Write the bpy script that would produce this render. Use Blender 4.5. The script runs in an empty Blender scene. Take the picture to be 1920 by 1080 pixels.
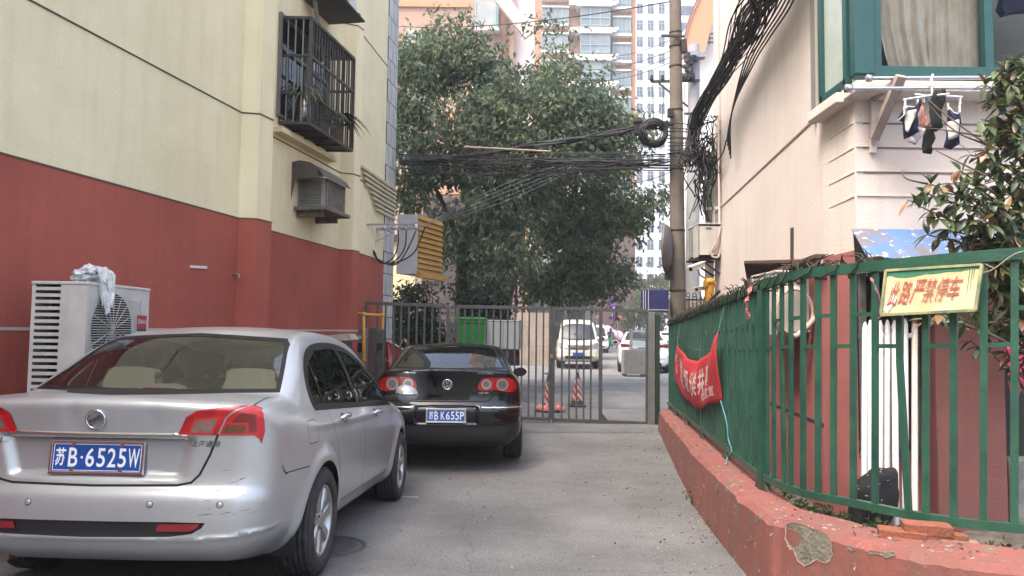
import bpy, bmesh, math, random
import numpy as np
from mathutils import Vector, Matrix, Euler
from mathutils.geometry import tessellate_polygon
from mathutils import noise as mnoise
R = math.radians
def lerp_(a, b, t): return a + (b - a) * t
SC = bpy.context.scene
COL = SC.collection
rnd = random.Random(7)
                # -- camera model
FPX, PW, PH = 1350.0, 1920, 1080
CAM = Vector((0, 0, 1.45))
_p = math.atan((620 - 540) / FPX); _r = R(0.7)
_f = Vector((0, math.cos(_p), math.sin(_p))); _x = Vector((1, 0, 0)); _u = _x.cross(_f)
CX = math.cos(_r) * _x + math.sin(_r) * _u
CU = -math.sin(_r) * _x + math.cos(_r) * _u
CF = _f
def ray(px, py):
 return CX * ((px - PW / 2) / FPX) - CU * ((py - PH / 2) / FPX) + CF
def at(px, py, Y):
 d = ray(px, py); return CAM + d * (Y / d.y)
def at_z(px, py, z):
 d = ray(px, py); return CAM + d * ((z - CAM.z) / d.z)
def at_x(px, py, X):
 d = ray(px, py); return CAM + d * (X / d.x)
_GY = [-40, 2.5, 4.4, 5.6, 7, 9.3, 12.7, 18, 25, 60, 300]
_GZ = [0.02, 0.0, -0.085, -0.155, -0.225, -0.20, -0.15, -0.05, 0.03, 0.03, 0.03]
def ground_z(y):
 s = 0
 for k in range(-3, 4):
  s += float(np.interp(y + k * 0.35, _GY, _GZ))
 return s / 7
                # -- materials
MATS = {}
def _mat(name):
 m = bpy.data.materials.new(name); m.use_nodes = True
 nt = m.node_tree
 return m, nt, nt.nodes['Principled BSDF']
def col4(c):
 return (c[0], c[1], c[2], 1.0)
def mat(name, col, rough=0.6, metal=0.0, var=0.0, scale=8.0, col2=None, bump=0.0, bscale=60.0, coat=0.0,
  spec=0.5, streak=False, detail=6.0, speck=None, emis=0.0, stretch=None):
 """plain surface with procedural colour wear (noise between col and col2) and bump"""
 if name in MATS: return MATS[name]
 m, nt, b = _mat(name)
 b.inputs['Base Color'].default_value = col4(col)
 b.inputs['Roughness'].default_value = rough
 b.inputs['Metallic'].default_value = metal
 b.inputs['Coat Weight'].default_value = coat
 b.inputs['Coat Roughness'].default_value = 0.06
 b.inputs['Specular IOR Level'].default_value = spec
 if emis:
  b.inputs['Emission Color'].default_value = col4(col); b.inputs['Emission Strength'].default_value = emis
 N = nt.nodes; L = nt.links
 tc = N.new('ShaderNodeTexCoord')
 src = tc.outputs['Object']
 if stretch:
  mp = N.new('ShaderNodeMapping'); mp.inputs['Scale'].default_value = stretch
  L.new(src, mp.inputs['Vector']); src = mp.outputs['Vector']
 last = None
 if var > 0 or col2 is not None:
  c2 = col2 if col2 is not None else tuple(min(1, max(0, c * (1 - var))) for c in col)
  nz = N.new('ShaderNodeTexNoise'); nz.inputs['Scale'].default_value = scale
  nz.inputs['Detail'].default_value = detail; nz.inputs['Roughness'].default_value = 0.65
  L.new(src, nz.inputs['Vector'])
  cr = N.new('ShaderNodeValToRGB')
  lo, hi = (0.38, 0.66)
  cr.color_ramp.elements[0].position = lo; cr.color_ramp.elements[0].color = col4(col)
  cr.color_ramp.elements[1].position = hi; cr.color_ramp.elements[1].color = col4(c2)
  L.new(nz.outputs['Fac'], cr.inputs['Fac']); last = cr.outputs['Color']
 if streak:   # dirt streaks running down
  mp = N.new('ShaderNodeMapping'); mp.inputs['Scale'].default_value = (5, 5, 0.35)
  L.new(tc.outputs['Object'], mp.inputs['Vector'])
  nz = N.new('ShaderNodeTexNoise'); nz.inputs['Scale'].default_value = 1.6; nz.inputs['Detail'].default_value = 8
  L.new(mp.outputs['Vector'], nz.inputs['Vector'])
  cr = N.new('ShaderNodeValToRGB')
  cr.color_ramp.elements[0].position = 0.50; cr.color_ramp.elements[0].color = (0, 0, 0, 1)
  cr.color_ramp.elements[1].position = 0.78; cr.color_ramp.elements[1].color = (1, 1, 1, 1)
  L.new(nz.outputs['Fac'], cr.inputs['Fac'])
  mx = N.new('ShaderNodeMix'); mx.data_type = 'RGBA'
  sm = N.new('ShaderNodeMath'); sm.operation = 'MULTIPLY'; sm.inputs[1].default_value = streak if streak is not True else 0.5
  L.new(cr.outputs['Color'], sm.inputs[0]); L.new(sm.outputs[0], mx.inputs[0])
  if last is not None: L.new(last, mx.inputs[6])
  else: mx.inputs[6].default_value = col4(col)
  mx.inputs[7].default_value = col4(tuple(c * 0.55 for c in col)); last = mx.outputs[2]
 if speck:    # (colour, scale, threshold) small chips
  nz = N.new('ShaderNodeTexNoise'); nz.inputs['Scale'].default_value = speck[1]; nz.inputs['Detail'].default_value = 5
  nz.inputs['Roughness'].default_value = 0.7
  L.new(tc.outputs['Object'], nz.inputs['Vector'])
  cr = N.new('ShaderNodeValToRGB')
  cr.color_ramp.elements[0].position = speck[2]; cr.color_ramp.elements[0].color = (0, 0, 0, 1)
  cr.color_ramp.elements[1].position = speck[2] + 0.03; cr.color_ramp.elements[1].color = (1, 1, 1, 1)
  L.new(nz.outputs['Fac'], cr.inputs['Fac'])
  mx = N.new('ShaderNodeMix'); mx.data_type = 'RGBA'
  L.new(cr.outputs['Color'], mx.inputs[0])
  if last is not None: L.new(last, mx.inputs[6])
  else: mx.inputs[6].default_value = col4(col)
  mx.inputs[7].default_value = col4(speck[0]); last = mx.outputs[2]
 if last is not None: L.new(last, b.inputs['Base Color'])
 if bump:
  nz = N.new('ShaderNodeTexNoise'); nz.inputs['Scale'].default_value = bscale; nz.inputs['Detail'].default_value = 5
  L.new(src, nz.inputs['Vector'])
  bp = N.new('ShaderNodeBump'); bp.inputs['Strength'].default_value = bump; bp.inputs['Distance'].default_value = 0.02
  L.new(nz.outputs['Fac'], bp.inputs['Height']); L.new(bp.outputs['Normal'], b.inputs['Normal'])
 MATS[name] = m
 return m
def glass_mat(name, tint, refl=1.0, ior=1.5, rough=0.0, base=0.0):
 if name in MATS: return MATS[name]
 m, nt, b = _mat(name); N = nt.nodes; L = nt.links
 N.remove(b)
 out = N['Material Output']
 tr = N.new('ShaderNodeBsdfTransparent'); tr.inputs['Color'].default_value = col4(tint)
 gl = N.new('ShaderNodeBsdfGlossy'); gl.inputs['Roughness'].default_value = rough
 gl.inputs['Color'].default_value = (refl, refl, refl, 1)
 fr = N.new('ShaderNodeFresnel'); fr.inputs['IOR'].default_value = ior
 ad = N.new('ShaderNodeMath'); ad.operation = 'ADD'; ad.inputs[1].default_value = base; ad.use_clamp = True
 L.new(fr.outputs[0], ad.inputs[0])
 mx = N.new('ShaderNodeMixShader')
 L.new(ad.outputs[0], mx.inputs[0]); L.new(tr.outputs[0], mx.inputs[1]); L.new(gl.outputs[0], mx.inputs[2])
 L.new(mx.outputs[0], out.inputs['Surface'])
 MATS[name] = m
 return m
                # -- mesh builder
def basis(d):
 d = Vector(d).normalized()
 a = Vector((0, 0, 1)) if abs(d.z) < 0.9 else Vector((1, 0, 0))
 x = d.cross(a).normalized(); return x, x.cross(d).normalized(), d
class MB:
 def __init__(s): s.v = []; s.f = []; s.m = []; s.sm = []
 def add(s, vs, fs, m=0, smooth=False):
  o = len(s.v); s.v += [tuple(v) for v in vs]
  for f in fs:
   s.f.append(tuple(i + o for i in f)); s.m.append(m); s.sm.append(smooth)
  return s
 def quad(s, a, b, c, d, m=0): return s.add([a, b, c, d], [(0, 1, 2, 3)], m)
 def box(s, c, size, rz=0.0, m=0, rot=None):
  hx, hy, hz = size[0] / 2, size[1] / 2, size[2] / 2
  M = rot if rot is not None else Matrix.Rotation(rz, 3, 'Z')
  vs = [Vector(c) + M @ Vector((x * hx, y * hy, z * hz)) for z in (-1, 1) for y in (-1, 1) for x in (-1, 1)]
  return s.add(vs, [(0, 2, 3, 1), (4, 5, 7, 6), (0, 1, 5, 4), (2, 6, 7, 3), (0, 4, 6, 2), (1, 3, 7, 5)], m)
 def bar(s, a, b, w, h, up=(0, 0, 1), m=0):
  """rectangular bar from a to b, w across, h along up"""
  a = Vector(a); b = Vector(b); d = (b - a).normalized(); up = Vector(up)
  x = d.cross(up).normalized(); u = x.cross(d).normalized()
  vs = []
  for p in (a, b):
   for i, j in ((-1, -1), (1, -1), (1, 1), (-1, 1)): vs.append(p + x * (i * w / 2) + u * (j * h / 2))
  return s.add(vs, [(0, 1, 2, 3), (7, 6, 5, 4), (0, 4, 5, 1), (1, 5, 6, 2), (2, 6, 7, 3), (3, 7, 4, 0)], m)
 def tube(s, pts, r, n=8, m=0, cap=True, closed=False):
  pts = [Vector(p) for p in pts]; K = len(pts)
  rs = r if isinstance(r, (list, tuple)) else [r] * K
  d0 = (pts[1] - pts[0]).normalized(); x, y, _ = basis(d0)
  vs = []
  for i, p in enumerate(pts):
   if closed: d = (pts[(i + 1) % K] - pts[i - 1])
   else: d = (pts[min(i + 1, K - 1)] - pts[max(i - 1, 0)])
   if d.length < 1e-9: d = d0
   d.normalize()
   x = (x - d * x.dot(d))
   if x.length < 1e-6: x = basis(d)[0]
   x.normalize(); y = d.cross(x)
   for k in range(n):
    a = 2 * math.pi * k / n; vs.append(p + (x * math.cos(a) + y * math.sin(a)) * rs[i])
  fs = []
  for i in range(K if closed else K - 1):
   j = (i + 1) % K
   for k in range(n):
    k2 = (k + 1) % n; fs.append((i * n + k, i * n + k2, j * n + k2, j * n + k))
  s.add(vs, fs, m, True)
  if cap and not closed:
   s.add([vs[k] for k in range(n)], [tuple(range(n - 1, -1, -1))], m)
   s.add([vs[(K - 1) * n + k] for k in range(n)], [tuple(range(n))], m)
  return s
 def lathe(s, prof, c, axis=(0, 0, 1), n=24, m=0, smooth=True, xref=None):
  """prof = [(r, h)...] around axis through c"""
  x, y, d = basis(axis); c = Vector(c); vs = []
  for r, h in prof:
   for k in range(n):
    a = 2 * math.pi * k / n; vs.append(c + d * h + (x * math.cos(a) + y * math.sin(a)) * r)
  fs = []
  for i in range(len(prof) - 1):
   for k in range(n):
    k2 = (k + 1) % n; fs.append((i * n + k, i * n + k2, (i + 1) * n + k2, (i + 1) * n + k))
  return s.add(vs, fs, m, smooth)
 def cyl(s, c, r, h, axis=(0, 0, 1), n=20, m=0, r2=None):
  r2 = r if r2 is None else r2
  return s.lathe([(0, 0), (r, 0)], c, axis, n, m, False).lathe([(r, 0), (r2, h)], c, axis, n, m, True).lathe([(r2, h), (0, h)], c, axis, n, m, False)
 def prism(s, poly, o, ex, ey, depth, m=0, mside=None):
  """poly 2D extruded from o along -(ex x ey) by depth (front face faces ex x ey)"""
  ex = Vector(ex); ey = Vector(ey); n = ex.cross(ey).normalized(); o = Vector(o)
  fr = [o + ex * p[0] + ey * p[1] for p in poly]; bk = [p - n * depth for p in fr]
  K = len(poly)
  tris = tessellate_polygon([[Vector((p[0], p[1], 0)) for p in poly]])
  tr = []
  for t in tris:
   a, b, c = (poly[i] for i in t)
   if (b[0] - a[0]) * (c[1] - a[1]) - (b[1] - a[1]) * (c[0] - a[0]) < 0: t = t[::-1]
   tr.append(tuple(t))
  area = sum(poly[i][0] * poly[(i + 1) % K][1] - poly[(i + 1) % K][0] * poly[i][1] for i in range(K))
  s.add(fr, tr, m); s.add(bk, [t[::-1] for t in tr], m if mside is None else mside)
  side = [(i, i + K, (i + 1) % K + K, (i + 1) % K) for i in range(K)]
  if area < 0: side = [f[::-1] for f in side]
  return s.add(fr + bk, side, m if mside is None else mside)
 def build(s, name, mats, parent=None, local=False, bevel=0.0, loc=None, weld=False):
  if not isinstance(mats, (list, tuple)): mats = [mats]
  me = bpy.data.meshes.new(name)
  off = Vector((0, 0, 0))
  if parent is not None and not local: off = parent_loc(parent)
  if loc is not None: off = Vector(loc)
  me.from_pydata([(v[0] - off.x, v[1] - off.y, v[2] - off.z) for v in s.v], [], s.f)
  for m_ in mats: me.materials.append(m_)
  me.polygons.foreach_set('material_index', s.m)
  me.polygons.foreach_set('use_smooth', s.sm)
  me.update()
  o = bpy.data.objects.new(name, me); COL.objects.link(o)
  if parent is not None: o.parent = parent
  if loc is not None: o.location = loc
  if bevel:
   md = o.modifiers.new('bevel', 'BEVEL'); md.width = bevel; md.segments = 2; md.limit_method = 'ANGLE'
   md.angle_limit = R(50)
  return o
def parent_loc(p):
 v = Vector((0, 0, 0))
 while p is not None: v += p.location; p = p.parent
 return v
def tag(o, label=None, cat=None, group=None, kind=None):
 if label: o['label'] = label
 if cat: o['category'] = cat
 if group: o['group'] = group
 if kind: o['kind'] = kind
 return o
def thing(name, label, cat, loc=(0, 0, 0), rot=(0, 0, 0), group=None):
 o = bpy.data.objects.new(name, None); COL.objects.link(o); o.empty_display_size = 0.2
 o.location = loc; o.rotation_euler = rot
 return tag(o, label, cat, group)
def single(mb, name, mats, label, cat, group=None, bevel=0.0, loc=None):
 if loc is None:
  xs = [v[0] for v in mb.v]; ys = [v[1] for v in mb.v]; zs = [v[2] for v in mb.v]
  loc = ((min(xs) + max(xs)) / 2, (min(ys) + max(ys)) / 2, min(zs))
 o = mb.build(name, mats, loc=loc, bevel=bevel)
 return tag(o, label, cat, group)
def copy_tree(o, parent=None):
 c = o.copy(); COL.objects.link(c)
 if parent is not None: c.parent = parent
 for ch in list(o.children): copy_tree(ch, c)
 return c
def structure(mb, name, mats, parent=None):
 o = mb.build(name, mats); o['kind'] = 'structure'; return o
def catmull(pts, n=8, closed=False):
 P = [Vector(p) if len(p) == 3 else Vector((p[0], p[1], 0)) for p in pts]; K = len(P); out = []
 rng = range(K if closed else K - 1)
 for i in rng:
  p0 = P[i - 1] if (closed or i > 0) else P[0] * 2 - P[1]
  p1 = P[i]; p2 = P[(i + 1) % K]
  p3 = P[(i + 2) % K] if (closed or i + 2 < K) else P[-1] * 2 - P[-2]
  for k in range(n):
   t = k / n
   out.append(0.5 * ((2 * p1) + (p2 - p0) * t + (2 * p0 - 5 * p1 + 4 * p2 - p3) * t * t + (3 * p1 - p0 - 3 * p2 + p3) * t ** 3))
 if not closed: out.append(P[-1])
 return out
def sag(a, b, drop, n=14):
 a = Vector(a); b = Vector(b)
 return [a.lerp(b, i / n) - Vector((0, 0, drop * 4 * (i / n) * (1 - i / n))) for i in range(n + 1)]
                # -- lettering
def text_verts(s, bold=0.0):
 cu = bpy.data.curves.new('txt', 'FONT'); cu.body = s; cu.size = 1.0; cu.offset = bold; cu.resolution_u = 3
 ob = bpy.data.objects.new('txt', cu); COL.objects.link(ob)
 dg = bpy.context.evaluated_depsgraph_get(); dg.update()
 me = bpy.data.meshes.new_from_object(ob.evaluated_get(dg))
 vs = [Vector(v.co) for v in me.vertices]; fs = [tuple(p.vertices) for p in me.polygons]
 bpy.data.objects.remove(ob); bpy.data.curves.remove(cu); bpy.data.meshes.remove(me)
 return vs, fs
def put_text(mb, s, x0, y0, x1, y1, fmap, m=0, bold=0.0):
 """lettering fitted into the box x0..x1, y0..y1; fmap(u, v) -> 3D"""
 vs, fs = text_verts(s, bold)
 if not vs: return mb
 ax = min(v.x for v in vs); bx = max(v.x for v in vs); ay = min(v.y for v in vs); by = max(v.y for v in vs)
 out = [fmap(x0 + (v.x - ax) / max(1e-6, bx - ax) * (x1 - x0), y0 + (v.y - ay) / max(1e-6, by - ay) * (y1 - y0)) for v in vs]
 return mb.add(out, fs, m)
                # -- car bodies: a field sampled to a mesh, then cut into panels
def poly_sdf_grid(pts, y0, z0, ny, nz, h):
 Y = y0 + np.arange(ny) * h; Z = z0 + np.arange(nz) * h
 P = np.stack(np.meshgrid(Y, Z, indexing='ij'), -1).reshape(-1, 2)
 d2 = np.full(len(P), 1e9); ins = np.zeros(len(P), bool)
 K = len(pts)
 for i in range(K):
  a = pts[i]; b = pts[(i + 1) % K]; e = b - a; w = P - a
  L2 = max(1e-12, e @ e); t = np.clip((w @ e) / L2, 0, 1)
  q = w - t[:, None] * e; d2 = np.minimum(d2, (q * q).sum(1))
  c = (a[1] <= P[:, 1]) != (b[1] <= P[:, 1])
  with np.errstate(divide='ignore', invalid='ignore'):
   xi = a[0] + (P[:, 1] - a[1]) / (b[1] - a[1] + 1e-15) * e[0]
  ins ^= c & (P[:, 0] < xi)
 d = np.sqrt(d2); d[ins] *= -1
 return d.reshape(ny, nz)
def bspline2(G, u, v):
 ny, nz = G.shape
 u = np.clip(u, 1.001, ny - 3.001); v = np.clip(v, 1.001, nz - 3.001)
 i = u.astype(int); j = v.astype(int); fu = u - i; fv = v - j
 def w(t): return ((1 - t) ** 3 / 6, (3 * t ** 3 - 6 * t ** 2 + 4) / 6, (-3 * t ** 3 + 3 * t ** 2 + 3 * t + 1) / 6, t ** 3 / 6)
 wu = w(fu); wv = w(fv); s = 0
 for a in range(4):
  for b in range(4): s = s + G[i + a - 1, j + b - 1] * wu[a] * wv[b]
 return s
def sstep(a, b, x):
 t = np.clip((x - a) / (b - a), 0, 1); return t * t * (3 - 2 * t)
def smax(a, b, k):
 h = np.clip(0.5 + 0.5 * (a - b) / k, 0, 1)
 return b + (a - b) * h + k * h * (1 - h)
class CarField:
 def __init__(s, spec):
  s.sp = spec
  pts = []
  for seg in spec['profile']:
   pts += [(p.x, p.y) for p in catmull(seg, 6)]
  h = 0.01; s.h = h; s.y0 = -0.3; s.z0 = -0.1
  s.L = spec['length']
  G = poly_sdf_grid(np.array(pts), s.y0, s.z0, int((s.L + 0.6) / h), int(2.4 / h), h)
  s.G = G
  n = spec.get('blur', 1)
  for _ in range(n):
   G[1:-1] = (G[:-2] + 2 * G[1:-1] + G[2:]) / 4
   G[:, 1:-1] = (G[:, :-2] + 2 * G[:, 1:-1] + G[:, 2:]) / 4
  wy = np.array([p[0] for p in spec['plan']]); ww = np.array([p[1] for p in spec['plan']])
  yy = np.arange(-0.3, s.L + 0.3, 0.02); W = np.interp(yy, wy, ww)
  for _ in range(spec.get('planblur', 30)): W[1:-1] = (W[:-2] + 2 * W[1:-1] + W[2:]) / 4
  s.W = np.repeat(W[:, None], 8, 1)
  tz = np.array([p[0] for p in spec['tumble']]); tt = np.array([p[1] for p in spec['tumble']])
  zz = np.arange(-0.1, 2.4, 0.01); T = np.interp(zz, tz, tt)
  for _ in range(spec.get('tblur', 12)): T[1:-1] = (T[:-2] + 2 * T[1:-1] + T[2:]) / 4
  s.T = np.repeat(T[:, None], 8, 1)
 def __call__(s, x, y, z):
  sp = s.sp; ax = np.abs(x)
  def bow(c): return sum(cc * ax ** p for p, cc in c)
  wr = 1 - sstep(sp['bow_r'][0], sp['bow_r'][1], y); wf = sstep(sp['bow_f'][0], sp['bow_f'][1], y)
  ye = y - bow(sp['bow_r'][2]) * wr + bow(sp['bow_f'][2]) * wf
  ze = z + sp['crown'] * ax ** 2 * sstep(0.95, 1.25, z) + sp.get('deck', 0.02) * ax ** 2 * sstep(0.6, 0.8, z)
  f1 = bspline2(s.G, (ye - s.y0) / s.h, (ze - s.z0) / s.h)
  W = bspline2(s.W, (y + 0.3) / 0.02, np.full_like(y, 3.0))
  zt = z - sp.get('rise', lambda y: 0 * y)(y)
  T = bspline2(s.T, (zt + 0.1) / 0.01, np.full_like(y, 3.0))
  f2 = (ax - (W - T)) * 0.94
  for (yw, zw, r, amp, sg) in sp.get('flare', ()):
   d = np.sqrt((y - yw) ** 2 + (z - zw) ** 2)
   f2 = f2 - amp * np.exp(-((d - r) / sg) ** 2) * sstep(0.9, 0.7, z)
  k = sp['k_low'] + (sp['k_high'] - sp['k_low']) * sstep(0.9, 1.15, z)
  f = smax(f1, f2, k)
  if 'extra' in sp: f = sp['extra'](f, x, y, z)
  return f
 def grad(s, P, e=0.003):
  g = []
  for i in range(3):
   d = np.zeros(3); d[i] = e
   g.append((s(*(P + d).T) - s(*(P - d).T)) / (2 * e))
  return np.stack(g, 1)
def surface_nets(field, lo, hi, h):
 n = [int(math.ceil((hi[i] - lo[i]) / h)) + 1 for i in range(3)]
 ax = [lo[i] + np.arange(n[i]) * h for i in range(3)]
 V = np.empty(n)
 for i in range(n[0]):
  Yg, Zg = np.meshgrid(ax[1], ax[2], indexing='ij')
  V[i] = field(np.full(Yg.size, ax[0][i]), Yg.ravel(), Zg.ravel()).reshape(Yg.shape)
 S = V < 0
 c = np.zeros([m - 1 for m in n], int)
 for a in (0, 1):
  for b in (0, 1):
   for d in (0, 1): c += S[a:n[0] - 1 + a, b:n[1] - 1 + b, d:n[2] - 1 + d]
 act = (c > 0) & (c < 8)
 idx = -np.ones(act.shape, int); cells = np.argwhere(act); idx[act] = np.arange(len(cells))
 acc = np.zeros((len(cells), 3)); cnt = np.zeros(len(cells))
 corners = [(a, b, d) for a in (0, 1) for b in (0, 1) for d in (0, 1)]
 for p in corners:
  for q in corners:
   if sum(abs(p[i] - q[i]) for i in range(3)) == 1 and p < q:
    v0 = V[cells[:, 0] + p[0], cells[:, 1] + p[1], cells[:, 2] + p[2]]
    v1 = V[cells[:, 0] + q[0], cells[:, 1] + q[1], cells[:, 2] + q[2]]
    cr = (v0 < 0) != (v1 < 0)
    t = np.where(cr, v0 / np.where(cr, v0 - v1, 1), 0)
    acc += np.where(cr[:, None], np.array(p) + t[:, None] * (np.array(q) - np.array(p)), 0); cnt += cr
 P = (cells + acc / cnt[:, None]) * h + np.array(lo)
 quads = []
 for axis in range(3):
  u, w = [(1, 2), (2, 0), (0, 1)][axis]
  sl0 = [slice(None)] * 3; sl1 = [slice(None)] * 3; sl0[axis] = slice(0, -1); sl1[axis] = slice(1, None)
  A = S[tuple(sl0)]; B = S[tuple(sl1)]
  e = np.argwhere(A != B)
  e = e[(e[:, u] > 0) & (e[:, w] > 0) & (e[:, u] < n[u] - 1) & (e[:, w] < n[w] - 1)]
  def cell(du, dw):
   q = e.copy(); q[:, u] += du; q[:, w] += dw; return idx[q[:, 0], q[:, 1], q[:, 2]]
  Q = np.stack([cell(-1, -1), cell(0, -1), cell(0, 0), cell(-1, 0)], 1)
  ins = A[e[:, 0], e[:, 1], e[:, 2]]
  Q[~ins] = Q[~ins][:, ::-1]
  quads.append(Q)
 return P, np.concatenate(quads)
def in_poly(x, y, poly):
 ins = False; K = len(poly)
 for i in range(K):
  x0, y0 = poly[i]; x1, y1 = poly[(i + 1) % K]
  if (y0 > y) != (y1 > y) and x < (x1 - x0) * (y - y0) / (y1 - y0) + x0: ins = not ins
 return ins
AXES = {'rear': (0, 2), 'side': (1, 2), 'top': (0, 1)}
class Shell:
 """body mesh cut into tagged panels"""
 def __init__(s, spec, res):
  s.F = CarField(spec)
  hw = max(p[1] for p in spec['plan']) + 0.08
  P, Q = surface_nets(s.F, (-hw, -0.12, 0.02), (hw, spec['length'] + 0.12, spec['height'] + 0.08), res)
  for _ in range(4):
   g = s.F.grad(P); v = s.F(*P.T); P = P - np.clip(v / np.maximum(1e-3, (g * g).sum(1)), -0.03, 0.03)[:, None] * g
  s.bm = bmesh.new()
  vs = [s.bm.verts.new(p) for p in P.tolist()]
  for q in Q.tolist():
   try: s.bm.faces.new([vs[i] for i in q])
   except ValueError: pass
  s.lay = s.bm.faces.layers.int.new('tag'); s.tags = {'body': 0}
 def tid(s, t):
  if t not in s.tags: s.tags[t] = len(s.tags)
  return s.tags[t]
 def cut(s, poly, view, tagname, flt, over=None):
  """cut polygon outline into the faces passing flt(center, normal), tag what lies inside"""
  a, b = AXES[view]; bm = s.bm; lay = s.lay; tid = s.tid(tagname)
  allow = None if over is None else {s.tid(o) for o in over}
  xs = [p[0] for p in poly]; ys = [p[1] for p in poly]; m = 0.05
  cand = []
  for f in bm.faces:
   if allow is not None and f[lay] not in allow: continue
   c = f.calc_center_median()
   if min(xs) - m < c[a] < max(xs) + m and min(ys) - m < c[b] < max(ys) + m and flt(c, f.normal): cand.append(f)
  K = len(poly)
  for i in range(K):
   p, q = poly[i], poly[(i + 1) % K]
   ex, ey = q[0] - p[0], q[1] - p[1]
   if abs(ex) + abs(ey) < 1e-6: continue
   lo0, hi0 = min(p[0], q[0]) - .004, max(p[0], q[0]) + .004; lo1, hi1 = min(p[1], q[1]) - .004, max(p[1], q[1]) + .004
   near = []; far = []
   for f in cand:
    cs = [v.co for v in f.verts]
    if max(c[a] for c in cs) < lo0 or min(c[a] for c in cs) > hi0 or max(c[b] for c in cs) < lo1 or min(c[b] for c in cs) > hi1: far.append(f)
    else: near.append(f)
   if not near: continue
   co = [0, 0, 0]; no = [0, 0, 0]; co[a] = p[0]; co[b] = p[1]; no[a] = ey; no[b] = -ex
   geom = list({v for f in near for v in f.verts}) + list({e for f in near for e in f.edges}) + near
   r = bmesh.ops.bisect_plane(bm, geom=geom, dist=1e-5, plane_co=co, plane_no=no)
   cand = far + [g for g in r['geom'] if isinstance(g, bmesh.types.BMFace)]
  n = 0
  for f in cand:
   if not f.is_valid: continue
   c = f.calc_center_median()
   if in_poly(c[a], c[b], poly): f[lay] = tid; n += 1
  return n
 def line(s, pts, view, tagname, flt, w=0.006, over=None):
  for i in range(len(pts) - 1):
   p = Vector(pts[i]); q = Vector(pts[i + 1]); d = (q - p).normalized(); nn = Vector((-d.y, d.x)) * w / 2
   p2 = p - d * w * 0.3; q2 = q + d * w * 0.3
   s.cut([tuple(p2 - nn), tuple(q2 - nn), tuple(q2 + nn), tuple(p2 + nn)], view, tagname, flt, over)
 def extract(s, names, objname, mats, parent, inset=0.0, tagmat=None):
  """faces with these tags become one object; normals come from the field"""
  ids = {s.tid(n): (tagmat or {}).get(n, 0) for n in names}
  fs = [f for f in s.bm.faces if f[s.lay] in ids]
  if not fs: return None
  vid = {}; co = []; faces = []; mi = []
  for f in fs:
   ff = []
   for v in f.verts:
    if v.index not in vid: vid[v.index] = len(co); co.append(tuple(v.co))
    ff.append(vid[v.index])
   faces.append(ff); mi.append(ids[f[s.lay]])
  P = np.array(co); N = s.F.grad(P); N /= np.maximum(1e-9, np.linalg.norm(N, axis=1))[:, None]
  P = P + N * inset
  me = bpy.data.meshes.new(objname); me.from_pydata(P.tolist(), [], faces)
  for m_ in (mats if isinstance(mats, (list, tuple)) else [mats]): me.materials.append(m_)
  me.polygons.foreach_set('material_index', mi)
  me.polygons.foreach_set('use_smooth', [True] * len(faces)); me.update()
  me.normals_split_custom_set_from_vertices(N.tolist())
  o = bpy.data.objects.new(objname, me); COL.objects.link(o); o.parent = parent
  return o
 def index(s):
  s.bm.verts.index_update()
 def surf(s, x, z, y0=-0.1, side=False, step=1):
  """point and normal on the body: march forward from the rear (or in from the right side), then bisect"""
  if side: mk = lambda t: np.stack([(1.1 - .8 * t) * step, np.full_like(t, x), np.full_like(t, z)])
  else: mk = lambda t: np.stack([np.full_like(t, x), y0 + 1.6 * t, np.full_like(t, z)])
  t = np.linspace(0, 1, 60); v = s.F(*mk(t)); i = max(1, int(np.argmax(v < 0))); lo, hi = t[i - 1], t[i]
  for _ in range(3):
   t = np.linspace(lo, hi, 12); v = s.F(*mk(t)); i = max(1, int(np.argmax(v < 0))); lo, hi = t[i - 1], t[i]
  p = mk(np.array([hi]))[:, 0]
  g = s.F.grad(p[None])[0]; return Vector(p), Vector(g / np.linalg.norm(g))
def arch_poly(yw, zw, r, n=40):
 return [(yw + r * math.cos(2 * math.pi * k / n), zw + r * math.sin(2 * math.pi * k / n)) for k in range(n)]
def mirror(poly): return [(-p[0], p[1]) for p in poly][::-1]
def offset_poly(poly, d):
 K = len(poly); out = []
 A = sum(poly[i][0] * poly[(i + 1) % K][1] - poly[(i + 1) % K][0] * poly[i][1] for i in range(K))
 sg = 1 if A > 0 else -1
 for i in range(K):
  p0 = Vector(poly[i - 1]); p1 = Vector(poly[i]); p2 = Vector(poly[(i + 1) % K])
  d1 = (p1 - p0).normalized(); d2 = (p2 - p1).normalized()
  n1 = Vector((d1.y, -d1.x)) * sg; n2 = Vector((d2.y, -d2.x)) * sg
  n = (n1 + n2); n = n / max(0.35, n.length_squared / 2) if n.length > 1e-6 else n1
  out.append((p1.x + n.x * d, p1.y + n.y * d))
 return out
def smooth_poly(pts, n=5): return [(p.x, p.y) for p in catmull(pts, n, True)]
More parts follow.
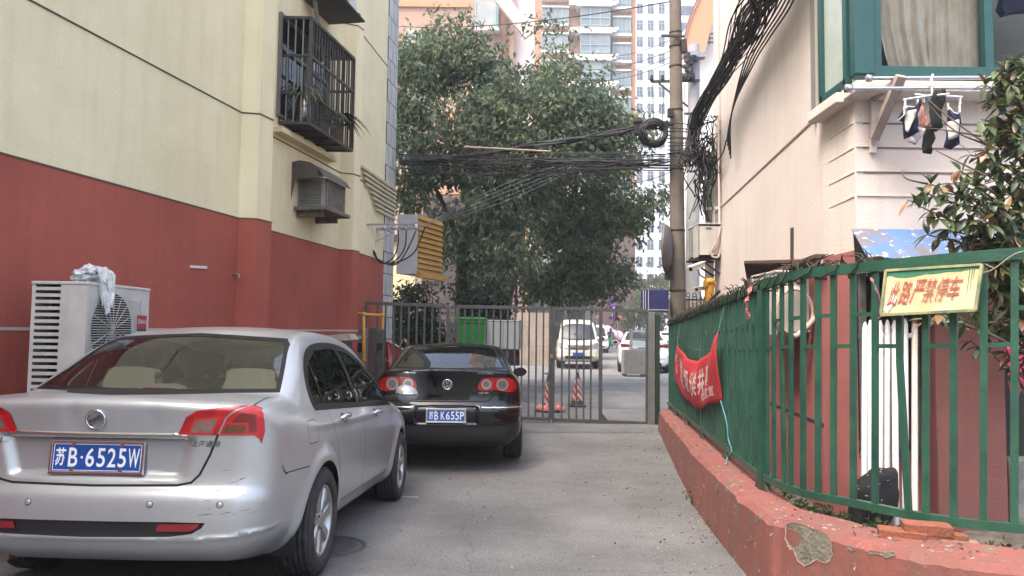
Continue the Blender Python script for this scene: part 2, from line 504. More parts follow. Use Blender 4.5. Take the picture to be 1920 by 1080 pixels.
def wheel(parent, x, y, z, r, w, side, mats, spokes=7):
 """road wheel, outer face towards side"""
 wh = bpy.data.objects.new('wheel', None); COL.objects.link(wh); wh.parent = parent; wh.location = (x, y, z); wh.empty_display_size = 0.1
 rr = r * 0.665; t = MB(); hw = w / 2; sd = side
 prof = [(rr, -hw * .9), (rr + .02, -hw), (r - .03, -hw), (r - .008, -hw * .82), (r, -hw * .6)]
 for k in range(5):   # tread grooves
  x0 = -hw * .6 + k * hw * .3
  prof += [(r, x0), (r, x0 + hw * .2), (r - .008, x0 + hw * .22), (r - .008, x0 + hw * .28)]
 prof += [(r, hw * .6), (r - .008, hw * .82), (r - .03, hw), (rr + .03, hw * 1.02), (rr + .012, hw * .97), (rr, hw * .86), (rr, hw * .4)]
 t.lathe(prof, (0, 0, 0), (sd, 0, 0), 48)
 t.build('tyre', mats['tyre'], wh, local=True)
 rm = MB()
 rm.lathe([(rr + .001, hw * .84), (rr - .012, hw * .9), (rr - .02, hw * .8), (rr - .03, hw * .2), (rr - .03, -hw * .8)], (0, 0, 0), (sd, 0, 0), 48)
 rm.lathe([(0, hw * .86), (.03, hw * .86), (.036, hw * .8), (.06, hw * .74), (.07, hw * .55)], (0, 0, 0), (sd, 0, 0), 24)
 for k in range(spokes):
  a = 2 * math.pi * k / spokes + 0.2
  ca, sa = math.cos(a), math.sin(a)
  rad = Vector((0, ca, sa)); tan = Vector((0, -sa, ca)); o = Vector((sd, 0, 0))
  r0, r1 = .05, rr - .012
  w0, w1 = rr * .115, rr * .215
  vs = []
  for (q, ww, dep) in ((r0, w0, hw * .74), ((r0 + r1) / 2, (w0 + w1) * .47, hw * .80), (r1, w1, hw * .80)):
   for tt in (-1, -.75, .75, 1):
    dd = dep - (.012 if abs(tt) == 1 else 0)
    vs.append(rad * q + tan * ww * tt + o * dd)
  for (q, ww, dep) in ((r0, w0, hw * .3), ((r0 + r1) / 2, (w0 + w1) * .47, hw * .3), (r1, w1, hw * .3)):
   for tt in (-1, 1): vs.append(rad * q + tan * ww * tt + o * dep)
  fs = []
  for i in range(2):
   for j in range(3): fs.append((i * 4 + j, i * 4 + j + 1, i * 4 + j + 5, i * 4 + j + 4))
   fs.append((i * 4, i * 4 + 4, 12 + i * 2 + 2, 12 + i * 2)); fs.append((i * 4 + 3, 12 + i * 2 + 1, 12 + i * 2 + 3, i * 4 + 7))
  if sd < 0: fs = [f[::-1] for f in fs]
  rm.add(vs, fs)
 for k in range(5):
  a = 2 * math.pi * k / 5; rm.cyl(Vector((sd * hw * .7, .052 * math.cos(a), .052 * math.sin(a))), .009, .008, (sd, 0, 0), 8, 1)
 rm.build('rim', [mats['rim'], mats['dark']], wh, local=True)
 br = MB(); br.cyl((-sd * .01, 0, 0), rr * .72, .02, (sd, 0, 0), 28); br.cyl((-sd * .03, 0, 0), rr - .031, .01, (sd, 0, 0), 28, 1)
 br.build('brake_disc', [mats['disc'], mats['dark']], wh, local=True)
 return wh
def raised_text(S, parent, name, s, x0, z0, x1, z1, m, off=0.004, bold=0.02, slant=0.0):
 mb = MB(); p0, _ = S.surf((x0 + x1) / 2, (z0 + z1) / 2)
 def fm(u, v):
  p, n = S.surf(u + (v - z0) * slant, v); return p + n * off
 vs, fs = text_verts(s, bold)
 if not vs: return None
 put_text(mb, s, x0, z0, x1, z1, fm, 0, bold)
 return mb.build(name, m, parent, local=True)
def plate(parent, S, c, txt, mats, tilt=0.0, w=.44, h=.14, frame=True):
 """licence plate centred at c facing -y; txt = list of (string, x0, x1, z0, z1, bold)"""
 pl = MB(); fr = MB()
 e = bpy.data.objects.new('licence_plate', None); COL.objects.link(e); e.parent = parent; e.location = c; e.rotation_euler = (tilt, 0, 0); e.empty_display_size = .1
 pl.box((0, -.004, 0), (w - .004, .004, h - .004)); pl.build('plate_face', mats['plate_blue'], e, local=True)
 b = MB(); t = .003
 for (x, z, sx, sz) in ((0, h / 2 - .007, w - .014, t), (0, -h / 2 + .007, w - .014, t), (-w / 2 + .007, 0, t, h - .017), (w / 2 - .007, 0, t, h - .017)):
  b.box((x, -.0066, z), (sx, .001, sz))
 for s, x0, x1, z0, z1, bd in txt:
  put_text(b, s, x0, z0, x1, z1, lambda u, v: Vector((u, -.0072, v)), 0, bd)
 b.build('lettering', mats['plate_white'], e, local=True)
 if frame:
  for (x, z, sx, sz) in ((0, h / 2 + .004, w + .024, .012), (0, -h / 2 - .005, w + .024, .014), (-w / 2 - .005, 0, .012, h - .002), (w / 2 + .005, 0, .012, h - .002)):
   fr.box((x, -.006, z), (sx, .014, sz))
  fr.build('plate_frame', mats['chrome'], e, local=True, bevel=.002)
 bo = MB()
 for x in (-w * .27, w * .27):
  for z in (-h / 2 + .011, h / 2 - .011): bo.cyl((x, -.006, z), .0095, .005, (0, -1, 0), 10)
 bo.build('bolt', mats['chrome'], e, local=True)
 return e
CM = dict(
 tyre=mat('tyre_rubber', (.018, .018, .019), .8, var=.5, scale=14, col2=(.045, .042, .04), bump=.15, bscale=120),
 rim=mat('alloy_rim', (.5, .5, .5), .35, .8, col2=(.34, .33, .31), scale=9),
 dark=mat('black_plastic', (.012, .012, .013), .6, bump=.1, bscale=300),
 disc=mat('brake_steel', (.25, .22, .2), .45, .9),
 chrome=mat('chrome', (.75, .75, .76), .12, 1.0),
 plate_blue=mat('plate_blue', (.012, .075, .33), .35, var=.25, scale=25),
 plate_white=mat('plate_white', (.80, .82, .84), .4),
 silver=mat('silver_paint', (.46, .472, .475), .33, .5, col2=(.42, .43, .432), scale=2.2, coat=.45),
 black=mat('black_paint', (.003, .003, .0035), .2, 0, coat=1.0, spec=.1),
 white=mat('white_paint', (.75, .76, .78), .25, 0, coat=.8, var=.06, scale=3),
 gap=mat('panel_gap', (.004, .004, .004), .9),
 red=mat('red_lens', (.50, .010, .014), .12, coat=.7, col2=(.22, .004, .007), scale=14),
 redd=mat('dark_red_lens', (.20, .006, .01), .12, coat=1.0, var=.4, scale=60),
 amber=mat('smoked_amber_lens', (.16, .05, .02), .15, coat=1.0, var=.4, scale=40),
 clear=mat('clear_lens', (.55, .52, .50), .12, .3, coat=1.0, var=.4, scale=60),
 glass=glass_mat('car_glass', (.66, .69, .66), .9, 1.5, base=.05),
 glassd=glass_mat('dark_car_glass', (.10, .115, .11), .95, 1.6, base=.03),
 beige=mat('beige_seat', (.42, .37, .27), .8, bump=.2, bscale=150),
 greyin=mat('interior_grey', (.11, .105, .10), .85),
 trim=mat('window_trim', (.008, .008, .009), .5, spec=.25),
)
def rear_f(c, n): return n.y < 0.62 and c.y < 0.55
def glass_f(c, n): return n.z > 0.12 and n.y < 0.2 and c.y < 1.75
def side_R(c, n): return c.x > 0.35 and n.x > 0.25
def side_L(c, n): return c.x < -0.35 and n.x < -0.25
def lerp(a, b, t): return a + (b - a) * t
def seat(parent, x, y, z, zt, m, name='seat'):
 s = MB()
 prof = [(-.25, 0), (-.26, .25), (-.235, .45), (-.17, .60), (.17, .60), (.235, .45), (.26, .25), (.25, 0)]
 s.prism(smooth_poly(prof, 3), (x, y - .06, z), (1, 0, 0), (0, .0, 1), .16)
 s.box((x, y + .3, z + .02), (.5, .55, .16))
 o = s.build(name, m, parent, local=True, bevel=.03)
 h = MB(); h.prism(smooth_poly([(-.125, 0), (-.14, .09), (-.11, .17), (.11, .17), (.14, .09), (.125, 0)], 3), (x, y - .07, zt), (1, 0, 0), (0, 0, 1), .10)
 h.cyl((x - .06, y - .02, zt - .06), .007, .08); h.cyl((x + .06, y - .02, zt - .06), .007, .08)
 h.build('headrest', m, o, local=True, bevel=.02)
 return o
def interior(parent, sp, seatm):
 y0, y1, zf, zb = sp
 t = MB()
 t.box((0, (y0 + y1) / 2, zf), (1.30, y1 - y0, .04)); t.box((0, y0 - .12, (zf + zb) / 2), (1.2, .04, zb - zf))
 t.box((0, y0 - .14, zb - .02), (1.16, .62, .02)); t.box((0, y1 + .02, zb - .12), (1.28, .28, .24))
 t.build('cabin_floor', CM['greyin'], parent, local=True)
 b = MB(); b.box((0, y0 + .1, zf + .35), (1.22, .16, .52), rot=Matrix.Rotation(R(-12), 3, 'X')); b.box((0, y0 + .4, zf + .14), (1.22, .55, .18))
 bo = b.build('rear_bench', seatm, parent, local=True, bevel=.04)
 for x in (-.37, .37):
  h = MB(); h.prism(smooth_poly([(-.14, 0), (-.15, .08), (-.12, .145), (.12, .145), (.15, .08), (.14, 0)], 3), (x, y0 - .02, zb + .005), (1, 0, 0), (0, .1, 1), .11)
  h.build('headrest', seatm, bo, local=True, bevel=.02)
 for x in (-.36, .36): seat(parent, x, y0 + 1.05, zf + .16, zf + .80, seatm, 'front_seat')
 w = MB(); w.tube([Vector((-.36 + .18 * math.cos(a), y1 - .28 + .06 * math.sin(a), zb + .0 + .17 * math.sin(a))) for a in [2 * math.pi * k / 24 for k in range(24)]], .014, 6, closed=True)
 w.build('steering_wheel', CM['dark'], parent, local=True)
def solid(o, t, off=-1):
 md = o.modifiers.new('solid', 'SOLIDIFY'); md.thickness = t; md.offset = off; md.use_even_offset = False
def handle(parent, S, yc, zc, m, sx=1, L=.20):
 pts = []; rs = []
 for k in range(11):
  t = k / 10; y = yc + (t - .5) * L
  p, n = S.surf(y, zc, side=True, step=1)
  bulge = .004 + .030 * math.sin(math.pi * min(1, max(0, t))) ** .5
  q = p + n * bulge; q.x *= sx; pts.append(q); rs.append(.007 + .013 * math.sin(math.pi * t) ** .6)
 h = MB(); h.tube(pts, rs, 10)
 o = h.build('door_handle', m, parent, local=True)
 c = MB(); 
 p, n = S.surf(yc, zc, side=True)
 ring = []
 for k in range(20):
  a = 2 * math.pi * k / 20; q, nn = S.surf(yc + .062 * math.cos(a), zc + .034 * math.sin(a), side=True); q = q + nn * .002; q.x *= sx; ring.append(q)
 f = tuple(range(20)); c.add(ring, [f if sx > 0 else f[::-1]])
 c.build('handle_cup', CM['greyin'], o, local=True)
 return o
def arches(S, parent, wy, wz, r):
 m = MB()
 for y in wy:
  for sx in (-1, 1):
   N = 24; vs = []
   for x in (sx * .80, sx * .50):
    for k in range(N + 1):
     a = math.pi * (-.12 + 1.24 * k / N); vs.append((x, y + (r + .012) * math.cos(a), wz + (r + .012) * math.sin(a)))
   fs = [(k, k + 1, N + 2 + k, N + 1 + k) for k in range(N)]
   m.add(vs, fs, 0, True); m.add(vs[N + 1:], [tuple(range(N + 1))])
 m.build('arch_liner', CM['dark'], parent, local=True)
def build_sedan(spec, root, paint, res, D):
 """common cuts of a saloon; D holds the outlines"""
 S = Shell(spec, res)
 wy, wz, wr = D['wheels']
 for y in wy:
  for flt in (side_R, side_L):
   S.cut(arch_poly(y, wz, D['arch']), 'side', 'hole', lambda c, n, f=flt: f(c, Vector((1 if c.x > 0 else -1, 0, 0))) and abs(c.x) > .5)
 S.cut(offset_poly(D['rear_glass'], .022), 'rear', 'rear_border', glass_f, ('body',))
 S.cut(D['rear_glass'], 'rear', 'rear_glass', glass_f, ('rear_border',))
 S.cut(D['windscreen'], 'rear', 'windscreen', lambda c, n: n.z > .1 and n.y > .1 and c.y > D.get('wsy', 2.4), ('body',))
 for f, tg in ((side_R, 'R'), (side_L, 'L')):
  S.cut(offset_poly(D['dlo'], .026), 'side', 'dlo_border' + tg, f, ('body',))
  for i, p in enumerate(D['panes']): S.cut(p, 'side', 'pane%d%s' % (i, tg), f, ('dlo_border' + tg,))
 for nm, pl in D.get('rear_polys', {}).items():
  S.cut(pl, 'rear', nm, rear_f, D.get('over', {}).get(nm, ('body',)))
 for pts, w in D.get('rear_lines', ()): S.line(pts, 'rear', 'gap', rear_f, w, ('body',))
 for pts, w in D.get('side_lines', ()):
  for f in (side_R, side_L): S.line(pts, 'side', 'gap', f, w, ('body',))
 for pts, w in D.get('top_lines', ()): S.line(pts, 'top', 'gap', lambda c, n: n.z > .4 and .7 < c.z < 1.2, w, ('body',))
 S.index()
 S.extract(['body', 'gap'] + list(D.get('body_extra', {})), 'body', [paint, CM['gap']] + D.get('extra_mats', []), root, 0, dict({'gap': 1}, **D.get('body_extra', {})))
 S.extract(['rear_glass'], 'rear_window', D['glass'], root, -.003)
 S.extract(['rear_border'], 'rear_window_border', CM['trim'], root, -.001)
 S.extract(['windscreen'], 'windscreen', D['glass'], root, -.003)
 for tg in 'RL':
  S.extract(['dlo_border' + tg], 'window_trim', CM['trim'], root, .002)
  for i in range(len(D['panes'])): S.extract(['pane%d%s' % (i, tg)], 'side_window', D['sideglass'], root, -.003)
 arches(S, root, wy, wz, D['arch'])
 for y in wy:
  for sx in (-1, 1): wheel(root, sx * (D['track']), y, wz, wr, D['ww'], sx, CM, D.get('spokes', 7))
 return S
                # -- the silver saloon in front
def excelle(pose):
 def extra(f, x, y, z):
  ax = np.abs(x)
  rear = 1 - sstep(.2, .4, y)
  mask = (1 - sstep(.40, .47, ax - (z - .77) * .28)) * sstep(.655, .70, z) * (1 - sstep(.862, .876, z)) * rear
  f = f + .036 * mask
  f = f + .007 * np.exp(-((x + .13) ** 2 / .0016 + (z - .985) ** 2 / .004)) * rear     # dents beside the badge
  f = f + .004 * np.exp(-((x - .27) ** 2 / .0012 + (z - .965) ** 2 / .003)) * rear
  crease = np.exp(-((z - (.39 + .03 * sstep(.5, .9, ax))) / .012) ** 2) * rear
  f = f - .008 * crease
  side = sstep(.5, .7, ax)
  f = f - .007 * np.exp(-((z - (.865 - .012 * (y - 2))) / .025) ** 2) * side * sstep(.6, 1., y) * (1 - sstep(3.3, 3.8, y))
  f = f + .010 * np.exp(-((z - .30) / .04) ** 2) * side * sstep(1.4, 1.5, y) * (1 - sstep(3.1, 3.2, y))
  return f
 spec = dict(length=4.52, height=1.53, profile=[
  [(.42, .20), (.18, .25), (.07, .30), (.022, .345), (.0, .40), (-.004, .50), (.004, .585), (.03, .622)],
  [(.045, .630), (.052, .70), (.05, .80), (.044, .90), (.034, .98), (.030, 1.025), (.046, 1.052)],
  [(.085, 1.064), (.25, 1.078), (.50, 1.088)],
  [(.56, 1.10), (.80, 1.245), (1.05, 1.385), (1.28, 1.46), (1.6, 1.497), (2.0, 1.505), (2.4, 1.485), (2.72, 1.42), (3.1, 1.215), (3.52, .985)],
  [(3.62, .965), (3.95, .905), (4.25, .81), (4.42, .70), (4.50, .56), (4.52, .45), (4.50, .32), (4.40, .22)],
  [(4.2, .19), (2.5, .175), (.6, .185)]],
  plan=[(-.3, .78), (0, .80), (.3, .835), (1.0, .86), (2.2, .8625), (3.4, .86), (4.0, .83), (4.4, .76), (4.8, .64)],
  tumble=[(.12, .12), (.20, .085), (.27, .045), (.34, .022), (.5, .006), (.62, 0), (.76, .006), (.86, .022), (.92, .045), (.97, .078), (1.10, .125), (1.25, .185), (1.40, .262), (1.55, .36)],
  rise=lambda y: .075 * (1 - sstep(.3, 1.2, y)), crown=.085, deck=.035,
  bow_r=(1.5, 2.0, [(2, .085), (6, .12)]), bow_f=(2.2, 2.9, [(2, .16), (4, .18)]),
  flare=[(.98, .31, .375, .024, .05), (3.59, .31, .375, .02, .05)], k_low=.15, k_high=.055, extra=extra)
 root = thing('parked_car', 'silver saloon with dented boot, scuffed bumper and plate ending 6525W', 'car', pose[0], pose[1])
 lin = [(.392, .885), (.43, .972), (.478, 1.003), (.60, 1.022), (.70, 1.030), (.655, 1.012), (.612, .975), (.572, .885)]
 lout = [(.582, .885), (.620, .972), (.663, 1.006), (.712, 1.028), (.742, 1.012), (.760, .985), (.768, .95), (.772, .90), (.764, .838), (.752, .866), (.735, .882)]
 amb = [(.595, .895), (.62, .94), (.70, .935), (.70, .895)]
 clr = [(.45, .897), (.476, .955), (.578, .968), (.545, .897)]
 led = [(.64, .948), (.675, .995), (.735, .985), (.742, .90), (.712, .90), (.708, .948)]
 strip = [(-.43, .868), (.43, .868), (.44, .893), (-.44, .893)]
 gr = [(-.56, .470), (-.40, .474), (.40, .474), (.56, .470), (.545, .445), (.50, .418), (.40, .404), (0, .398), (-.40, .404), (-.50, .418), (-.545, .445)]
 rf = [(.335, .428), (.345, .462), (.535, .466), (.525, .445), (.49, .428)]
 D = dict(wheels=((.98, 3.59), .31, .312), arch=.352, track=.775, ww=.205, spokes=7,
  rear_glass=[(-.655, 1.10), (0, 1.092), (.655, 1.10), (.615, 1.20), (.555, 1.355), (.52, 1.385), (0, 1.412), (-.52, 1.385), (-.555, 1.355), (-.615, 1.20)],
  windscreen=[(-.66, 1.0), (0, .985), (.66, 1.0), (.52, 1.33), (0, 1.385), (-.52, 1.33)],
  dlo=smooth_poly([(.98, 1.00), (1.0, 1.13), (1.14, 1.255), (1.42, 1.345), (1.9, 1.375), (2.32, 1.35), (2.62, 1.27), (3.0, 1.08), (3.28, .94), (3.1, .925), (2.4, .945), (1.5, .972), (1.05, .985)], 3),
  panes=[[(1.01, 1.0), (1.03, 1.12), (1.155, 1.235), (1.185, 1.24), (1.20, .995)],
               [(1.225, .995), (1.21, 1.26), (1.45, 1.335), (1.88, 1.36), (2.00, 1.35), (2.06, .965)],
               [(2.13, .965), (2.08, 1.35), (2.30, 1.335), (2.60, 1.255), (2.95, 1.085), (3.18, .955), (3.1, .945)]],
  rear_polys={'lin': lin, 'linL': mirror(lin), 'lout': lout, 'loutL': mirror(lout), 'clro': offset_poly(clr, .011), 'clroL': mirror(offset_poly(clr, .011)), 'ambo': offset_poly(amb, .009), 'amboL': mirror(offset_poly(amb, .009)), 'clr': clr, 'clrL': mirror(clr), 'amb': amb, 'ambL': mirror(amb), 'led': led, 'ledL': mirror(led),
     'strip': strip, 'grille': gr, 'ref': rf, 'refL': mirror(rf)},
  over={'ambo': ('lout',), 'amboL': ('loutL',), 'clro': ('lin',), 'clroL': ('linL',), 'amb': ('ambo',), 'ambL': ('amboL',), 'clr': ('clro',), 'clrL': ('clroL',), 'led': ('lout',), 'ledL': ('loutL',), 'ref': ('grille',), 'refL': ('grille',)},
  rear_lines=[([(.577, .885), (.545, .79), (.50, .69), (.465, .653), (.40, .640), (0, .634), (-.40, .640), (-.465, .653), (-.50, .69), (-.545, .79), (-.577, .885)], .011)],
  side_lines=[([(.33, .672), (.50, .668), (.70, .662)], .006),
     ([(1.22, .96), (1.23, .86), (1.33, .70), (1.36, .55)], .006), ([(2.08, .95), (2.10, .34)], .006), ([(3.18, .90), (3.10, .34)], .006), ([(1.42, .345), (2.08, .34), (3.12, .335)], .006),
     ([(.70, .80), (.70, .90), (.72, .915), (.86, .915), (.88, .90), (.88, .80), (.86, .785), (.72, .785), (.70, .80)], .004)],
  top_lines=[([(.715, .10), (.70, .30), (.675, .50)], .008), ([(-.715, .10), (-.70, .30), (-.675, .50)], .008)],
  glass=CM['glass'], sideglass=CM['glassd'])
 S = build_sedan(spec, root, CM['silver'], .018, D)
 for sfx in ('', 'L'):
  a = S.extract(['lin' + sfx], 'tail_lamp', CM['red'], root, .004); S.extract(['clr' + sfx], 'clear_lens', mat('smoked_clear_lens', (.26, .15, .12), .12, coat=.8, var=.5, scale=18), a, .006)
  b = S.extract(['lout' + sfx], 'tail_lamp', CM['red'], root, .004); S.extract(['amb' + sfx], 'amber_lens', CM['amber'], b, .006); S.extract(['led' + sfx], 'led_panel', CM['redd'], b, .006)
  for k_, q_ in (('clro', a), ('ambo', b)): S.extract([k_ + sfx], 'light_guide', mat('bright_red_lens', (.52, .02, .022), .15, coat=.7), q_, .005)
  S.extract(['ref' + sfx], 'reflector', mat('rear_reflector', (.22, .012, .015), .2, coat=1), root, -.004)
 o = S.extract(['strip'], 'chrome_strip', CM['chrome'], root, .012); solid(o, .02)
 o = S.extract(['grille'], 'bumper_insert', CM['dark'], root, -.012)
 p, n = S.surf(0, .955); ex = Vector((1, 0, 0)); ey = Vector((0, -n.z, 1)).normalized() if False else n.cross(ex).normalized() * -1
 ey = n.cross(ex).normalized(); ey = ey if ey.z > 0 else -ey
 b = MB(); N = 40
 for r_, w_ in ((.045, .0055),):
  b.tube([p + n * .008 + (ex * math.cos(2 * math.pi * k / N) + ey * math.sin(2 * math.pi * k / N)) * r_ for k in range(N)], w_, 8, closed=True)
 sh = [(-.014, .021), (.014, .021), (.014, -.005), (0, -.026), (-.014, -.005)]
 for k in (-1, 0, 1):
  o_ = p + n * .012 + ex * (k * .021) + ey * (k * .010)
  b.prism([(q[0] + q[1] * .25, q[1]) for q in sh], o_, ex, ey, .008)
  b.prism([(q[0] * .55 + q[1] * .14, q[1] * .5 + .001) for q in sh], o_ + n * .002, ex, ey, .004, m=1)
 b.build('badge', [CM['chrome'], mat('badge_grey', (.16, .16, .17), .3, .7)], root, local=True)
 raised_text(S, root, 'lettering', '上海通用', .452, .826, .582, .858, mat('letter_chrome', (.30, .30, .31), .25, 1), .004, .015, .3)
 raised_text(S, root, 'lettering', 'EXCELLE', -.60, .830, -.452, .857, mat('letter_chrome', (.3, .3, .31)), .004, .015, .3)
 pp, pn = S.surf(0, .765)
 plate(root, S, (0, pp.y - .012, .765), [('苏', -.203, -.153, -.042, .046, .02), ('B', -.140, -.095, -.046, .046, .012), ('·', -.081, -.069, -.007, .006, .01), ('6', -.056, -.013, -.046, .046, .012),
  ('5', .0, .040, -.046, .046, .012), ('2', .051, .092, -.046, .046, .012), ('5', .103, .142, -.046, .046, .012), ('W', .151, .206, -.046, .046, .008)], CM, R(-3))
 for x in (-.70, -.28, .30, .62):
  q, nn = S.surf(x, .555); s = MB(); s.lathe([(.013, 0), (.013, .004), (.010, .006), (0, .006)], q, nn, 16); s.lathe([(.0165, .0006), (.014, .0012)], q, nn, 16, 1)
  s.build('parking_sensor', [CM['silver'], CM['gap']], root, local=True)
 sc = MB()
 def smear(x0, z0, x1, z1, w):
  K = 7; pts = []
  for k in range(K):
   t = k / (K - 1); q, nn = S.surf(lerp(x0, x1, t), lerp(z0, z1, t) + rnd.uniform(-.002, .002)); pts.append((q + nn * .0012, w * (.35 + rnd.random()) * math.sin(math.pi * (t * .9 + .05))))
  vs = []
  for q, ww in pts: vs += [q + Vector((0, 0, ww)), q - Vector((0, 0, ww * .6))]
  sc.add(vs, [(2 * k, 2 * k + 1, 2 * k + 3, 2 * k + 2) for k in range(K - 1)])
 for a in ((.585, .615, .612, .624, .0035), (.585, .598, .588, .617, .004), (.66, .655, .72, .68, .0022), (.64, .648, .66, .655, .0015), (.52, .505, .60, .512, .0015), (.62, .512, .68, .52, .0015), (.70, .52, .75, .53, .001), (.60, .71, .64, .712, .001)): smear(*a)
 for k in range(9):
  x = rnd.uniform(.5, .76); z = rnd.uniform(.44, .6); smear(x, z, x + rnd.uniform(.015, .05), z + .004, rnd.uniform(.0005, .0011))
 for (y0, z0, y1, z1, w) in ((.285, .72, .31, .682, .009), (.305, .685, .35, .668, .009), (.34, .664, .365, .674, .006)):
  q0, n0 = S.surf(y0, z0, side=True); q1, n1 = S.surf(y1, z1, side=True)
  d = (q1 - q0).normalized().cross(n0).normalized() * w / 2
  sc.add([q0 + n0 * .003 + d * .4, q0 + n0 * .003 - d * .4, q1 + n1 * .003 - d, q1 + n1 * .003 + d], [(0, 1, 2, 3)])
 sc.build('scuff_mark', mat('scuff_black', (.015, .015, .016), .8), root, local=True)
 for sx in (1, -1):
  handle(root, S, 1.52, .885, CM['chrome'], sx); handle(root, S, 2.50, .865, CM['chrome'], sx)
  m = MB(); N = 20; rings = []
  c = Vector((sx * .995, 3.05, 1.0)); prof = [(-.10, .02), (-.085, .62), (-.06, .84), (-.02, 1.0), (.02, .97), (.06, .75), (.085, .4), (.095, .02)]
  vs = []
  for (dx, rr_) in prof:
   for k in range(N):
    a = 2 * math.pi * k / N; vs.append(c + Vector((sx * dx, .085 * rr_ * math.cos(a), .078 * rr_ * math.sin(a) - .01 * dx / .1)))
  fs = [(i * N + k, i * N + (k + 1) % N, (i + 1) * N + (k + 1) % N, (i + 1) * N + k) for i in range(len(prof) - 1) for k in range(N)]
  if sx < 0: fs = [f[::-1] for f in fs]
  m.add(vs, fs, 0, True)
  mo = m.build('door_mirror', [CM['silver']], root, local=True)
  st = MB(); st.tube([c + Vector((sx * .09 * math.sin(t), -.088 * math.cos(t) * 1.0, .0)) for t in [(-1.2 + 2.4 * k / 12) for k in range(13)]], .011, 8); st.build('mirror_band', CM['chrome'], mo, local=True)
  a_ = MB(); a_.bar(c + Vector((-sx * .07, 0, -.03)), c + Vector((-sx * .18, .02, -.05)), .08, .05); a_.build('mirror_arm', CM['dark'], mo, local=True, bevel=.01)
 interior(root, (1.05, 2.95, .36, 1.055), CM['beige'])
 t = MB(); t.prism([(-.145, 0), (-.12, .035), (-.09, .045), (.09, .045), (.12, .035), (.145, 0), (.10, 0), (.085, .022), (-.085, .022), (-.10, 0)], (.02, .62, 1.075), (1, 0, 0), (0, .1, 1), .05)
 t.build('brake_lamp_housing', CM['beige'], root, local=True, bevel=.004)
 t = MB(); t.box((.02, .612, 1.086), (.17, .02, .018)); t.build('brake_lamp', CM['redd'], root, local=True)
 ex_ = MB(); ex_.tube([(-.45, .12, .27), (-.45, .6, .25)], .028, 12); ex_.build('exhaust_pipe', CM['disc'], root, local=True)
 return root, S
                # -- the black saloon ahead
def magotan_spec():
 def extra(f, x, y, z):
  ax = np.abs(x); rear = 1 - sstep(.25, .45, y)
  mask = (1 - sstep(.33, .375, ax)) * sstep(.50, .53, z) * (1 - sstep(.70, .735, z)) * rear
  f = f + .022 * mask
  f = f - .006 * np.exp(-((z - .515) / .014) ** 2) * rear
  side = sstep(.5, .7, ax)
  f = f - .007 * np.exp(-((z - (.90 - .012 * (y - 2))) / .025) ** 2) * side * sstep(.3, .7, y)
  return f
 return dict(length=4.77, height=1.47, profile=[
  [(.45, .20), (.16, .26), (.06, .31), (.03, .36), (.018, .42), (.012, .50), (.0, .53), (-.004, .62), (.0, .69), (.03, .735)],
  [(.05, .75), (.062, .80), (.066, .90), (.058, 1.0), (.045, 1.08), (.036, 1.128), (.048, 1.146)],
  [(.085, 1.150), (.30, 1.137), (.52, 1.130)],
  [(.60, 1.140), (.85, 1.265), (1.10, 1.365), (1.40, 1.435), (1.7, 1.462), (2.1, 1.470), (2.5, 1.455), (2.8, 1.41), (3.2, 1.22), (3.66, .99)],
  [(3.76, .975), (4.1, .92), (4.45, .82), (4.66, .70), (4.75, .56), (4.77, .45), (4.75, .32), (4.62, .22)],
  [(4.4, .19), (2.5, .18), (.6, .19)]],
  plan=[(-.3, .80), (0, .825), (.3, .875), (1.0, .905), (2.2, .91), (3.4, .905), (4.2, .87), (4.6, .79), (5.1, .64)],
  tumble=[(.12, .12), (.20, .085), (.27, .045), (.34, .022), (.5, .006), (.62, 0), (.78, .006), (.90, .022), (.96, .045), (1.01, .078), (1.12, .125), (1.27, .185), (1.42, .262), (1.55, .35)],
  rise=lambda y: .075 * (1 - sstep(.3, 1.2, y)), crown=.075, deck=.03,
  bow_r=(1.6, 2.1, [(2, .11), (6, .16)]), bow_f=(2.3, 3.0, [(2, .16), (4, .18)]),
  flare=[(1.03, .325, .39, .016, .05), (3.74, .325, .39, .016, .05)], k_low=.15, k_high=.06, extra=extra)
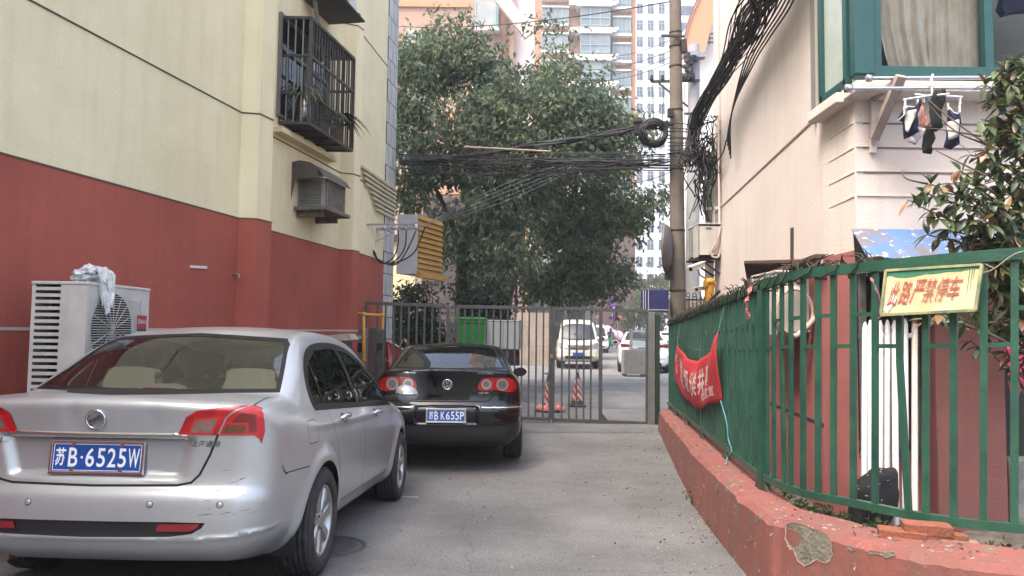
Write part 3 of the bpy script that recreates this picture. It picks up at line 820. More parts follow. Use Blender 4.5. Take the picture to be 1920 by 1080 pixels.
def magotan_D():
 lin = [(.352, .925), (.362, .975), (.395, 1.028), (.44, 1.045), (.552, 1.046), (.535, .905), (.50, .90), (.375, .90)]
 lout = [(.560, 1.046), (.70, 1.048), (.76, 1.03), (.80, .99), (.81, .93), (.80, .885), (.72, .878), (.64, .888), (.543, .905)]
 def disc(x, z, r): return [(x + r * math.cos(2 * math.pi * k / 24), z + r * math.sin(2 * math.pi * k / 24)) for k in range(24)]
 P = {'lin': lin, 'lout': lout, 'c1': disc(.452, .97, .058), 'c2': disc(.640, .965, .070), 'd1': disc(.452, .97, .036), 'd2': disc(.640, .965, .050)}
 over = {'c1': ('lin',), 'c2': ('lout',), 'd1': ('c1',), 'd2': ('c2',)}
 for k in list(P): P[k + 'L'] = mirror(P[k])
 for k in list(over): over[k + 'L'] = tuple(q + 'L' for q in over[k])
 P['stripR'] = [(.40, .697), (.40, .711), (.60, .711), (.93, .708), (.93, .694), (.60, .697)]; P['stripL_'] = mirror(P['stripR'])
 P['lower'] = [(-.9, .20), (-.9, .505), (.9, .505), (.9, .20)]
 return dict(wheels=((1.03, 3.74), .325, .327), arch=.368, track=.80, ww=.225, spokes=10,
  rear_glass=[(-.665, 1.152), (0, 1.142), (.665, 1.152), (.62, 1.24), (.555, 1.375), (.50, 1.402), (0, 1.428), (-.50, 1.402), (-.555, 1.375), (-.62, 1.24)],
  windscreen=[(-.66, 1.02), (0, 1.0), (.66, 1.02), (.52, 1.35), (0, 1.40), (-.52, 1.35)],
  dlo=smooth_poly([(.95, 1.06), (1.05, 1.19), (1.25, 1.30), (1.55, 1.375), (2.0, 1.395), (2.42, 1.37), (2.72, 1.29), (3.1, 1.11), (3.40, .965), (3.2, .95), (2.4, .975), (1.5, 1.01), (1.05, 1.04)], 3),
  panes=[[(1.0, 1.065), (1.08, 1.18), (1.26, 1.28), (1.30, 1.285), (1.32, 1.04)],
               [(1.345, 1.035), (1.325, 1.30), (1.55, 1.36), (1.98, 1.38), (2.10, 1.372), (2.14, 1.0)],
               [(2.22, .995), (2.17, 1.37), (2.40, 1.355), (2.70, 1.275), (3.05, 1.11), (3.28, .98), (3.2, .97)]],
  rear_polys=P, over=over,
  rear_lines=[([(.545, .900), (.535, .85), (.50, .795), (.455, .772), (.40, .768), (-.40, .768), (-.455, .772), (-.50, .795), (-.535, .85), (-.545, .900)], .010)],
  side_lines=[([(1.36, 1.0), (1.37, .9), (1.45, .72), (1.47, .56)], .006), ([(2.18, .99), (2.20, .36)], .006), ([(3.30, .92), (3.22, .36)], .006)],
  top_lines=[([(.73, .12), (.715, .32), (.69, .54)], .006), ([(-.73, .12), (-.715, .32), (-.69, .54)], .006)],
  body_extra={'lower': 2}, glass=CM['glassd'], sideglass=CM['glassd'])
def mirrors(root, pos, m, sy=.06, band=None):
 for sx in (1, -1):
  c = Vector((sx * pos[0], pos[1], pos[2])); o = MB(); N = 18
  prof = [(-.035, .9), (-.03, 1.0), (0, 1.02), (.04, .85), (.07, .5), (.08, .02)]; vs = []
  for (dy, rr_) in prof:
   for k in range(N):
    a = 2 * math.pi * k / N; vs.append(c + Vector((.105 * rr_ * math.cos(a), dy, .07 * rr_ * math.sin(a))))
  fs = [(i * N + k, i * N + (k + 1) % N, (i + 1) * N + (k + 1) % N, (i + 1) * N + k) for i in range(len(prof) - 1) for k in range(N)]
  o.add(vs, [f[::-1] for f in fs], 0, True); o.bar(c + Vector((-sx * .08, .02, -.02)), c + Vector((-sx * .2, .03, -.05)), .06, .04)
  mo = o.build('door_mirror', m, root, local=True)
  g = MB(); g.add([c + Vector((.092 * math.cos(2 * math.pi * k / N), -.034, .06 * math.sin(2 * math.pi * k / N))) for k in range(N)], [tuple(range(N))])
  g.build('mirror_glass', CM['trim'], mo, local=True)
def sedan_lamps(S, root):
 for sfx in ('', 'L'):
  for k in '12':
   a = S.extract([('lin' if k == '1' else 'lout') + sfx], 'tail_lamp', CM['red'], root, .003)
   S.extract(['c' + k + sfx], 'chrome_ring', mat('ring_lens', (.36, .33, .32), .15, .3, coat=.8), a, .006); S.extract(['d' + k + sfx], 'reverse_lens', mat('grey_lens', (.16, .15, .15), .1, coat=1, var=.5, scale=50), a, .008)
 for t in ('stripR', 'stripL_'):
  o = S.extract([t], 'bumper_strip', CM['chrome'], root, .006)
  if o: solid(o, .01)
def magotan(pose):
 root = thing('parked_car', 'glossy black saloon with round-lens red tail lamps, plate ending K655P', 'car', pose[0], pose[1])
 D = magotan_D(); D['extra_mats'] = [mat('black_bumper_plastic', (.010, .010, .011), .55)]
 S = build_sedan(magotan_spec(), root, CM['black'], .022, D)
 sedan_lamps(S, root)
 p, n = S.surf(0, .965); ex = Vector((1, 0, 0)); ey = n.cross(ex).normalized(); ey = ey if ey.z > 0 else -ey
 b = MB(); N = 40; r_ = .056
 b.tube([p + n * .006 + (ex * math.cos(2 * math.pi * k / N) + ey * math.sin(2 * math.pi * k / N)) * r_ for k in range(N)], .0055, 8, closed=True)
 def stroke(pts):
  for a, c in zip(pts, pts[1:]):
   b.bar(p + n * .008 + ex * a[0] + ey * a[1], p + n * .008 + ex * c[0] + ey * c[1], .0105, .006, up=n)
 stroke([(-.021, .050), (0, .006), (.021, .050)]); stroke([(-.044, .032), (-.022, -.044), (0, -.006), (.022, -.044), (.044, .032)])
 b.lathe([(.054, .002), (0, .002)], p, n, 32, 1)
 b.build('badge', [CM['chrome'], CM['dark']], root, local=True)
 raised_text(S, root, 'lettering', 'MAGOTAN', .350, 1.086, .520, 1.107, CM['chrome'], .004, .02)
 raised_text(S, root, 'lettering', '一汽-大众', -.52, 1.088, -.36, 1.108, CM['chrome'], .004, .02)
 raised_text(S, root, 'lettering', '1.8 TSI', .365, .858, .475, .880, CM['chrome'], .004, .02)
 pp, pn = S.surf(0, .615)
 plate(root, S, (-.005, pp.y - .012, .612), [('苏', -.194, -.144, -.042, .046, .02), ('B', -.134, -.090, -.046, .046, .012), ('K', -.060, -.012, -.046, .046, .012),
  ('6', -.002, .044, -.046, .046, .012), ('5', .055, .096, -.046, .046, .012), ('5', .107, .148, -.046, .046, .012), ('P', .160, .205, -.046, .046, .012)], CM, R(-2))
 for sx in (1, -1): handle(root, S, 1.66, .90, CM['black'], sx); handle(root, S, 2.62, .885, CM['black'], sx)
 mirrors(root, (1.0, 3.12, 1.03), CM['black'])
 interior(root, (1.15, 3.05, .38, 1.10), CM['greyin'])
 return root, S
def white_sedan(pose):
 root = thing('parked_car', 'white saloon with red tail lamps parked behind the grey metal cabinet', 'car', pose[0], pose[1])
 D = magotan_D(); D['body_extra'] = {}; D['extra_mats'] = []
 for k in ('lower', 'stripR', 'stripL_', 'c1', 'c2', 'd1', 'd2', 'c1L', 'c2L', 'd1L', 'd2L'): D['rear_polys'].pop(k, None)
 D['over'] = {}
 D['rear_polys']['lin'] = [(.42, .93), (.44, .985), (.62, 1.0), (.62, .90), (.50, .90)]; D['rear_polys']['lout'] = [(.625, 1.0), (.80, 1.02), (.83, .98), (.80, .88), (.625, .90)]
 D['rear_polys']['linL'] = mirror(D['rear_polys']['lin']); D['rear_polys']['loutL'] = mirror(D['rear_polys']['lout'])
 D['rear_polys']['lower'] = [(-.6, .24), (-.55, .38), (.55, .38), (.6, .24)]; D['body_extra'] = {'lower': 2}; D['extra_mats'] = [CM['dark']]
 D['spokes'] = 5
 S = build_sedan(magotan_spec(), root, CM['white'], .05, D)
 for t in ('lin', 'lout', 'linL', 'loutL'): S.extract([t], 'tail_lamp', CM['redd'], root, .004)
 pp, pn = S.surf(0, .83); m = MB(); m.box((0, pp.y - .01, .83), (.44, .012, .14)); m.build('licence_plate', CM['plate_blue'], root, local=True)
 mirrors(root, (1.0, 3.12, 1.03), CM['white'])
 interior(root, (1.15, 3.05, .38, 1.10), CM['greyin'])
 return root
                # -- small van seen from the front (its nose is at local y = 0)
def van(pose, paint, label):
 root = thing('parked_van', label, 'van', pose[0], pose[1])
 def extra(f, x, y, z):
  fr = 1 - sstep(.5, .9, y)
  return f - .012 * np.exp(-((z - .47) / .05) ** 2) * fr - .012 * np.exp(-((z - .80) / .02) ** 2) * fr
 spec = dict(length=4.3, height=1.92, profile=[
  [(.5, .26), (.12, .30), (.03, .36), (.0, .46), (.01, .60), (.05, .78), (.12, .93)],
  [(.20, 1.02), (.42, 1.09)],
  [(.50, 1.12), (.85, 1.50), (1.10, 1.72), (1.35, 1.83), (1.8, 1.895), (2.6, 1.915), (3.6, 1.90), (4.1, 1.86), (4.22, 1.75)],
  [(4.27, 1.4), (4.30, .9), (4.30, .5), (4.2, .28)], [(3.5, .25), (2, .24), (1, .25)]],
  plan=[(-.3, .70), (0, .735), (.3, .79), (1, .82), (3.5, .82), (4.3, .78), (4.6, .76)],
  tumble=[(.2, .08), (.3, .03), (.5, .006), (.7, 0), (.95, .01), (1.05, .03), (1.3, .075), (1.6, .14), (1.8, .20), (2.0, .3)],
  crown=.06, deck=.0, bow_r=(1.2, 2.2, [(2, .20), (4, .2)]), bow_f=(3.2, 3.8, [(2, .08)]),
  flare=[(.85, .32, .38, .02, .05), (3.4, .32, .38, .02, .05)], k_low=.16, k_high=.10, extra=extra)
 S = Shell(spec, .045)
 ff = lambda c, n: n.y < .75 and c.y < 1.5
 for y in (.85, 3.4):
  S.cut(arch_poly(y, .32, .36), 'side', 'hole', lambda c, n: abs(c.x) > .5)
 ws = [(-.62, 1.15), (0, 1.11), (.62, 1.15), (.545, 1.60), (.46, 1.66), (0, 1.70), (-.46, 1.66), (-.545, 1.60)]
 S.cut(offset_poly(ws, .035), 'rear', 'wb', ff, ('body',)); S.cut(ws, 'rear', 'ws', ff, ('wb',))
 hl = [(.38, .74), (.44, .86), (.62, .98), (.74, 1.0), (.77, .90), (.72, .78)]
 for nm, p in (('hl', hl), ('hlL', mirror(hl))): S.cut(p, 'rear', nm, ff, ('body',))
 S.cut([(-.46, .90), (.46, .90), (.36, .73), (-.36, .73)], 'rear', 'gr', ff, ('body',))
 S.cut([(-.55, .50), (.55, .50), (.50, .38), (-.50, .38)], 'rear', 'lo', ff, ('body',))
 fg = [(.50, .40), (.52, .48), (.66, .50), (.68, .42)]
 for nm, p in (('fg', fg), ('fgL', mirror(fg))): S.cut(p, 'rear', nm, ff, ('body', 'lo'))
 panes = [[(.75, 1.14), (1.15, 1.60), (1.75, 1.64), (1.78, 1.14)], [(1.88, 1.14), (1.86, 1.64), (2.9, 1.66), (2.9, 1.14)], [(3.0, 1.14), (3.0, 1.66), (4.0, 1.62), (4.05, 1.14)]]
 for f, tg in ((side_R, 'R'), (side_L, 'L')):
  for i, p in enumerate(panes): S.cut(p, 'side', 'p%d%s' % (i, tg), f, ('body',))
 for ln in ([(1.83, 1.68), (1.83, .35)], [(.95, 1.12), (.98, .7)], [(2.95, 1.7), (2.95, .35)]):
  for f in (side_R, side_L): S.line(ln, 'side', 'gap', f, .01, ('body',))
 S.line([(-.62, .96), (-.40, .93), (.40, .93), (.62, .96)], 'rear', 'gap', ff, .012, ('body',))
 S.index()
 S.extract(['body', 'gap'], 'body', [paint, CM['gap']], root, 0, {'gap': 1})
 S.extract(['ws'], 'windscreen', CM['glassd'], root, -.003); S.extract(['wb'], 'windscreen_border', CM['trim'], root, -.001)
 for nm in ('hl', 'hlL'): S.extract([nm], 'headlight', mat('van_lamp', (.16, .16, .16), .15, coat=1, var=.5, scale=20), root, .004)
 for nm in ('fg', 'fgL'): S.extract([nm], 'fog_lamp', CM['clear'], root, .004)
 S.extract(['gr'], 'grille', CM['dark'], root, .003); S.extract(['lo'], 'lower_grille', CM['dark'], root, -.004)
 for tg in 'RL':
  for i in range(3): S.extract(['p%d%s' % (i, tg)], 'side_window', CM['glassd'], root, .002)
 arches(S, root, (.85, 3.4), .32, .36)
 for y in (.85, 3.4):
  for sx in (-1, 1): wheel(root, sx * .72, y, .31, .31, .19, sx, CM, 6)
 m = MB(); m.box((0, -.03, .56), (.44, .012, .14)); m.build('licence_plate', CM['plate_blue'], root, local=True)
 mirrors(root, (.93, .75, 1.15), CM['dark'])
 for sx in (-1, 1):
  w = MB(); w.tube([(sx * .06 + .12, .44, 1.125), (sx * .06 + .02, .62, 1.30), (sx * .06 - .22, .68, 1.36)], .008, 5); w.build('wiper', CM['dark'], root, local=True)
 b = MB(); b.box((0, 1.0, .9), (1.4, .06, .5)); b.box((0, 2.4, .45), (1.4, 3.2, .04)); b.build('cabin_floor', CM['greyin'], root, local=True)
 for x in (-.36, .36): seat(root, x, 1.75, .75, 1.36, CM['greyin'], 'front_seat')
 return root
                # -- the ground
def asphalt():
 m, nt, b = _mat('lane_asphalt'); N = nt.nodes; L = nt.links
 tc = N.new('ShaderNodeTexCoord')
 def noise(sc, det=6, rough=.6, vec=None):
  n = N.new('ShaderNodeTexNoise'); n.inputs['Scale'].default_value = sc; n.inputs['Detail'].default_value = det; n.inputs['Roughness'].default_value = rough
  L.new(vec or tc.outputs['Object'], n.inputs['Vector']); return n.outputs['Fac']
 def ramp(f, p0, c0, p1, c1):
  r = N.new('ShaderNodeValToRGB'); r.color_ramp.elements[0].position = p0; r.color_ramp.elements[0].color = c0
  r.color_ramp.elements[1].position = p1; r.color_ramp.elements[1].color = c1; L.new(f, r.inputs['Fac']); return r.outputs['Color']
 def mix(fac, a, c, mode='MIX'):
  x = N.new('ShaderNodeMix'); x.data_type = 'RGBA'; x.blend_type = mode
  if isinstance(fac, float): x.inputs[0].default_value = fac
  else: L.new(fac, x.inputs[0])
  for i, v in ((6, a), (7, c)):
   if isinstance(v, tuple): x.inputs[i].default_value = v
   else: L.new(v, x.inputs[i])
  return x.outputs[2]
 base = ramp(noise(.9, 7), .33, (.128, .127, .124, 1), .70, (.220, .218, .212, 1))
 stones = ramp(noise(95, 3, .8), .40, (.55, .55, .55, 1), .64, (1.35, 1.33, 1.3, 1))
 c = mix(1.0, base, stones, 'MULTIPLY')
 c = mix(ramp(noise(2.7, 9, .7), .60, (0, 0, 0, 1), .70, (.55, .55, .55, 1)), c, (.078, .077, .075, 1))
 c = mix(ramp(noise(.55, 5, .6), .50, (0, 0, 0, 1), .72, (.6, .6, .6, 1)), c, (.088, .087, .085, 1))
 vo = N.new('ShaderNodeTexVoronoi'); vo.feature = 'DISTANCE_TO_EDGE'; vo.inputs['Scale'].default_value = .35
 mp = N.new('ShaderNodeMapping'); L.new(tc.outputs['Object'], mp.inputs['Vector'])
 ad = N.new('ShaderNodeMix'); ad.data_type = 'RGBA'; ad.blend_type = 'ADD'; ad.inputs[0].default_value = .35
 nz = N.new('ShaderNodeTexNoise'); nz.inputs['Scale'].default_value = 2.2; nz.inputs['Detail'].default_value = 6; L.new(tc.outputs['Object'], nz.inputs['Vector'])
 L.new(mp.outputs['Vector'], ad.inputs[6]); L.new(nz.outputs['Color'], ad.inputs[7]); L.new(ad.outputs[2], vo.inputs['Vector'])
 crack = ramp(vo.outputs['Distance'], .0, (.6, .6, .6, 1), .003, (0, 0, 0, 1))
 c = mix(crack, c, (.075, .07, .066, 1))
 L.new(c, b.inputs['Base Color']); b.inputs['Roughness'].default_value = .92; b.inputs['Specular IOR Level'].default_value = .3
 bp = N.new('ShaderNodeBump'); bp.inputs['Strength'].default_value = .35; bp.inputs['Distance'].default_value = .01
 L.new(noise(140, 4, .7), bp.inputs['Height']); L.new(bp.outputs['Normal'], b.inputs['Normal'])
 return m
def ground():
 ys = [-60, -30, -12, -6] + [-3 + .25 * k for k in range(0, 90)] + [20, 22, 25, 30, 40, 60, 100, 180, 400]
 xs = [-200, -60, -20, -8, -5] + [-4 + .5 * k for k in range(17)] + [5, 8, 12, 20, 60, 200]
 m = MB(); vs = [(x, y, ground_z(y)) for y in ys for x in xs]; n = len(xs)
 m.add(vs, [(j * n + i, j * n + i + 1, (j + 1) * n + i + 1, (j + 1) * n + i) for j in range(len(ys) - 1) for i in range(n - 1)], 0, True)
 structure(m, 'road', asphalt())
ground()
def gp(x, y, dz=0): return Vector((x, y, ground_z(y) + dz))
for (x0, y0, x1, y1, w_) in ((.9, 17.6, 4.6, 17.2, .05), (-.6, 11.55, 2.3, 11.75, .03), (-.3, 14.6, 3.2, 14.9, .03)):
 m = MB(); pts = [Vector((lerp_(x0, x1, i / 24) , lerp_(y0, y1, i / 24) + .05 * mnoise.noise(Vector((i * .7, y0, 0))), 0)) for i in range(25)]; vs = []
 for p in pts: ww = w_ * (.5 + .5 * abs(mnoise.noise(Vector((p.x * 3, y0, 5))))) ; vs += [gp(p.x, p.y - ww, .004), gp(p.x, p.y + ww, .004)]
 m.add(vs, [(2 * i, 2 * i + 2, 2 * i + 3, 2 * i + 1) for i in range(24)]); structure(m, 'road_joint', mat('joint_tar', (.07, .068, .065), .9, col2=(.14, .135, .13), scale=6))
m = MB(); m.quad(gp(-1.25, 7.25, .004), gp(-.90, 7.22, .004), gp(-.90, 7.27, .004), gp(-1.25, 7.30, .004)); structure(m, 'road_marking', mat('worn_line', (.36, .35, .34), .9, col2=(.22, .215, .21), scale=20))
m = MB(); c = gp(-1.40, 5.35)
sl = math.atan((ground_z(5.6) - ground_z(5.1)) / .5); ax = Vector((0, -math.sin(sl), math.cos(sl)))
m.lathe([(.36, -.02), (.36, .004), (.325, .004), (.325, -.001), (.31, -.001), (.31, .005), (0, .005)], c, ax, 36)
bx_, by_, _ = basis(ax)
for k in range(-4, 5):
 h = math.sqrt(max(0, .29 ** 2 - (k * .065) ** 2)); m.bar(c + bx_ * (k * .065) - by_ * h + ax * .006, c + bx_ * (k * .065) + by_ * h + ax * .006, .025, .006, ax)
single(m, 'manhole_cover', mat('cast_iron', (.06, .058, .055), .8, .1, col2=(.095, .09, .085), scale=20), 'round ribbed iron manhole cover beside the silver car rear wheel', 'manhole cover', loc=c)
                # -- left building
YEL = mat('yellow_plaster', (.76, .69, .46), .9, var=.12, scale=1.1, bump=.3, bscale=45, streak=.2, col2=(.68, .615, .39), speck=((.30, .26, .17), 24, .735))
RED = mat('red_plaster', (.36, .086, .056), .85, col2=(.29, .068, .046), scale=1.0, bump=.3, bscale=40, streak=.32, speck=((.33, .13, .11), 34, .70))
GROOVE = mat('groove_dark', (.06, .055, .045), .9)
WTRIM = mat('pale_groove', (.46, .42, .37), .8)
L_FOOT = [(-12, -30), (-10.97, -30), (-3.905, 5.3), (-3.265, 8.5), (-3.06, 8.535), (-2.985, 8.80), (-3.36, 8.86), (-3.25, 9.56), (-2.86, 11.77), (-2.655, 11.86), (-2.585, 12.03), (-2.67, 12.07), (-2.475, 13.72), (-2.395, 14.30), (-9, 14.6)]
L_TOP = 11.5; L_DADO = 2.74
lb = thing('yellow_building', 'tall yellow plastered building with a dark red lower wall', 'building', (-5, 5, 0))
def wall_band(foot, z0, z1, i0, i1, off=0.0, mm=None, skip=()):
 """vertical faces along foot points i0..i1, pushed out by off"""
 m = mm or MB()
 P = [Vector((p[0], p[1], 0)) for p in foot]
 Q = []
 for i in range(i0, i1 + 1):
  d1 = (P[i] - P[i - 1]).normalized() if i > 0 else (P[i + 1] - P[i]).normalized()
  d2 = (P[i + 1] - P[i]).normalized() if i + 1 < len(P) else d1
  n = (Vector((d1.y, -d1.x, 0)) + Vector((d2.y, -d2.x, 0)))
  n = n / max(.4, n.length_squared / 2); Q.append(P[i] + n * off)
 return m, Q
def band(foot, z0, z1, i0, i1, off):
 m, Q = wall_band(foot, z0, z1, i0, i1, off); K = len(Q)
 _, B = wall_band(foot, z0, z1, i0, i1, -.02)
 vs = [q + Vector((0, 0, z)) for z in (z0, z1) for q in Q] + [q + Vector((0, 0, z)) for z in (z0, z1) for q in B]
 f = []
 for i in range(K - 1):
  f.append((i, i + 1, K + i + 1, K + i)); f.append((K + i, K + i + 1, 3 * K + i + 1, 3 * K + i)); f.append((2 * K + i, 2 * K + i + 1, i + 1, i))
 f.append((0, K, 3 * K, 2 * K)); f.append((K - 1, 3 * K - 1, 4 * K - 1, 2 * K - 1))
 m.add(vs, f); return m
m = MB()
P = L_FOOT; K = len(P)
vs = [(p[0], p[1], z) for z in (-.4, L_TOP) for p in P]
m.add(vs, [(i, (i + 1) % K, K + (i + 1) % K, K + i) for i in range(K)] + [tuple(range(K, 2 * K))])
m.build('plaster_wall', YEL, lb)
band(L_FOOT, -.4, L_DADO, 1, 12, .012).build('red_dado', RED, lb)
band(L_FOOT, L_DADO - .004, L_DADO + .012, 1, 12, .016).build('dado_edge', mat('dado_edge', (.10, .06, .05), .9), lb)
band(L_FOOT, 1.405, 1.43, 1, 11, .016).build('pale_groove', WTRIM, lb)
g = MB()
def wpt(t_i, t, z, off=.012):
 a = Vector((L_FOOT[t_i][0], L_FOOT[t_i][1], 0)); b_ = Vector((L_FOOT[t_i + 1][0], L_FOOT[t_i + 1][1], 0)); d = (b_ - a).normalized()
 return a.lerp(b_, t) + Vector((d.y, -d.x, 0)) * off + Vector((0, 0, z))
for z in (4.02, 6.55, 9.1):
 for i in range(1, 13):
  if i in (5, 6): continue
  g.bar(wpt(i, 0, z, .002), wpt(i, 1, z, .002), .012, .014)
for (i, t) in ((10, .9),):
 g.bar(wpt(i, t, L_DADO + .02, .002), wpt(i, t, L_TOP, .002), .006, .008, up=(0, 1, 0))
g.build('plaster_groove', GROOVE, lb)
rb = MB()
for k in range(8):
 z = at(700, 330 + 8.6 * k, 13.0).z
 a = wpt(11, .12 + .075 * k * (.6 if k < 4 else 1), z, .03); b1 = wpt(11, 1, z, .03); c1 = wpt(12, 1, z, .03)
 for q, r in ((a, b1), (b1, c1)): rb.bar(q, r, .06, .045)
rb.build('wall_rib', mat('rib_plaster', (.50, .45, .31), .9, var=.2, scale=4), lb)
def tile_mat(name, c, mortar, sx, sz):
 if name in MATS: return MATS[name]
 mm, nt, b = _mat(name); N = nt.nodes; L = nt.links
 tc = N.new('ShaderNodeTexCoord'); sp = N.new('ShaderNodeSeparateXYZ'); L.new(tc.outputs['Object'], sp.inputs[0])
 ad = N.new('ShaderNodeMath'); L.new(sp.outputs[0], ad.inputs[0]); L.new(sp.outputs[1], ad.inputs[1])
 cb = N.new('ShaderNodeCombineXYZ'); L.new(ad.outputs[0], cb.inputs[0]); L.new(sp.outputs[2], cb.inputs[1])
 br = N.new('ShaderNodeTexBrick'); L.new(cb.outputs[0], br.inputs['Vector'])
 br.inputs['Color1'].default_value = col4(c); br.inputs['Color2'].default_value = col4(tuple(q * .8 for q in c)); br.inputs['Mortar'].default_value = col4(mortar)
 br.inputs['Scale'].default_value = 1.0; br.inputs['Brick Width'].default_value = sx; br.inputs['Row Height'].default_value = sz; br.inputs['Mortar Size'].default_value = min(sx, sz) * .035
 br.inputs['Bias'].default_value = -.1
 nz = N.new('ShaderNodeTexNoise'); nz.inputs['Scale'].default_value = 3; nz.inputs['Detail'].default_value = 6; L.new(tc.outputs['Object'], nz.inputs['Vector'])
 mx = N.new('ShaderNodeMix'); mx.data_type = 'RGBA'; mx.blend_type = 'MULTIPLY'; mx.inputs[0].default_value = .5
 L.new(br.outputs['Color'], mx.inputs[6]); L.new(nz.outputs['Fac'], mx.inputs[7]); L.new(mx.outputs[2], b.inputs['Base Color'])
 b.inputs['Roughness'].default_value = .6; MATS[name] = mm; return mm
band(L_FOOT, -.4, L_TOP, 12, 13, .02).build('tile_strip', tile_mat('white_wall_tile', (.62, .615, .59), (.06, .06, .065), .30, .42), lb)
m = MB(); w0 = wpt(7, .05, 4.35, .0); w1 = wpt(7, .72, 4.35, .0)
def on7(t, z, o): return wpt(7, t, z, o)
m.quad(on7(.04, 4.35, .004), on7(.74, 4.35, .004), on7(.74, 5.75, .004), on7(.04, 5.75, .004)); wn = m.build('window', mat('dark_window', (.02, .022, .025), .08, coat=1), lb)
m = MB()
for t in (.04, .39, .74): m.bar(on7(t, 4.33, .02), on7(t, 5.77, .02), .05, .04, up=(0, 1, 0))
for z in (4.35, 5.3, 5.75): m.bar(on7(.03, z, .02), on7(.75, z, .02), .04, .05)
m.build('window_frame', mat('dull_aluminium', (.20, .20, .19), .5, .5), wn)
m = MB(); m.bar(on7(.0, 4.12, .06), on7(.80, 4.12, .06), .16, .07); m.build('window_ledge', YEL, lb)
                # -- cage with pot plants
STEEL = mat('weathered_steel', (.045, .042, .038), .65, .3, col2=(.10, .082, .066), scale=18, bump=.1)
cg = thing('window_cage', 'steel barred window cage with flower pots on the yellow wall', 'window cage', at(580, 232, 9.75))
A = at(519, 229, 9.72); B = at(578, 231, 9.72); Ct = B.z
ztop = at(580, 34, 9.72).z; dirw = Vector((.178, 1, 0)).normalized()
A0 = Vector((-3.235, 9.72, 0)); B0 = Vector((B.x, 9.72, 0)); C0 = B0 + dirw * 1.52; D0 = A0 + dirw * 1.52
def lv(p, z): return Vector((p.x, p.y, z))
hgt = ztop - Ct
fr = MB()
for p in (A0, B0, C0, D0): fr.bar(lv(p, Ct), lv(p, ztop), .04, .04, up=(0, 1, 0))
for z in (Ct, ztop):
 for p, q in ((A0, B0), (B0, C0), (C0, D0)): fr.bar(lv(p, z), lv(q, z), .04, .04)
for fz in (.28, .64):
 for p, q in ((A0, B0), (B0, C0), (C0, D0)): fr.bar(lv(p, Ct + hgt * fz), lv(q, Ct + hgt * fz), .03, .035)
fr.build('frame', STEEL, cg)
br = MB()
for k in range(1, 4): p = A0.lerp(B0, k / 4); br.bar(lv(p, Ct), lv(p, ztop), .016, .016, up=(0, 1, 0))
br.build('bar_panel', mat('galvanised_bar', (.25, .24, .22), .5, .5), cg)
br = MB()
for k in range(1, 17): p = B0.lerp(C0, k / 17); br.bar(lv(p, Ct), lv(p, ztop), .018, .018, up=(0, 1, 0))
br.build('bar_panel', STEEL, cg)
br = MB()
for k in range(1, 5): p = D0.lerp(C0, k / 5); br.bar(lv(p, Ct), lv(p, ztop), .016, .016, up=(0, 1, 0))
br.build('bar_panel', STEEL, cg)
fl = MB()
for k in range(0, 12): p = A0.lerp(B0, k / 11); q = D0.lerp(C0, k / 11); fl.bar(lv(p, Ct + .01), lv(q, Ct + .01), .03, .02)
for k in range(1, 4): p = A0.lerp(D0, k / 4); q = B0.lerp(C0, k / 4); fl.bar(lv(p, Ct - .015), lv(q, Ct - .015), .03, .02)
fl.build('floor_grid', STEEL, cg)
rf = MB(); rf.quad(lv(A0, ztop + .03), lv(B0, ztop + .02), lv(C0, ztop + .02), lv(D0, ztop + .03)); rf.build('roof_sheet', mat('dark_sheet', (.03, .028, .025), .7), cg)
LEAF1 = mat('spider_plant_leaf', (.10, .13, .045), .5, col2=(.20, .21, .10), scale=20)
LEAF2 = mat('dark_blade_leaf', (.035, .06, .025), .45, col2=(.06, .085, .035), scale=12)
def strap_plant(c, n, L, w, m, up=.8, seed=1):
 r = random.Random(seed)
 for k in range(n):
  a = r.uniform(0, 6.283); l = L * r.uniform(.6, 1.1); t0 = r.uniform(.3, up)
  d = Vector((math.cos(a), math.sin(a), 0)); s_ = Vector((-d.y, d.x, 0)); pts = []
  for i in range(6):
   t = i / 5; pts.append(c + d * (l * t * .8) + Vector((0, 0, l * (t0 * 1.6 * t - (t0 + .55) * t * t))))
  vs = []
  for i, p in enumerate(pts): ww = w * (1 - (i / 5) ** 2) * .5 + .001; vs += [p - s_ * ww, p + s_ * ww]
  m.add(vs, [(2 * i, 2 * i + 1, 2 * i + 3, 2 * i + 2) for i in range(5)], 0, True)
cc = A0.lerp(C0, .5)
for (p, lab, pm, lf, kind, sd) in ((A0.lerp(B0, .58) + dirw * .26, 'spider plant in a shiny metal pot at the near end of the cage', mat('tin_pot', (.42, .40, .37), .25, .9), LEAF1, 0, 3),
                      (B0.lerp(C0, .80) + Vector((-.12, 0, 0)), 'dark spiky-leaved pot plant at the far end of the cage', mat('clay_pot', (.22, .11, .07), .8, var=.3), LEAF2, 1, 5),
                      (B0.lerp(C0, .5) + Vector((-.16, 0, 0)), 'small pale trailing pot plant in the middle of the cage', mat('grey_pot', (.12, .12, .12), .7), LEAF1, 2, 9)):
 r_ = (.125, .10, .09)[kind]; h_ = (.42, .24, .2)[kind]
 t = thing('pot_plant', lab, 'pot plant', lv(p, Ct + .02))
 m = MB(); m.lathe([(0, 0), (r_ * .85, 0), (r_, h_), (r_ * .92, h_), (r_ * .9, h_ - .03), (0, h_ - .03)], lv(p, Ct + .02), (0, 0, 1), 20); m.build('pot', pm, t)
 m = MB()
 if kind == 0: strap_plant(lv(p, Ct + h_), 110, .52, .024, m, .9, sd)
 elif kind == 1:
  strap_plant(lv(p, Ct + h_ + .2), 50, .62, .05, m, .35, sd); m.tube([lv(p, Ct + h_ - .02), lv(p, Ct + h_ + .22)], .018, 6)
 else: strap_plant(lv(p, Ct + h_), 40, .26, .018, m, .5, sd)
 m.build('foliage', lf, t)
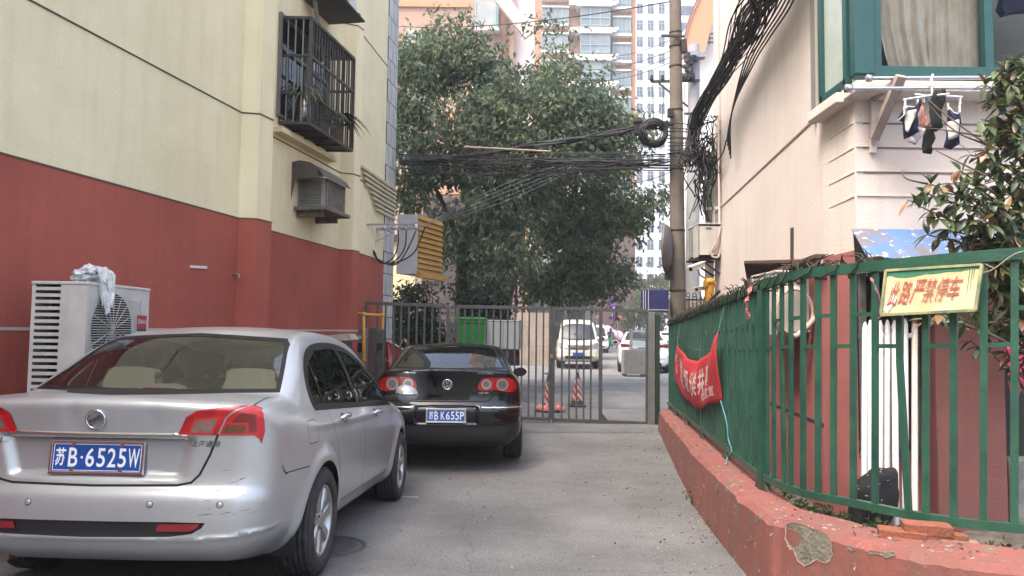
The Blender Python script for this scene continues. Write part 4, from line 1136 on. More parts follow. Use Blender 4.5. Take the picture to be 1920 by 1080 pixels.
                # -- window air conditioner under a tin hood
WHITE_AC = mat('aged_white_enamel', (.56, .545, .50), .5, col2=(.48, .46, .41), scale=4, streak=.35)
ac = thing('window_air_conditioner', 'old window air conditioner in a tin hood on a ledge below the cage', 'air conditioner', at(585, 398, 10.3))
nrm = Vector((dirw.y, -dirw.x, 0))
def wq(y, o, z):   # point on the recessed wall plane at depth y, o metres out
 t = (y - 9.56) / (11.77 - 9.56); p = Vector((-3.25 + (-2.86 + 3.25) * t, y, z)); return p + nrm * o
zb = at(590, 389, 10.3).z; zt = zb + .42
def wbox(mb, y0, y1, o0, o1, z0, z1, m=0):
 vs = [wq(y, o, z) for z in (z0, z1) for (y, o) in ((y0, o0), (y1, o0), (y1, o1), (y0, o1))]
 mb.add(vs, [(3, 2, 1, 0), (4, 5, 6, 7), (0, 1, 5, 4), (1, 2, 6, 5), (2, 3, 7, 6), (3, 0, 4, 7)], m)
m = MB(); wbox(m, 10.34, 10.98, -.05, .42, zb, zt); m.build('casing', mat('dull_ac_case', (.13, .12, .105), .6, col2=(.20, .18, .15), scale=8), ac, bevel=.008)
m = MB()
for k in range(11): wbox(m, 10.31, 10.335, .03, .37, zb + .035 + k * .034, zb + .052 + k * .034)
for (o0, o1) in ((.005, .03), (.37, .42)): wbox(m, 10.305, 10.338, o0, o1, zb, zt)
wbox(m, 10.305, 10.338, .03, .37, zt - .025, zt); wbox(m, 10.305, 10.338, .03, .37, zb, zb + .025)
m.build('side_grille', mat('grimy_white', (.25, .245, .225), .6, var=.3), ac)
m = MB()
for k in range(16): wbox(m, 10.38 + k * .036, 10.395 + k * .036, .422, .434, zb + .03, zt - .03)
for z0 in (zb, zt - .03): wbox(m, 10.34, 10.98, .422, .442, z0, z0 + .03)
for y0 in (10.34, 10.95): wbox(m, y0, y0 + .03, .422, .442, zb, zt)
m.build('front_grille', mat('rusty_grille', (.12, .105, .09), .7, col2=(.22, .19, .16), scale=14), ac)
m = MB(); pr = [(0, zt + .20), (.12, zt + .22), (.27, zt + .19), (.40, zt + .10), (.49, zt - .01)]
TIN = mat('rusty_tin', (.075, .072, .066), .5, .4, col2=(.12, .09, .07), scale=7)
for (o0, z0), (o1, z1) in zip(pr, pr[1:]):
 m.quad(wq(10.12, o0, z0), wq(10.12, o1, z1), wq(11.08, o1, z1), wq(11.08, o0, z0)); m.quad(wq(10.12, o0, z0 - .008), wq(11.08, o0, z0 - .008), wq(11.08, o1, z1 - .008), wq(10.12, o1, z1 - .008))
m.add([wq(10.12, 0, zb + .05)] + [wq(10.12, o, z) for o, z in pr[:4]] + [wq(10.12, .40, zt - .02), wq(10.12, .06, zt - .06)], [(0, 6, 5, 4, 3, 2, 1)])
m.build('hood', TIN, ac)
m = MB(); wbox(m, 10.2, 11.05, -.02, .50, zb - .055, zb - .006); wbox(m, 10.3, 10.36, -.02, .40, zb - .14, zb - .055); wbox(m, 10.9, 10.96, -.02, .34, zb - .14, zb - .055)
m.build('ledge', mat('stained_concrete', (.18, .155, .12), .9, var=.5, scale=10, bump=.3), ac)
CABLE = mat('black_cable', (.012, .012, .013), .55); GCABLE = mat('grey_cable', (.30, .29, .27), .6); BCABLE = mat('brown_cable', (.07, .055, .045), .7)
m = MB(); m.tube(catmull([at(505, 385, 9.62), at(512, 380, 9.75), at(525, 390, 9.95), at(540, 393, 10.15), wq(10.3, .1, zb - .02)], 6), .016, 6)
single(m, 'wall_cable', GCABLE, 'frayed grey cable running from the red pilaster to the window air conditioner', 'cable')
ou = thing('outdoor_air_conditioner', 'white outdoor air conditioner on a dark bracket above the window cage', 'air conditioner', at(628, 20, 10.6))
zb2 = at(628, 14, 10.6).z
m = MB(); wbox(m, 10.35, 11.15, .16, .48, zb2 + .08, zb2 + .63); m.build('casing', WHITE_AC, ou, bevel=.015)
m = MB(); o_ = wq(10.7, .485, zb2 + .36); m.lathe([(.22, .012), (.20, .012), (.20, .0), (0, .0)], o_, nrm, 28); m.build('fan_grille', CM['dark'], ou)
m = MB(); wbox(m, 10.3, 10.36, 0, .56, zb2 + .02, zb2 + .08); wbox(m, 11.06, 11.12, 0, .56, zb2 + .02, zb2 + .08); wbox(m, 10.36, 11.06, .02, .08, zb2 + .025, zb2 + .075); wbox(m, 10.25, 11.2, .0, .6, zb2 - .01, zb2 + .015)
m.build('bracket', mat('dark_bracket', (.035, .03, .028), .7), ou)
m = MB(); m.tube(catmull([wq(10.5, .1, zb2 + .5), wq(10.35, .14, zb2 + .2), wq(10.5, .12, zb2 - .15), wq(10.7, .10, zb2 - .45), wq(10.9, .06, zb2 - .7)], 7), .035, 8); m.build('pipe', mat('grey_lagging', (.28, .27, .25), .8, var=.4), ou)
                # -- label strip, tap on the red wall
def wall1(y, z, o=.014):
 t = (y - 5.3) / 3.2; d = Vector((.64, 3.2, 0)).normalized(); return Vector((-3.905 + .64 * t, y, z)) + Vector((d.y, -d.x, 0)) * o
def wall1_px(px, py):
 lo, hi = 5.0, 9.0
 for _ in range(40):
  mdl = (lo + hi) / 2; p = at(px, py, mdl); w = wall1(mdl, 0).x
  if p.x > w: lo = mdl
  else: hi = mdl
 return at(px, py, lo)
a = wall1_px(356, 500); b_ = wall1_px(387, 501.5); m = MB(); m.bar(a, b_, .02, .028); single(m, 'wall_sticker', mat('paper_white', (.62, .60, .58), .7), 'small white strip stuck on the red wall', 'sticker')
t_ = thing('wall_tap', 'small metal tap stub on the red wall', 'tap', wall1_px(438, 515)); p = wall1_px(438, 515)
m = MB(); m.tube([p - Vector((.02, 0, 0)), p + Vector((.07, -.02, 0)), p + Vector((.075, -.02, -.035))], .012, 8); m.build('spout', mat('old_brass', (.30, .24, .15), .4, .8), t_)
m = MB(); m.tube([p + Vector((.045, -.015, .0)), p + Vector((.045, -.015, .03))], .007, 6); m.tube([p + Vector((.045, -.045, .032)), p + Vector((.045, .015, .032))], .007, 6); m.build('handle', mat('old_brass', (.3, .24, .15)), t_)
                # -- big outdoor unit standing behind the silver car
def outdoor_unit(name, label, o, rz, w, d, h, fan=True, slots=True, mt=WHITE_AC):
 """o = near left ground corner frame: local x along front, y into depth"""
 e = thing(name, label, 'air conditioner', o, (0, 0, rz))
 m = MB(); t = .02
 m.box((w / 2, .008, h / 2), (w - .03, .016, h - .06)) if not fan else None
 if fan:   # front panel with a round opening
  N = 40; cx, cz, r = w * .385, h - .325, .28; vs = []; fs = []
  for k in range(N):
   a = 2 * math.pi * k / N; vs.append((cx + r * math.cos(a), 0, cz + r * math.sin(a)))
  for k in range(N):
   a = 2 * math.pi * k / N; ca, sa = math.cos(a), math.sin(a); s_ = 1e9
   if ca > 1e-6: s_ = min(s_, (w - cx) / ca)
   if ca < -1e-6: s_ = min(s_, cx / -ca)
   if sa > 1e-6: s_ = min(s_, (h - cz) / sa)
   if sa < -1e-6: s_ = min(s_, cz / -sa)
   vs.append((cx + s_ * ca, 0, cz + s_ * sa))
  fs = [(k, (k + 1) % N, N + (k + 1) % N, N + k) for k in range(N)]
  m.add(vs, [f[::-1] for f in fs])
  cn = [(w, 0, h), (0, 0, h), (0, 0, 0), (w, 0, 0)]
  for c_ in cn:   # corner fill triangles
   best = sorted(range(N), key=lambda k: (vs[N + k][0] - c_[0]) ** 2 + (vs[N + k][2] - c_[2]) ** 2)[:1][0]
   k0 = best
   for kk in ((k0 - 1) % N, k0, (k0 + 1) % N):
    q = vs[N + kk]; q2 = vs[N + (kk + 1) % N]
    if (abs(q[0] - q2[0]) > 1e-6) and (abs(q[2] - q2[2]) > 1e-6): m.add([q, q2, c_], [(0, 2, 1)])
  m.lathe([(r, 0), (r * .98, -.05), (r * .96, -d * .5), (r * .96, -d * .5), (0, -d * .5)], (cx, 0, cz), (0, -1, 0), 40, 1)
 m.add([(0, 0, h), (w, 0, h), (w, d, h), (0, d, h)], [(0, 1, 2, 3)]); m.add([(w, 0, 0), (w, d, 0), (w, d, h), (w, 0, h)], [(0, 1, 2, 3)]); m.add([(0, d, 0), (w, d, 0), (w, d, h), (0, d, h)], [(3, 2, 1, 0)][::-1])
 m.add([(0, 0, 0), (0, d * .48, 0), (0, d * .48, h), (0, 0, h)], [(3, 2, 1, 0)])
 m.add([(0, d * .93, 0), (0, d, 0), (0, d, h), (0, d * .93, h)], [(3, 2, 1, 0)])
 m.build('casing', [mt, CM['dark']], e, local=True)
 sl_ = MB(); n = 36 if fan else 14
 for k in range(n + 1): zc = .05 + (h - .08) * k / n; sl_.box((.006, d * .705, zc), (.012, d * .45, (h - .08) / n * .52))
 sl_.build('side_grille', mt, e, local=True)
 ln = MB(); ln.box((w / 2, d / 2, h + .012), (w + .012, d + .012, .024)); ln.build('lid', mt, e, local=True, bevel=.006)
 bk = MB(); bk.box((w * .5, d * .70, h * .5), (w * .94, .02, h * .94)); bk.build('coil', mat('coil_fins', (.035, .033, .032), .7), e, local=True)
 if fan:
  f = MB()
  for k in range(int(h * .84 / .019)):
   z = cz - r + .004 + k * .0185
   if z > cz + r: break
   hw = math.sqrt(max(0, r * r - (z - cz) ** 2)); f.box((cx, -.004, z), (2 * hw + .05, .005, .0055))
  for k in range(8):
   a = math.pi * k / 8; f.bar((cx - r * math.cos(a), -.008, cz - r * math.sin(a)), (cx + r * math.cos(a), -.008, cz + r * math.sin(a)), .004, .004, up=(0, 1, 0))
  for k in range(70):
   z = h * .04 + k * h * .92 / 70
   for x0, x1 in ((w * .03, cx - math.sqrt(max(0, r * r - (z - cz) ** 2)) - .01), (cx + math.sqrt(max(0, r * r - (z - cz) ** 2)) + .01, w * .80)):
    if x1 > x0: f.box(((x0 + x1) / 2, -.002, z), (x1 - x0, .004, .005))
  f.build('fan_guard', mt, e, local=True)
  p_ = MB()
  for k in range(3):
   a0 = 2 * math.pi * k / 3
   vs = []
   for i in range(6):
    for j in (-1, 1):
     a = a0 + j * (.30 + .05 * i); rr = .06 + (r * .9 - .06) * i / 5; vs.append((cx + rr * math.cos(a), d * .25 + j * .035, cz + rr * math.sin(a)))
   p_.add(vs, [(2 * i, 2 * i + 1, 2 * i + 3, 2 * i + 2) for i in range(5)], 0, True)
  p_.cyl((cx, d * .2, cz), .07, .1, (0, 1, 0), 20)
  p_.build('fan', mat('fan_grey', (.03, .03, .032), .5), e, local=True)
 return e
o = at(161, 600, 5.22); zg = ground_z(5.3)
ztop = at(161, 534, 5.22).z
hh = ztop - zg - .10
big = outdoor_unit('outdoor_air_conditioner', 'large white outdoor air conditioner standing by the red wall behind the silver car', (o.x, 5.22, zg + .10), R(90), .90, .40, hh)
m = MB(); m.box((.14, .2, -.05), (.08, .42, .10)); m.box((.76, .2, -.05), (.08, .42, .10)); m.build('foot', CM['dark'], big, local=True)
lab = MB(); W_, H_ = .90, hh
def lf(u, v): return Vector((u, -.006, v))
lab.quad(lf(.70, H_ - .52), lf(.86, H_ - .52), lf(.86, H_ - .22), lf(.70, H_ - .22))
lab.box((.78, -.006, H_ - .26), (.15, .003, .105), m=1); lab.box((.78, -.006, H_ - .325), (.15, .003, .022), m=2)
lab.box((.785, -.006, H_ - .145), (.07, .003, .115), m=3)
put_text(lab, 'Shinco', .715, H_ - .275, .845, H_ - .235, lambda u, v: Vector((u, -.0085, v)), 0, .02)
put_text(lab, '健康+舒适', .705, H_ - .435, .855, H_ - .395, lambda u, v: Vector((u, -.0085, v)), 4, .03)
for k, (u0, u1) in enumerate(((.71, .85), (.70, .84), (.72, .85), (.73, .84), (.72, .85))):
 lab.box(((u0 + u1) / 2, -.0075, (H_ - .352, H_ - .365, H_ - .38, H_ - .452, H_ - .470)[k]), (u1 - u0, .001, .006), m=4)
lab.build('label', [mat('label_white', (.60, .59, .57), .5), mat('label_red', (.38, .025, .03), .4), mat('label_dark', (.04, .035, .06), .5), mat('label_lilac', (.55, .50, .56), .5), mat('label_black', (.05, .045, .05), .6)], big, local=True)
bm_ = bmesh.new(); bmesh.ops.create_icosphere(bm_, subdivisions=4, radius=1.0)
from mathutils import noise as mnoise
top = Vector((o.x - .08, 5.22 + .20, zg + .10 + hh + .024))
for v in bm_.verts:
 p = v.co.copy(); n1 = mnoise.fractal(p * 2.2, .8, 2.0, 4); n2 = mnoise.noise(p * 5.5)
 q = p * (1 + .38 * n1 + .13 * n2)
 x, y, z = q.x * .115, q.y * .15, q.z * .075 + .055
 if z < .004: z = .004
 if p.x > .35 and p.y < .25 and p.y > -.45: z = z - (p.x - .35) * .30 * (1 + n2); x += .015
 v.co = (x, y, z)
me = bpy.data.meshes.new('plastic_bag'); bm_.to_mesh(me); bm_.free(); me.materials.append(mat('white_plastic', (.62, .63, .62), .35, col2=(.40, .41, .40), scale=16))
for p in me.polygons: p.use_smooth = False
ob = bpy.data.objects.new('plastic_bag', me); COL.objects.link(ob); ob.location = top; tag(ob, 'crumpled white plastic bag lying on the big white air conditioner', 'plastic bag')
                # -- yellow louvred box on the far corner
yb = thing('louvred_box', 'grey and yellow louvred metal box fixed at the far corner of the yellow building', 'metal box', at(782, 515, 14.6))
Y0 = 14.5; a = at(743, 513, Y0); b_ = at(782, 515, Y0); z0 = a.z; z1 = at(782, 402, Y0).z
d_ = Vector((.35, .94, 0)).normalized(); c_ = b_ + d_ * 1.09; e_ = a + d_ * 1.09
m = MB()
vs = [lv(p, z) for z in (z0, z1) for p in (a, b_, c_, e_)]
m.add(vs, [(0, 1, 5, 4), (2, 3, 7, 6), (3, 0, 4, 7), (4, 5, 6, 7), (3, 2, 1, 0)])
m.build('cabinet', mat('grey_sheet_metal', (.40, .42, .43), .5, var=.15, scale=5, streak=.3), yb)
m = MB(); n_ = Vector((d_.y, -d_.x, 0)); ns = 11; hh2 = (z1 - z0) / ns
for k in range(ns):
 zz0 = z0 + hh2 * k; vs = []
 for p in (b_, c_): vs += [lv(p, zz0 + .012) + n_ * .045, lv(p, zz0 + hh2) + n_ * .004, lv(p, zz0 + .012) - n_ * .01]
 m.add(vs, [(0, 3, 4, 1), (2, 5, 3, 0), (0, 1, 2), (3, 5, 4)])
m.bar(lv(b_, z0 - .02) + n_ * .03, lv(c_ + d_ * .12, z0 - .02) + n_ * .03, .12, .10)
m.build('louvre_panel', mat('yellow_enamel', (.46, .25, .055), .5, var=.2, scale=5, col2=(.38, .20, .045)), yb)
m = MB(); m.quad(lv(b_, z0) + n_ * .001, lv(c_, z0) + n_ * .001, lv(c_, z1) + n_ * .001, lv(b_, z1) + n_ * .001); m.build('louvre_back', CM['dark'], yb)
bk = thing('wire_bracket', 'galvanised wire bracket with white insulators on the yellow building corner', 'bracket', at(702, 460, 13.2))
GALV = mat('galvanised', (.34, .34, .34), .45, .7, var=.3, scale=15)
m = MB(); p0 = at(701, 430, 13.25); p1 = at(783, 428, 13.6)
m.bar(p0, p1, .05, .05); m.bar(at(675, 421, 12.6), at(784, 421, 13.6), .03, .03); m.bar(at(702, 428, 13.25), at(702, 462, 13.25), .05, .05, up=(0, 1, 0)); m.bar(at(704, 453, 13.25), at(740, 436, 13.4), .02, .02)
m.build('arm', GALV, bk)
for px in (739, 760, 780, 721):
 m = MB(); q = at(px, 424, 13.55 - (780 - px) * .005); m.lathe([(0, -.05), (.03, -.05), (.045, -.03), (.03, -.01), (.045, .01), (.03, .03), (0, .04)], q, (0, 0, 1), 12); m.build('insulator', mat('porcelain', (.62, .62, .60), .2), bk)
m = MB()
for pts in ([(674, 463), (695, 467), (708, 486), (735, 497), (752, 487), (768, 460), (780, 433)], [(747, 432), (746, 460), (738, 482), (722, 494)], [(762, 432), (760, 460), (750, 480), (734, 494)], [(797, 426), (788, 450), (775, 475), (750, 490), (722, 493), (706, 484)], [(675, 464), (700, 470), (712, 492), (742, 495)]):
 m.tube(catmull([at(x, y, 13.1) for x, y in pts], 6), .013, 5)
single(m, 'cable_loop', CABLE, 'black service cables drooping below the wire bracket', 'cable')
                # -- gas pipe, meter boxes, mail box by the gate
PIPE = mat('yellow_pipe', (.60, .29, .03), .45, var=.25, scale=9)
gpz = ground_z(12.1)
m = MB(); m.tube([at(668, 588, 12.2), at(681.5, 588.5, 12.2), at(682.5, 680, 12.2), at(682.5, 682, 12.2) * 1], .032, 10); m.tube([at(682, 590, 12.2), at(717, 591, 12.35), at(717, 617, 12.35)], .028, 10)
for q in (at(681.5, 588.5, 12.2), at(717, 591, 12.35), at(682.5, 676, 12.2)): m.lathe([(.036, -.03), (.044, -.02), (.044, .02), (.036, .03)], q, (0, 0, 1), 12)
m.tube([at(682.5, 678, 12.2), Vector((at(682.5, 678, 12.2).x, 12.2, gpz))], .026, 8)
single(m, 'gas_pipe', PIPE, 'yellow gas pipe bent over the meter boxes by the gate', 'pipe')
def post_box(px0, px1, pyt, Y, d, name, mt, label, cat, zbot=None):
 a = at(px0, pyt, Y); b_ = at(px1, pyt, Y); zb_ = ground_z(Y) - .02 if zbot is None else zbot
 m = MB(); m.box(((a.x + b_.x) / 2, Y + d / 2, (a.z + zb_) / 2), (abs(b_.x - a.x), d, a.z - zb_)); return m
e = thing('meter_box', 'grey gas meter box behind the yellow pipe', 'meter box', gp(at(677, 620, 12.4).x, 12.4))
m = post_box(668, 690, 616, 12.35, .14, '', None, '', ''); m.build('case', mat('meter_grey', (.23, .23, .22), .6, var=.3, scale=9), e, bevel=.01)
m = MB(); q = at(676, 652, 12.34); m.box((q.x, q.y, q.z), (.10, .02, .16)); m.build('window', CM['dark'], e); m = MB(); q = at(679, 632, 12.34); m.box((q.x, q.y, q.z), (.14, .012, .05)); m.build('label_plate', mat('paper_white', (.6, .6, .58)), e)
m = post_box(691, 704, 615, 12.0, .10, '', None, '', ''); single(m, 'timber_post', mat('dark_timber', (.045, .034, .030), .8, col2=(.08, .06, .05), scale=12, stretch=(6, 6, .6), bump=.3), 'dark stout timber post beside the yellow pipe', 'post', bevel=.008)
e = thing('meter_box', 'dull metal meter cabinet between the timber post and the gate', 'meter box', gp(at(712, 620, 12.45).x, 12.45))
m = post_box(705, 719, 617, 12.45, .12, '', None, '', ''); m.build('case', mat('meter_dull', (.13, .13, .13), .5, .4, var=.4, scale=9), e, bevel=.01)
m = MB(); q = at(712, 650, 12.44); m.box((q.x, q.y, q.z), (.09, .02, .12)); m.build('dial', CM['dark'], e)
e = thing('letter_box', 'low grey box with a sloping lid against the red wall beyond the silver car', 'box', gp(-2.75, 10.6))
a = at(597, 640, 10.4); b_ = at(662, 637, 10.4)
m = MB(); m.box(((a.x + b_.x) / 2 - .03, 10.6, (a.z + ground_z(10.4)) / 2), (b_.x - a.x - .12, .34, a.z - ground_z(10.4))); m.build('case', mat('meter_dull', (.13, .13, .13)), e)
m = MB(); p = [(a.x, a.z - .01), (b_.x, b_.z), (b_.x - .07, b_.z + .085), (a.x, a.z + .075)]; m.prism(p, (0, 10.36, 0), (1, 0, 0), (0, 0, 1), -.0001 - .46 if False else .0) if False else None
m = MB(); m.add([(p_[0], y, p_[1]) for y in (10.36, 10.84) for p_ in p], [(0, 1, 2, 3), (7, 6, 5, 4), (0, 4, 5, 1), (1, 5, 6, 2), (2, 6, 7, 3), (3, 7, 4, 0)]); m.build('lid', mat('weathered_lid', (.36, .33, .29), .8, var=.35, scale=10), e)
                # -- the low red wall and the green fence
FENCE_TOP = [(1253, 607, 12.4), (1431, 535, 5.26), (1500, 515, 4.64), (1607, 503, 4.29), (1731, 491, 3.95), (1920, 475, 3.66)]
FENCE_BOT = [(1253, 755, 12.4), (1431, 894, 5.26), (1500, 922, 4.64), (1607, 944, 4.29), (1731, 969, 3.95), (1920, 991, 3.66)]
_ft = [at(*p) for p in FENCE_TOP]; _fb = [at(*p) for p in FENCE_BOT]
ext = Vector((.95, -.42, .05)); _ft.append(_ft[-1] + ext); _fb.append(_fb[-1] + ext)
def dense(P):
 far = [P[0].lerp(P[1], i / 30) for i in range(30)]
 return far + catmull(P[1:], 12)
FT = dense(_ft); FB = dense(_fb)
_cum = [0]
for a, b_ in zip(FB, FB[1:]): _cum.append(_cum[-1] + math.hypot(b_.x - a.x, b_.y - a.y))
def fpt(s):
 """top and bottom rail points and tangent at arc length s"""
 s = max(0, min(_cum[-1] - 1e-6, s)); i = max(k for k in range(len(_cum)) if _cum[k] <= s); i = min(i, len(FB) - 2)
 t = (s - _cum[i]) / (_cum[i + 1] - _cum[i]); tg = (FB[i + 1] - FB[i]); tg.z = 0; tg.normalize()
 return FT[i].lerp(FT[i + 1], t), FB[i].lerp(FB[i + 1], t), tg
def px_of(p):
 d = p - CAM; return PW / 2 + FPX * d.dot(CX) / d.dot(CF), PH / 2 - FPX * d.dot(CU) / d.dot(CF)
def s_at_px(px):
 lo, hi = 0, _cum[-1]
 for _ in range(40):
  mdl = (lo + hi) / 2
  if px_of(fpt(mdl)[1])[0] < px: lo = mdl
  else: hi = mdl
 return lo
GREEN = mat('green_fence_paint', (.022, .092, .056), .42, var=.0, col2=(.012, .054, .036), scale=5, coat=.1, speck=((.13, .075, .045), 30, .665), bump=.15)
fe = thing('metal_fence', 'green painted metal fence on top of the low red wall', 'fence', fpt(s_at_px(1431))[1])
m = MB()
sgn = lambda tg: Vector((tg.y, -tg.x, 0))
def rail(P, w, h):
 m = MB()
 K = len(P); vs = []
 for i, p in enumerate(P):
  tg = P[min(i + 1, K - 1)] - P[max(i - 1, 0)]; tg.z = 0; tg.normalize(); n = sgn(tg)
  for a, c in ((-1, -1), (1, -1), (1, 1), (-1, 1)): vs.append(p + n * (a * w / 2) + Vector((0, 0, c * h / 2)))
 f = []
 for i in range(K - 1):
  for k in range(4): k2 = (k + 1) % 4; f.append((i * 4 + k, i * 4 + k2, i * 4 + 4 + k2, i * 4 + 4 + k))
 f += [(3, 2, 1, 0), tuple(K * 4 - 4 + k for k in range(4))]
 m.add(vs, f); return m
rail(FT, .05, .062).build('top_rail', GREEN, fe)
rail(FB, .04, .045).build('bottom_rail', GREEN, fe)
s_post = s_at_px(1431)
near_px = [1438, 1451, 1466, 1483, 1506, 1534, 1563, 1600, 1641, 1687, 1736, 1788, 1844, 1902]
far_s = [s_post - .12 - .112 * k for k in range(int((s_post - .3) / .112))]
near_s = [s_at_px(p) for p in near_px] + [s_at_px(1902) + .11 * k for k in range(1, 9)]
def barmesh(s, w=.034, d=.022, bend=0):
 t, b_, tg = fpt(s); n = sgn(tg); m = MB()
 t2 = t - Vector((0, 0, .03)); b2 = b_ + Vector((0, 0, .02))
 if bend:
  mid = b2.lerp(t2, .62) ; b2 = b2 + tg * bend
  m.bar(b2, mid, d, w, up=tg); m.bar(mid, t2, d, w, up=tg)
 else: m.bar(b2, t2, d, w, up=tg)
 return m
allb = sorted(far_s + near_s)
for k, s in enumerate(allb):
 bend = 0.0
 if abs(s - s_at_px(1466)) < 1e-6: bend = .05
 if abs(s - s_at_px(1687)) < 1e-6: bend = .05
 barmesh(s, bend=bend).build('bar', GREEN, fe)
for k in range(len(allb) - 1):
 s0, s1 = allb[k], allb[k + 1]
 if s1 - s0 > .25: continue
 for idx, (fz) in enumerate((.80, .665)):
  if k % 2 != idx: continue
  t0, b0, _ = fpt(s0); t1, b1, _ = fpt(s1); m = MB(); m.bar(b0.lerp(t0, fz), b1.lerp(t1, fz), .018, .024); m.build('cross_piece', GREEN, fe)
POSTS = [s_post] + [s_at_px(p) for p in (1362, 1318, 1288, 1268, 1256)]
OUT_PX = [(1239, 771), (1310, 856), (1420, 954), (1474, 979), (1556, 1001), (1640, 1023), (1767, 1047), (1920, 1064)]
def curb_top_z(Y):
 ys = [3.0, 3.66, 3.95, 4.29, 4.64, 5.26, 12.4]; zs = [fpt(_cum[-1])[1].z - .10] + [fpt(s_at_px(p))[1].z - .10 for p in (1919, 1731, 1607, 1500, 1431, 1254)]
 return float(np.interp(Y, ys, zs))
def at_curb(px, py):
 lo, hi = 2.5, 14.0
 for _ in range(50):
  md = (lo + hi) / 2; p = at(px, py, md)
  if p.z > curb_top_z(md): lo = md
  else: hi = md
 return at(px, py, lo)
outer = [at_curb(*p) for p in OUT_PX]
outer = [outer[0] + (outer[0] - outer[1]).normalized() * .25] + outer + [outer[-1] + Vector((1.2, -.42, .03))]
OUTER = [outer[0].lerp(outer[2], i / 70) for i in range(70)] + catmull(outer[2:], 16)
INNER = []
for p in OUTER:   # inner edge: behind the fence line
 best = min(range(len(FB)), key=lambda i: (FB[i].x - p.x) ** 2 + (FB[i].y - p.y) ** 2)
 q = FB[best]; tg = FB[min(best + 1, len(FB) - 1)] - FB[max(best - 1, 0)]; tg.z = 0; tg.normalize()
 n = Vector((-tg.y, tg.x, 0)); n = n if (q - p).dot(n) > 0 else -n
 INNER.append(Vector((q.x, q.y, p.z)) + n * float(np.interp(q.y, [3.5, 4.0, 4.7, 5.3], [-.12, -.10, .0, .11])))
def curb_material():
 m, nt, b = _mat('red_curb_paint'); N = nt.nodes; L = nt.links
 tc = N.new('ShaderNodeTexCoord')
 def noise(sc, det=7, rough=.65, st=None):
  n = N.new('ShaderNodeTexNoise'); n.inputs['Scale'].default_value = sc; n.inputs['Detail'].default_value = det; n.inputs['Roughness'].default_value = rough
  if st:
   mp = N.new('ShaderNodeMapping'); mp.inputs['Scale'].default_value = st; L.new(tc.outputs['Object'], mp.inputs['Vector']); L.new(mp.outputs['Vector'], n.inputs['Vector'])
  else: L.new(tc.outputs['Object'], n.inputs['Vector'])
  return n.outputs['Fac']
 def ramp(f, p0, c0, p1, c1):
  r = N.new('ShaderNodeValToRGB'); r.color_ramp.elements[0].position = p0; r.color_ramp.elements[0].color = c0
  r.color_ramp.elements[1].position = p1; r.color_ramp.elements[1].color = c1; L.new(f, r.inputs['Fac']); return r.outputs['Color']
 def mix(fac, a, c):
  x = N.new('ShaderNodeMix'); x.data_type = 'RGBA'
  L.new(fac, x.inputs[0])
  for i, v in ((6, a), (7, c)):
   if isinstance(v, tuple): x.inputs[i].default_value = v
   else: L.new(v, x.inputs[i])
  return x.outputs[2]
 c = ramp(noise(3.2), .36, (.275, .085, .069, 1), .66, (.19, .074, .060, 1))
 c = mix(ramp(noise(2.4, 8, .7, (3.5, 3.5, .5)), .46, (0, 0, 0, 1), .64, (.85, .85, .85, 1)), c, (.18, .085, .065, 1))   # streaks
 c = mix(ramp(noise(4.6, 9, .75), .575, (0, 0, 0, 1), .61, (.9, .9, .9, 1)), c, (.16, .125, .09, 1))                     # grime patches
 c = mix(ramp(noise(15, 7, .72), .628, (0, 0, 0, 1), .645, (1, 1, 1, 1)), c, (.52, .46, .40, 1))                       # pale chips
 L.new(c, b.inputs['Base Color']); b.inputs['Roughness'].default_value = .85
 bp = N.new('ShaderNodeBump'); bp.inputs['Strength'].default_value = .5; bp.inputs['Distance'].default_value = .015
 L.new(noise(26, 8, .7), bp.inputs['Height']); L.new(bp.outputs['Normal'], b.inputs['Normal'])
 return m
CURB = curb_material()
lw = thing('low_wall', 'low flaking red wall under the green fence, curving right towards the camera', 'wall', OUTER[20])
m = MB(); K = len(OUTER); vs = []
for o_, i_ in zip(OUTER, INNER):
 d = (i_ - o_); d.z = 0; d.normalize(); g = ground_z(o_.y) - .05
 j = .016 * mnoise.noise(Vector((o_.x * 4, o_.y * 4, 0))) + .012 * mnoise.noise(Vector((o_.x * 15, o_.y * 15, 3))) + max(0, mnoise.noise(Vector((o_.x * 9, o_.y * 9, 7))) - .25) * .06
 vs += [Vector((o_.x, o_.y, g)) - d * .035, o_ - Vector((0, 0, .03 + abs(j))) - d * (.012 + j * .5), o_ + d * (.018 + abs(j) * 1.3) - Vector((0, 0, j * .3)), i_ - d * .01, Vector((i_.x, i_.y, g))]
f = []
for i in range(K - 1):
 for k in range(4): f.append((i * 5 + k, i * 5 + 5 + k, i * 5 + 6 + k, i * 5 + 1 + k))
m.add(vs, f); m.build('wall_body', CURB, lw)
def on_face(px, py, lift=.004):
 best = None
 for i in range(K - 1):
  a = vs[i * 5]; b_ = vs[i * 5 + 1]; c_ = vs[i * 5 + 6]
  n = (c_ - b_).cross(b_ - a); d = ray(px, py); den = d.dot(n)
  if abs(den) < 1e-9: continue
  t = (a - CAM).dot(n) / den; p = CAM + d * t
  u = (p - b_).dot((c_ - b_)) / (c_ - b_).length_squared
  if -.6 <= u <= 1.6 and t > 0:
   if best is None or abs(u - .5) < best[0]: best = (abs(u - .5), p - n.normalized() * lift * (1 if den > 0 else -1))
 return best[1] if best else None
ptc = [(1474, 985), (1487, 979), (1510, 985), (1530, 993), (1552, 1002), (1560, 1020), (1563, 1040), (1556, 1052), (1548, 1057), (1540, 1053), (1531, 1049), (1522, 1056), (1508, 1062), (1497, 1052), (1488, 1030), (1478, 1022), (1472, 1008)]
pts = []
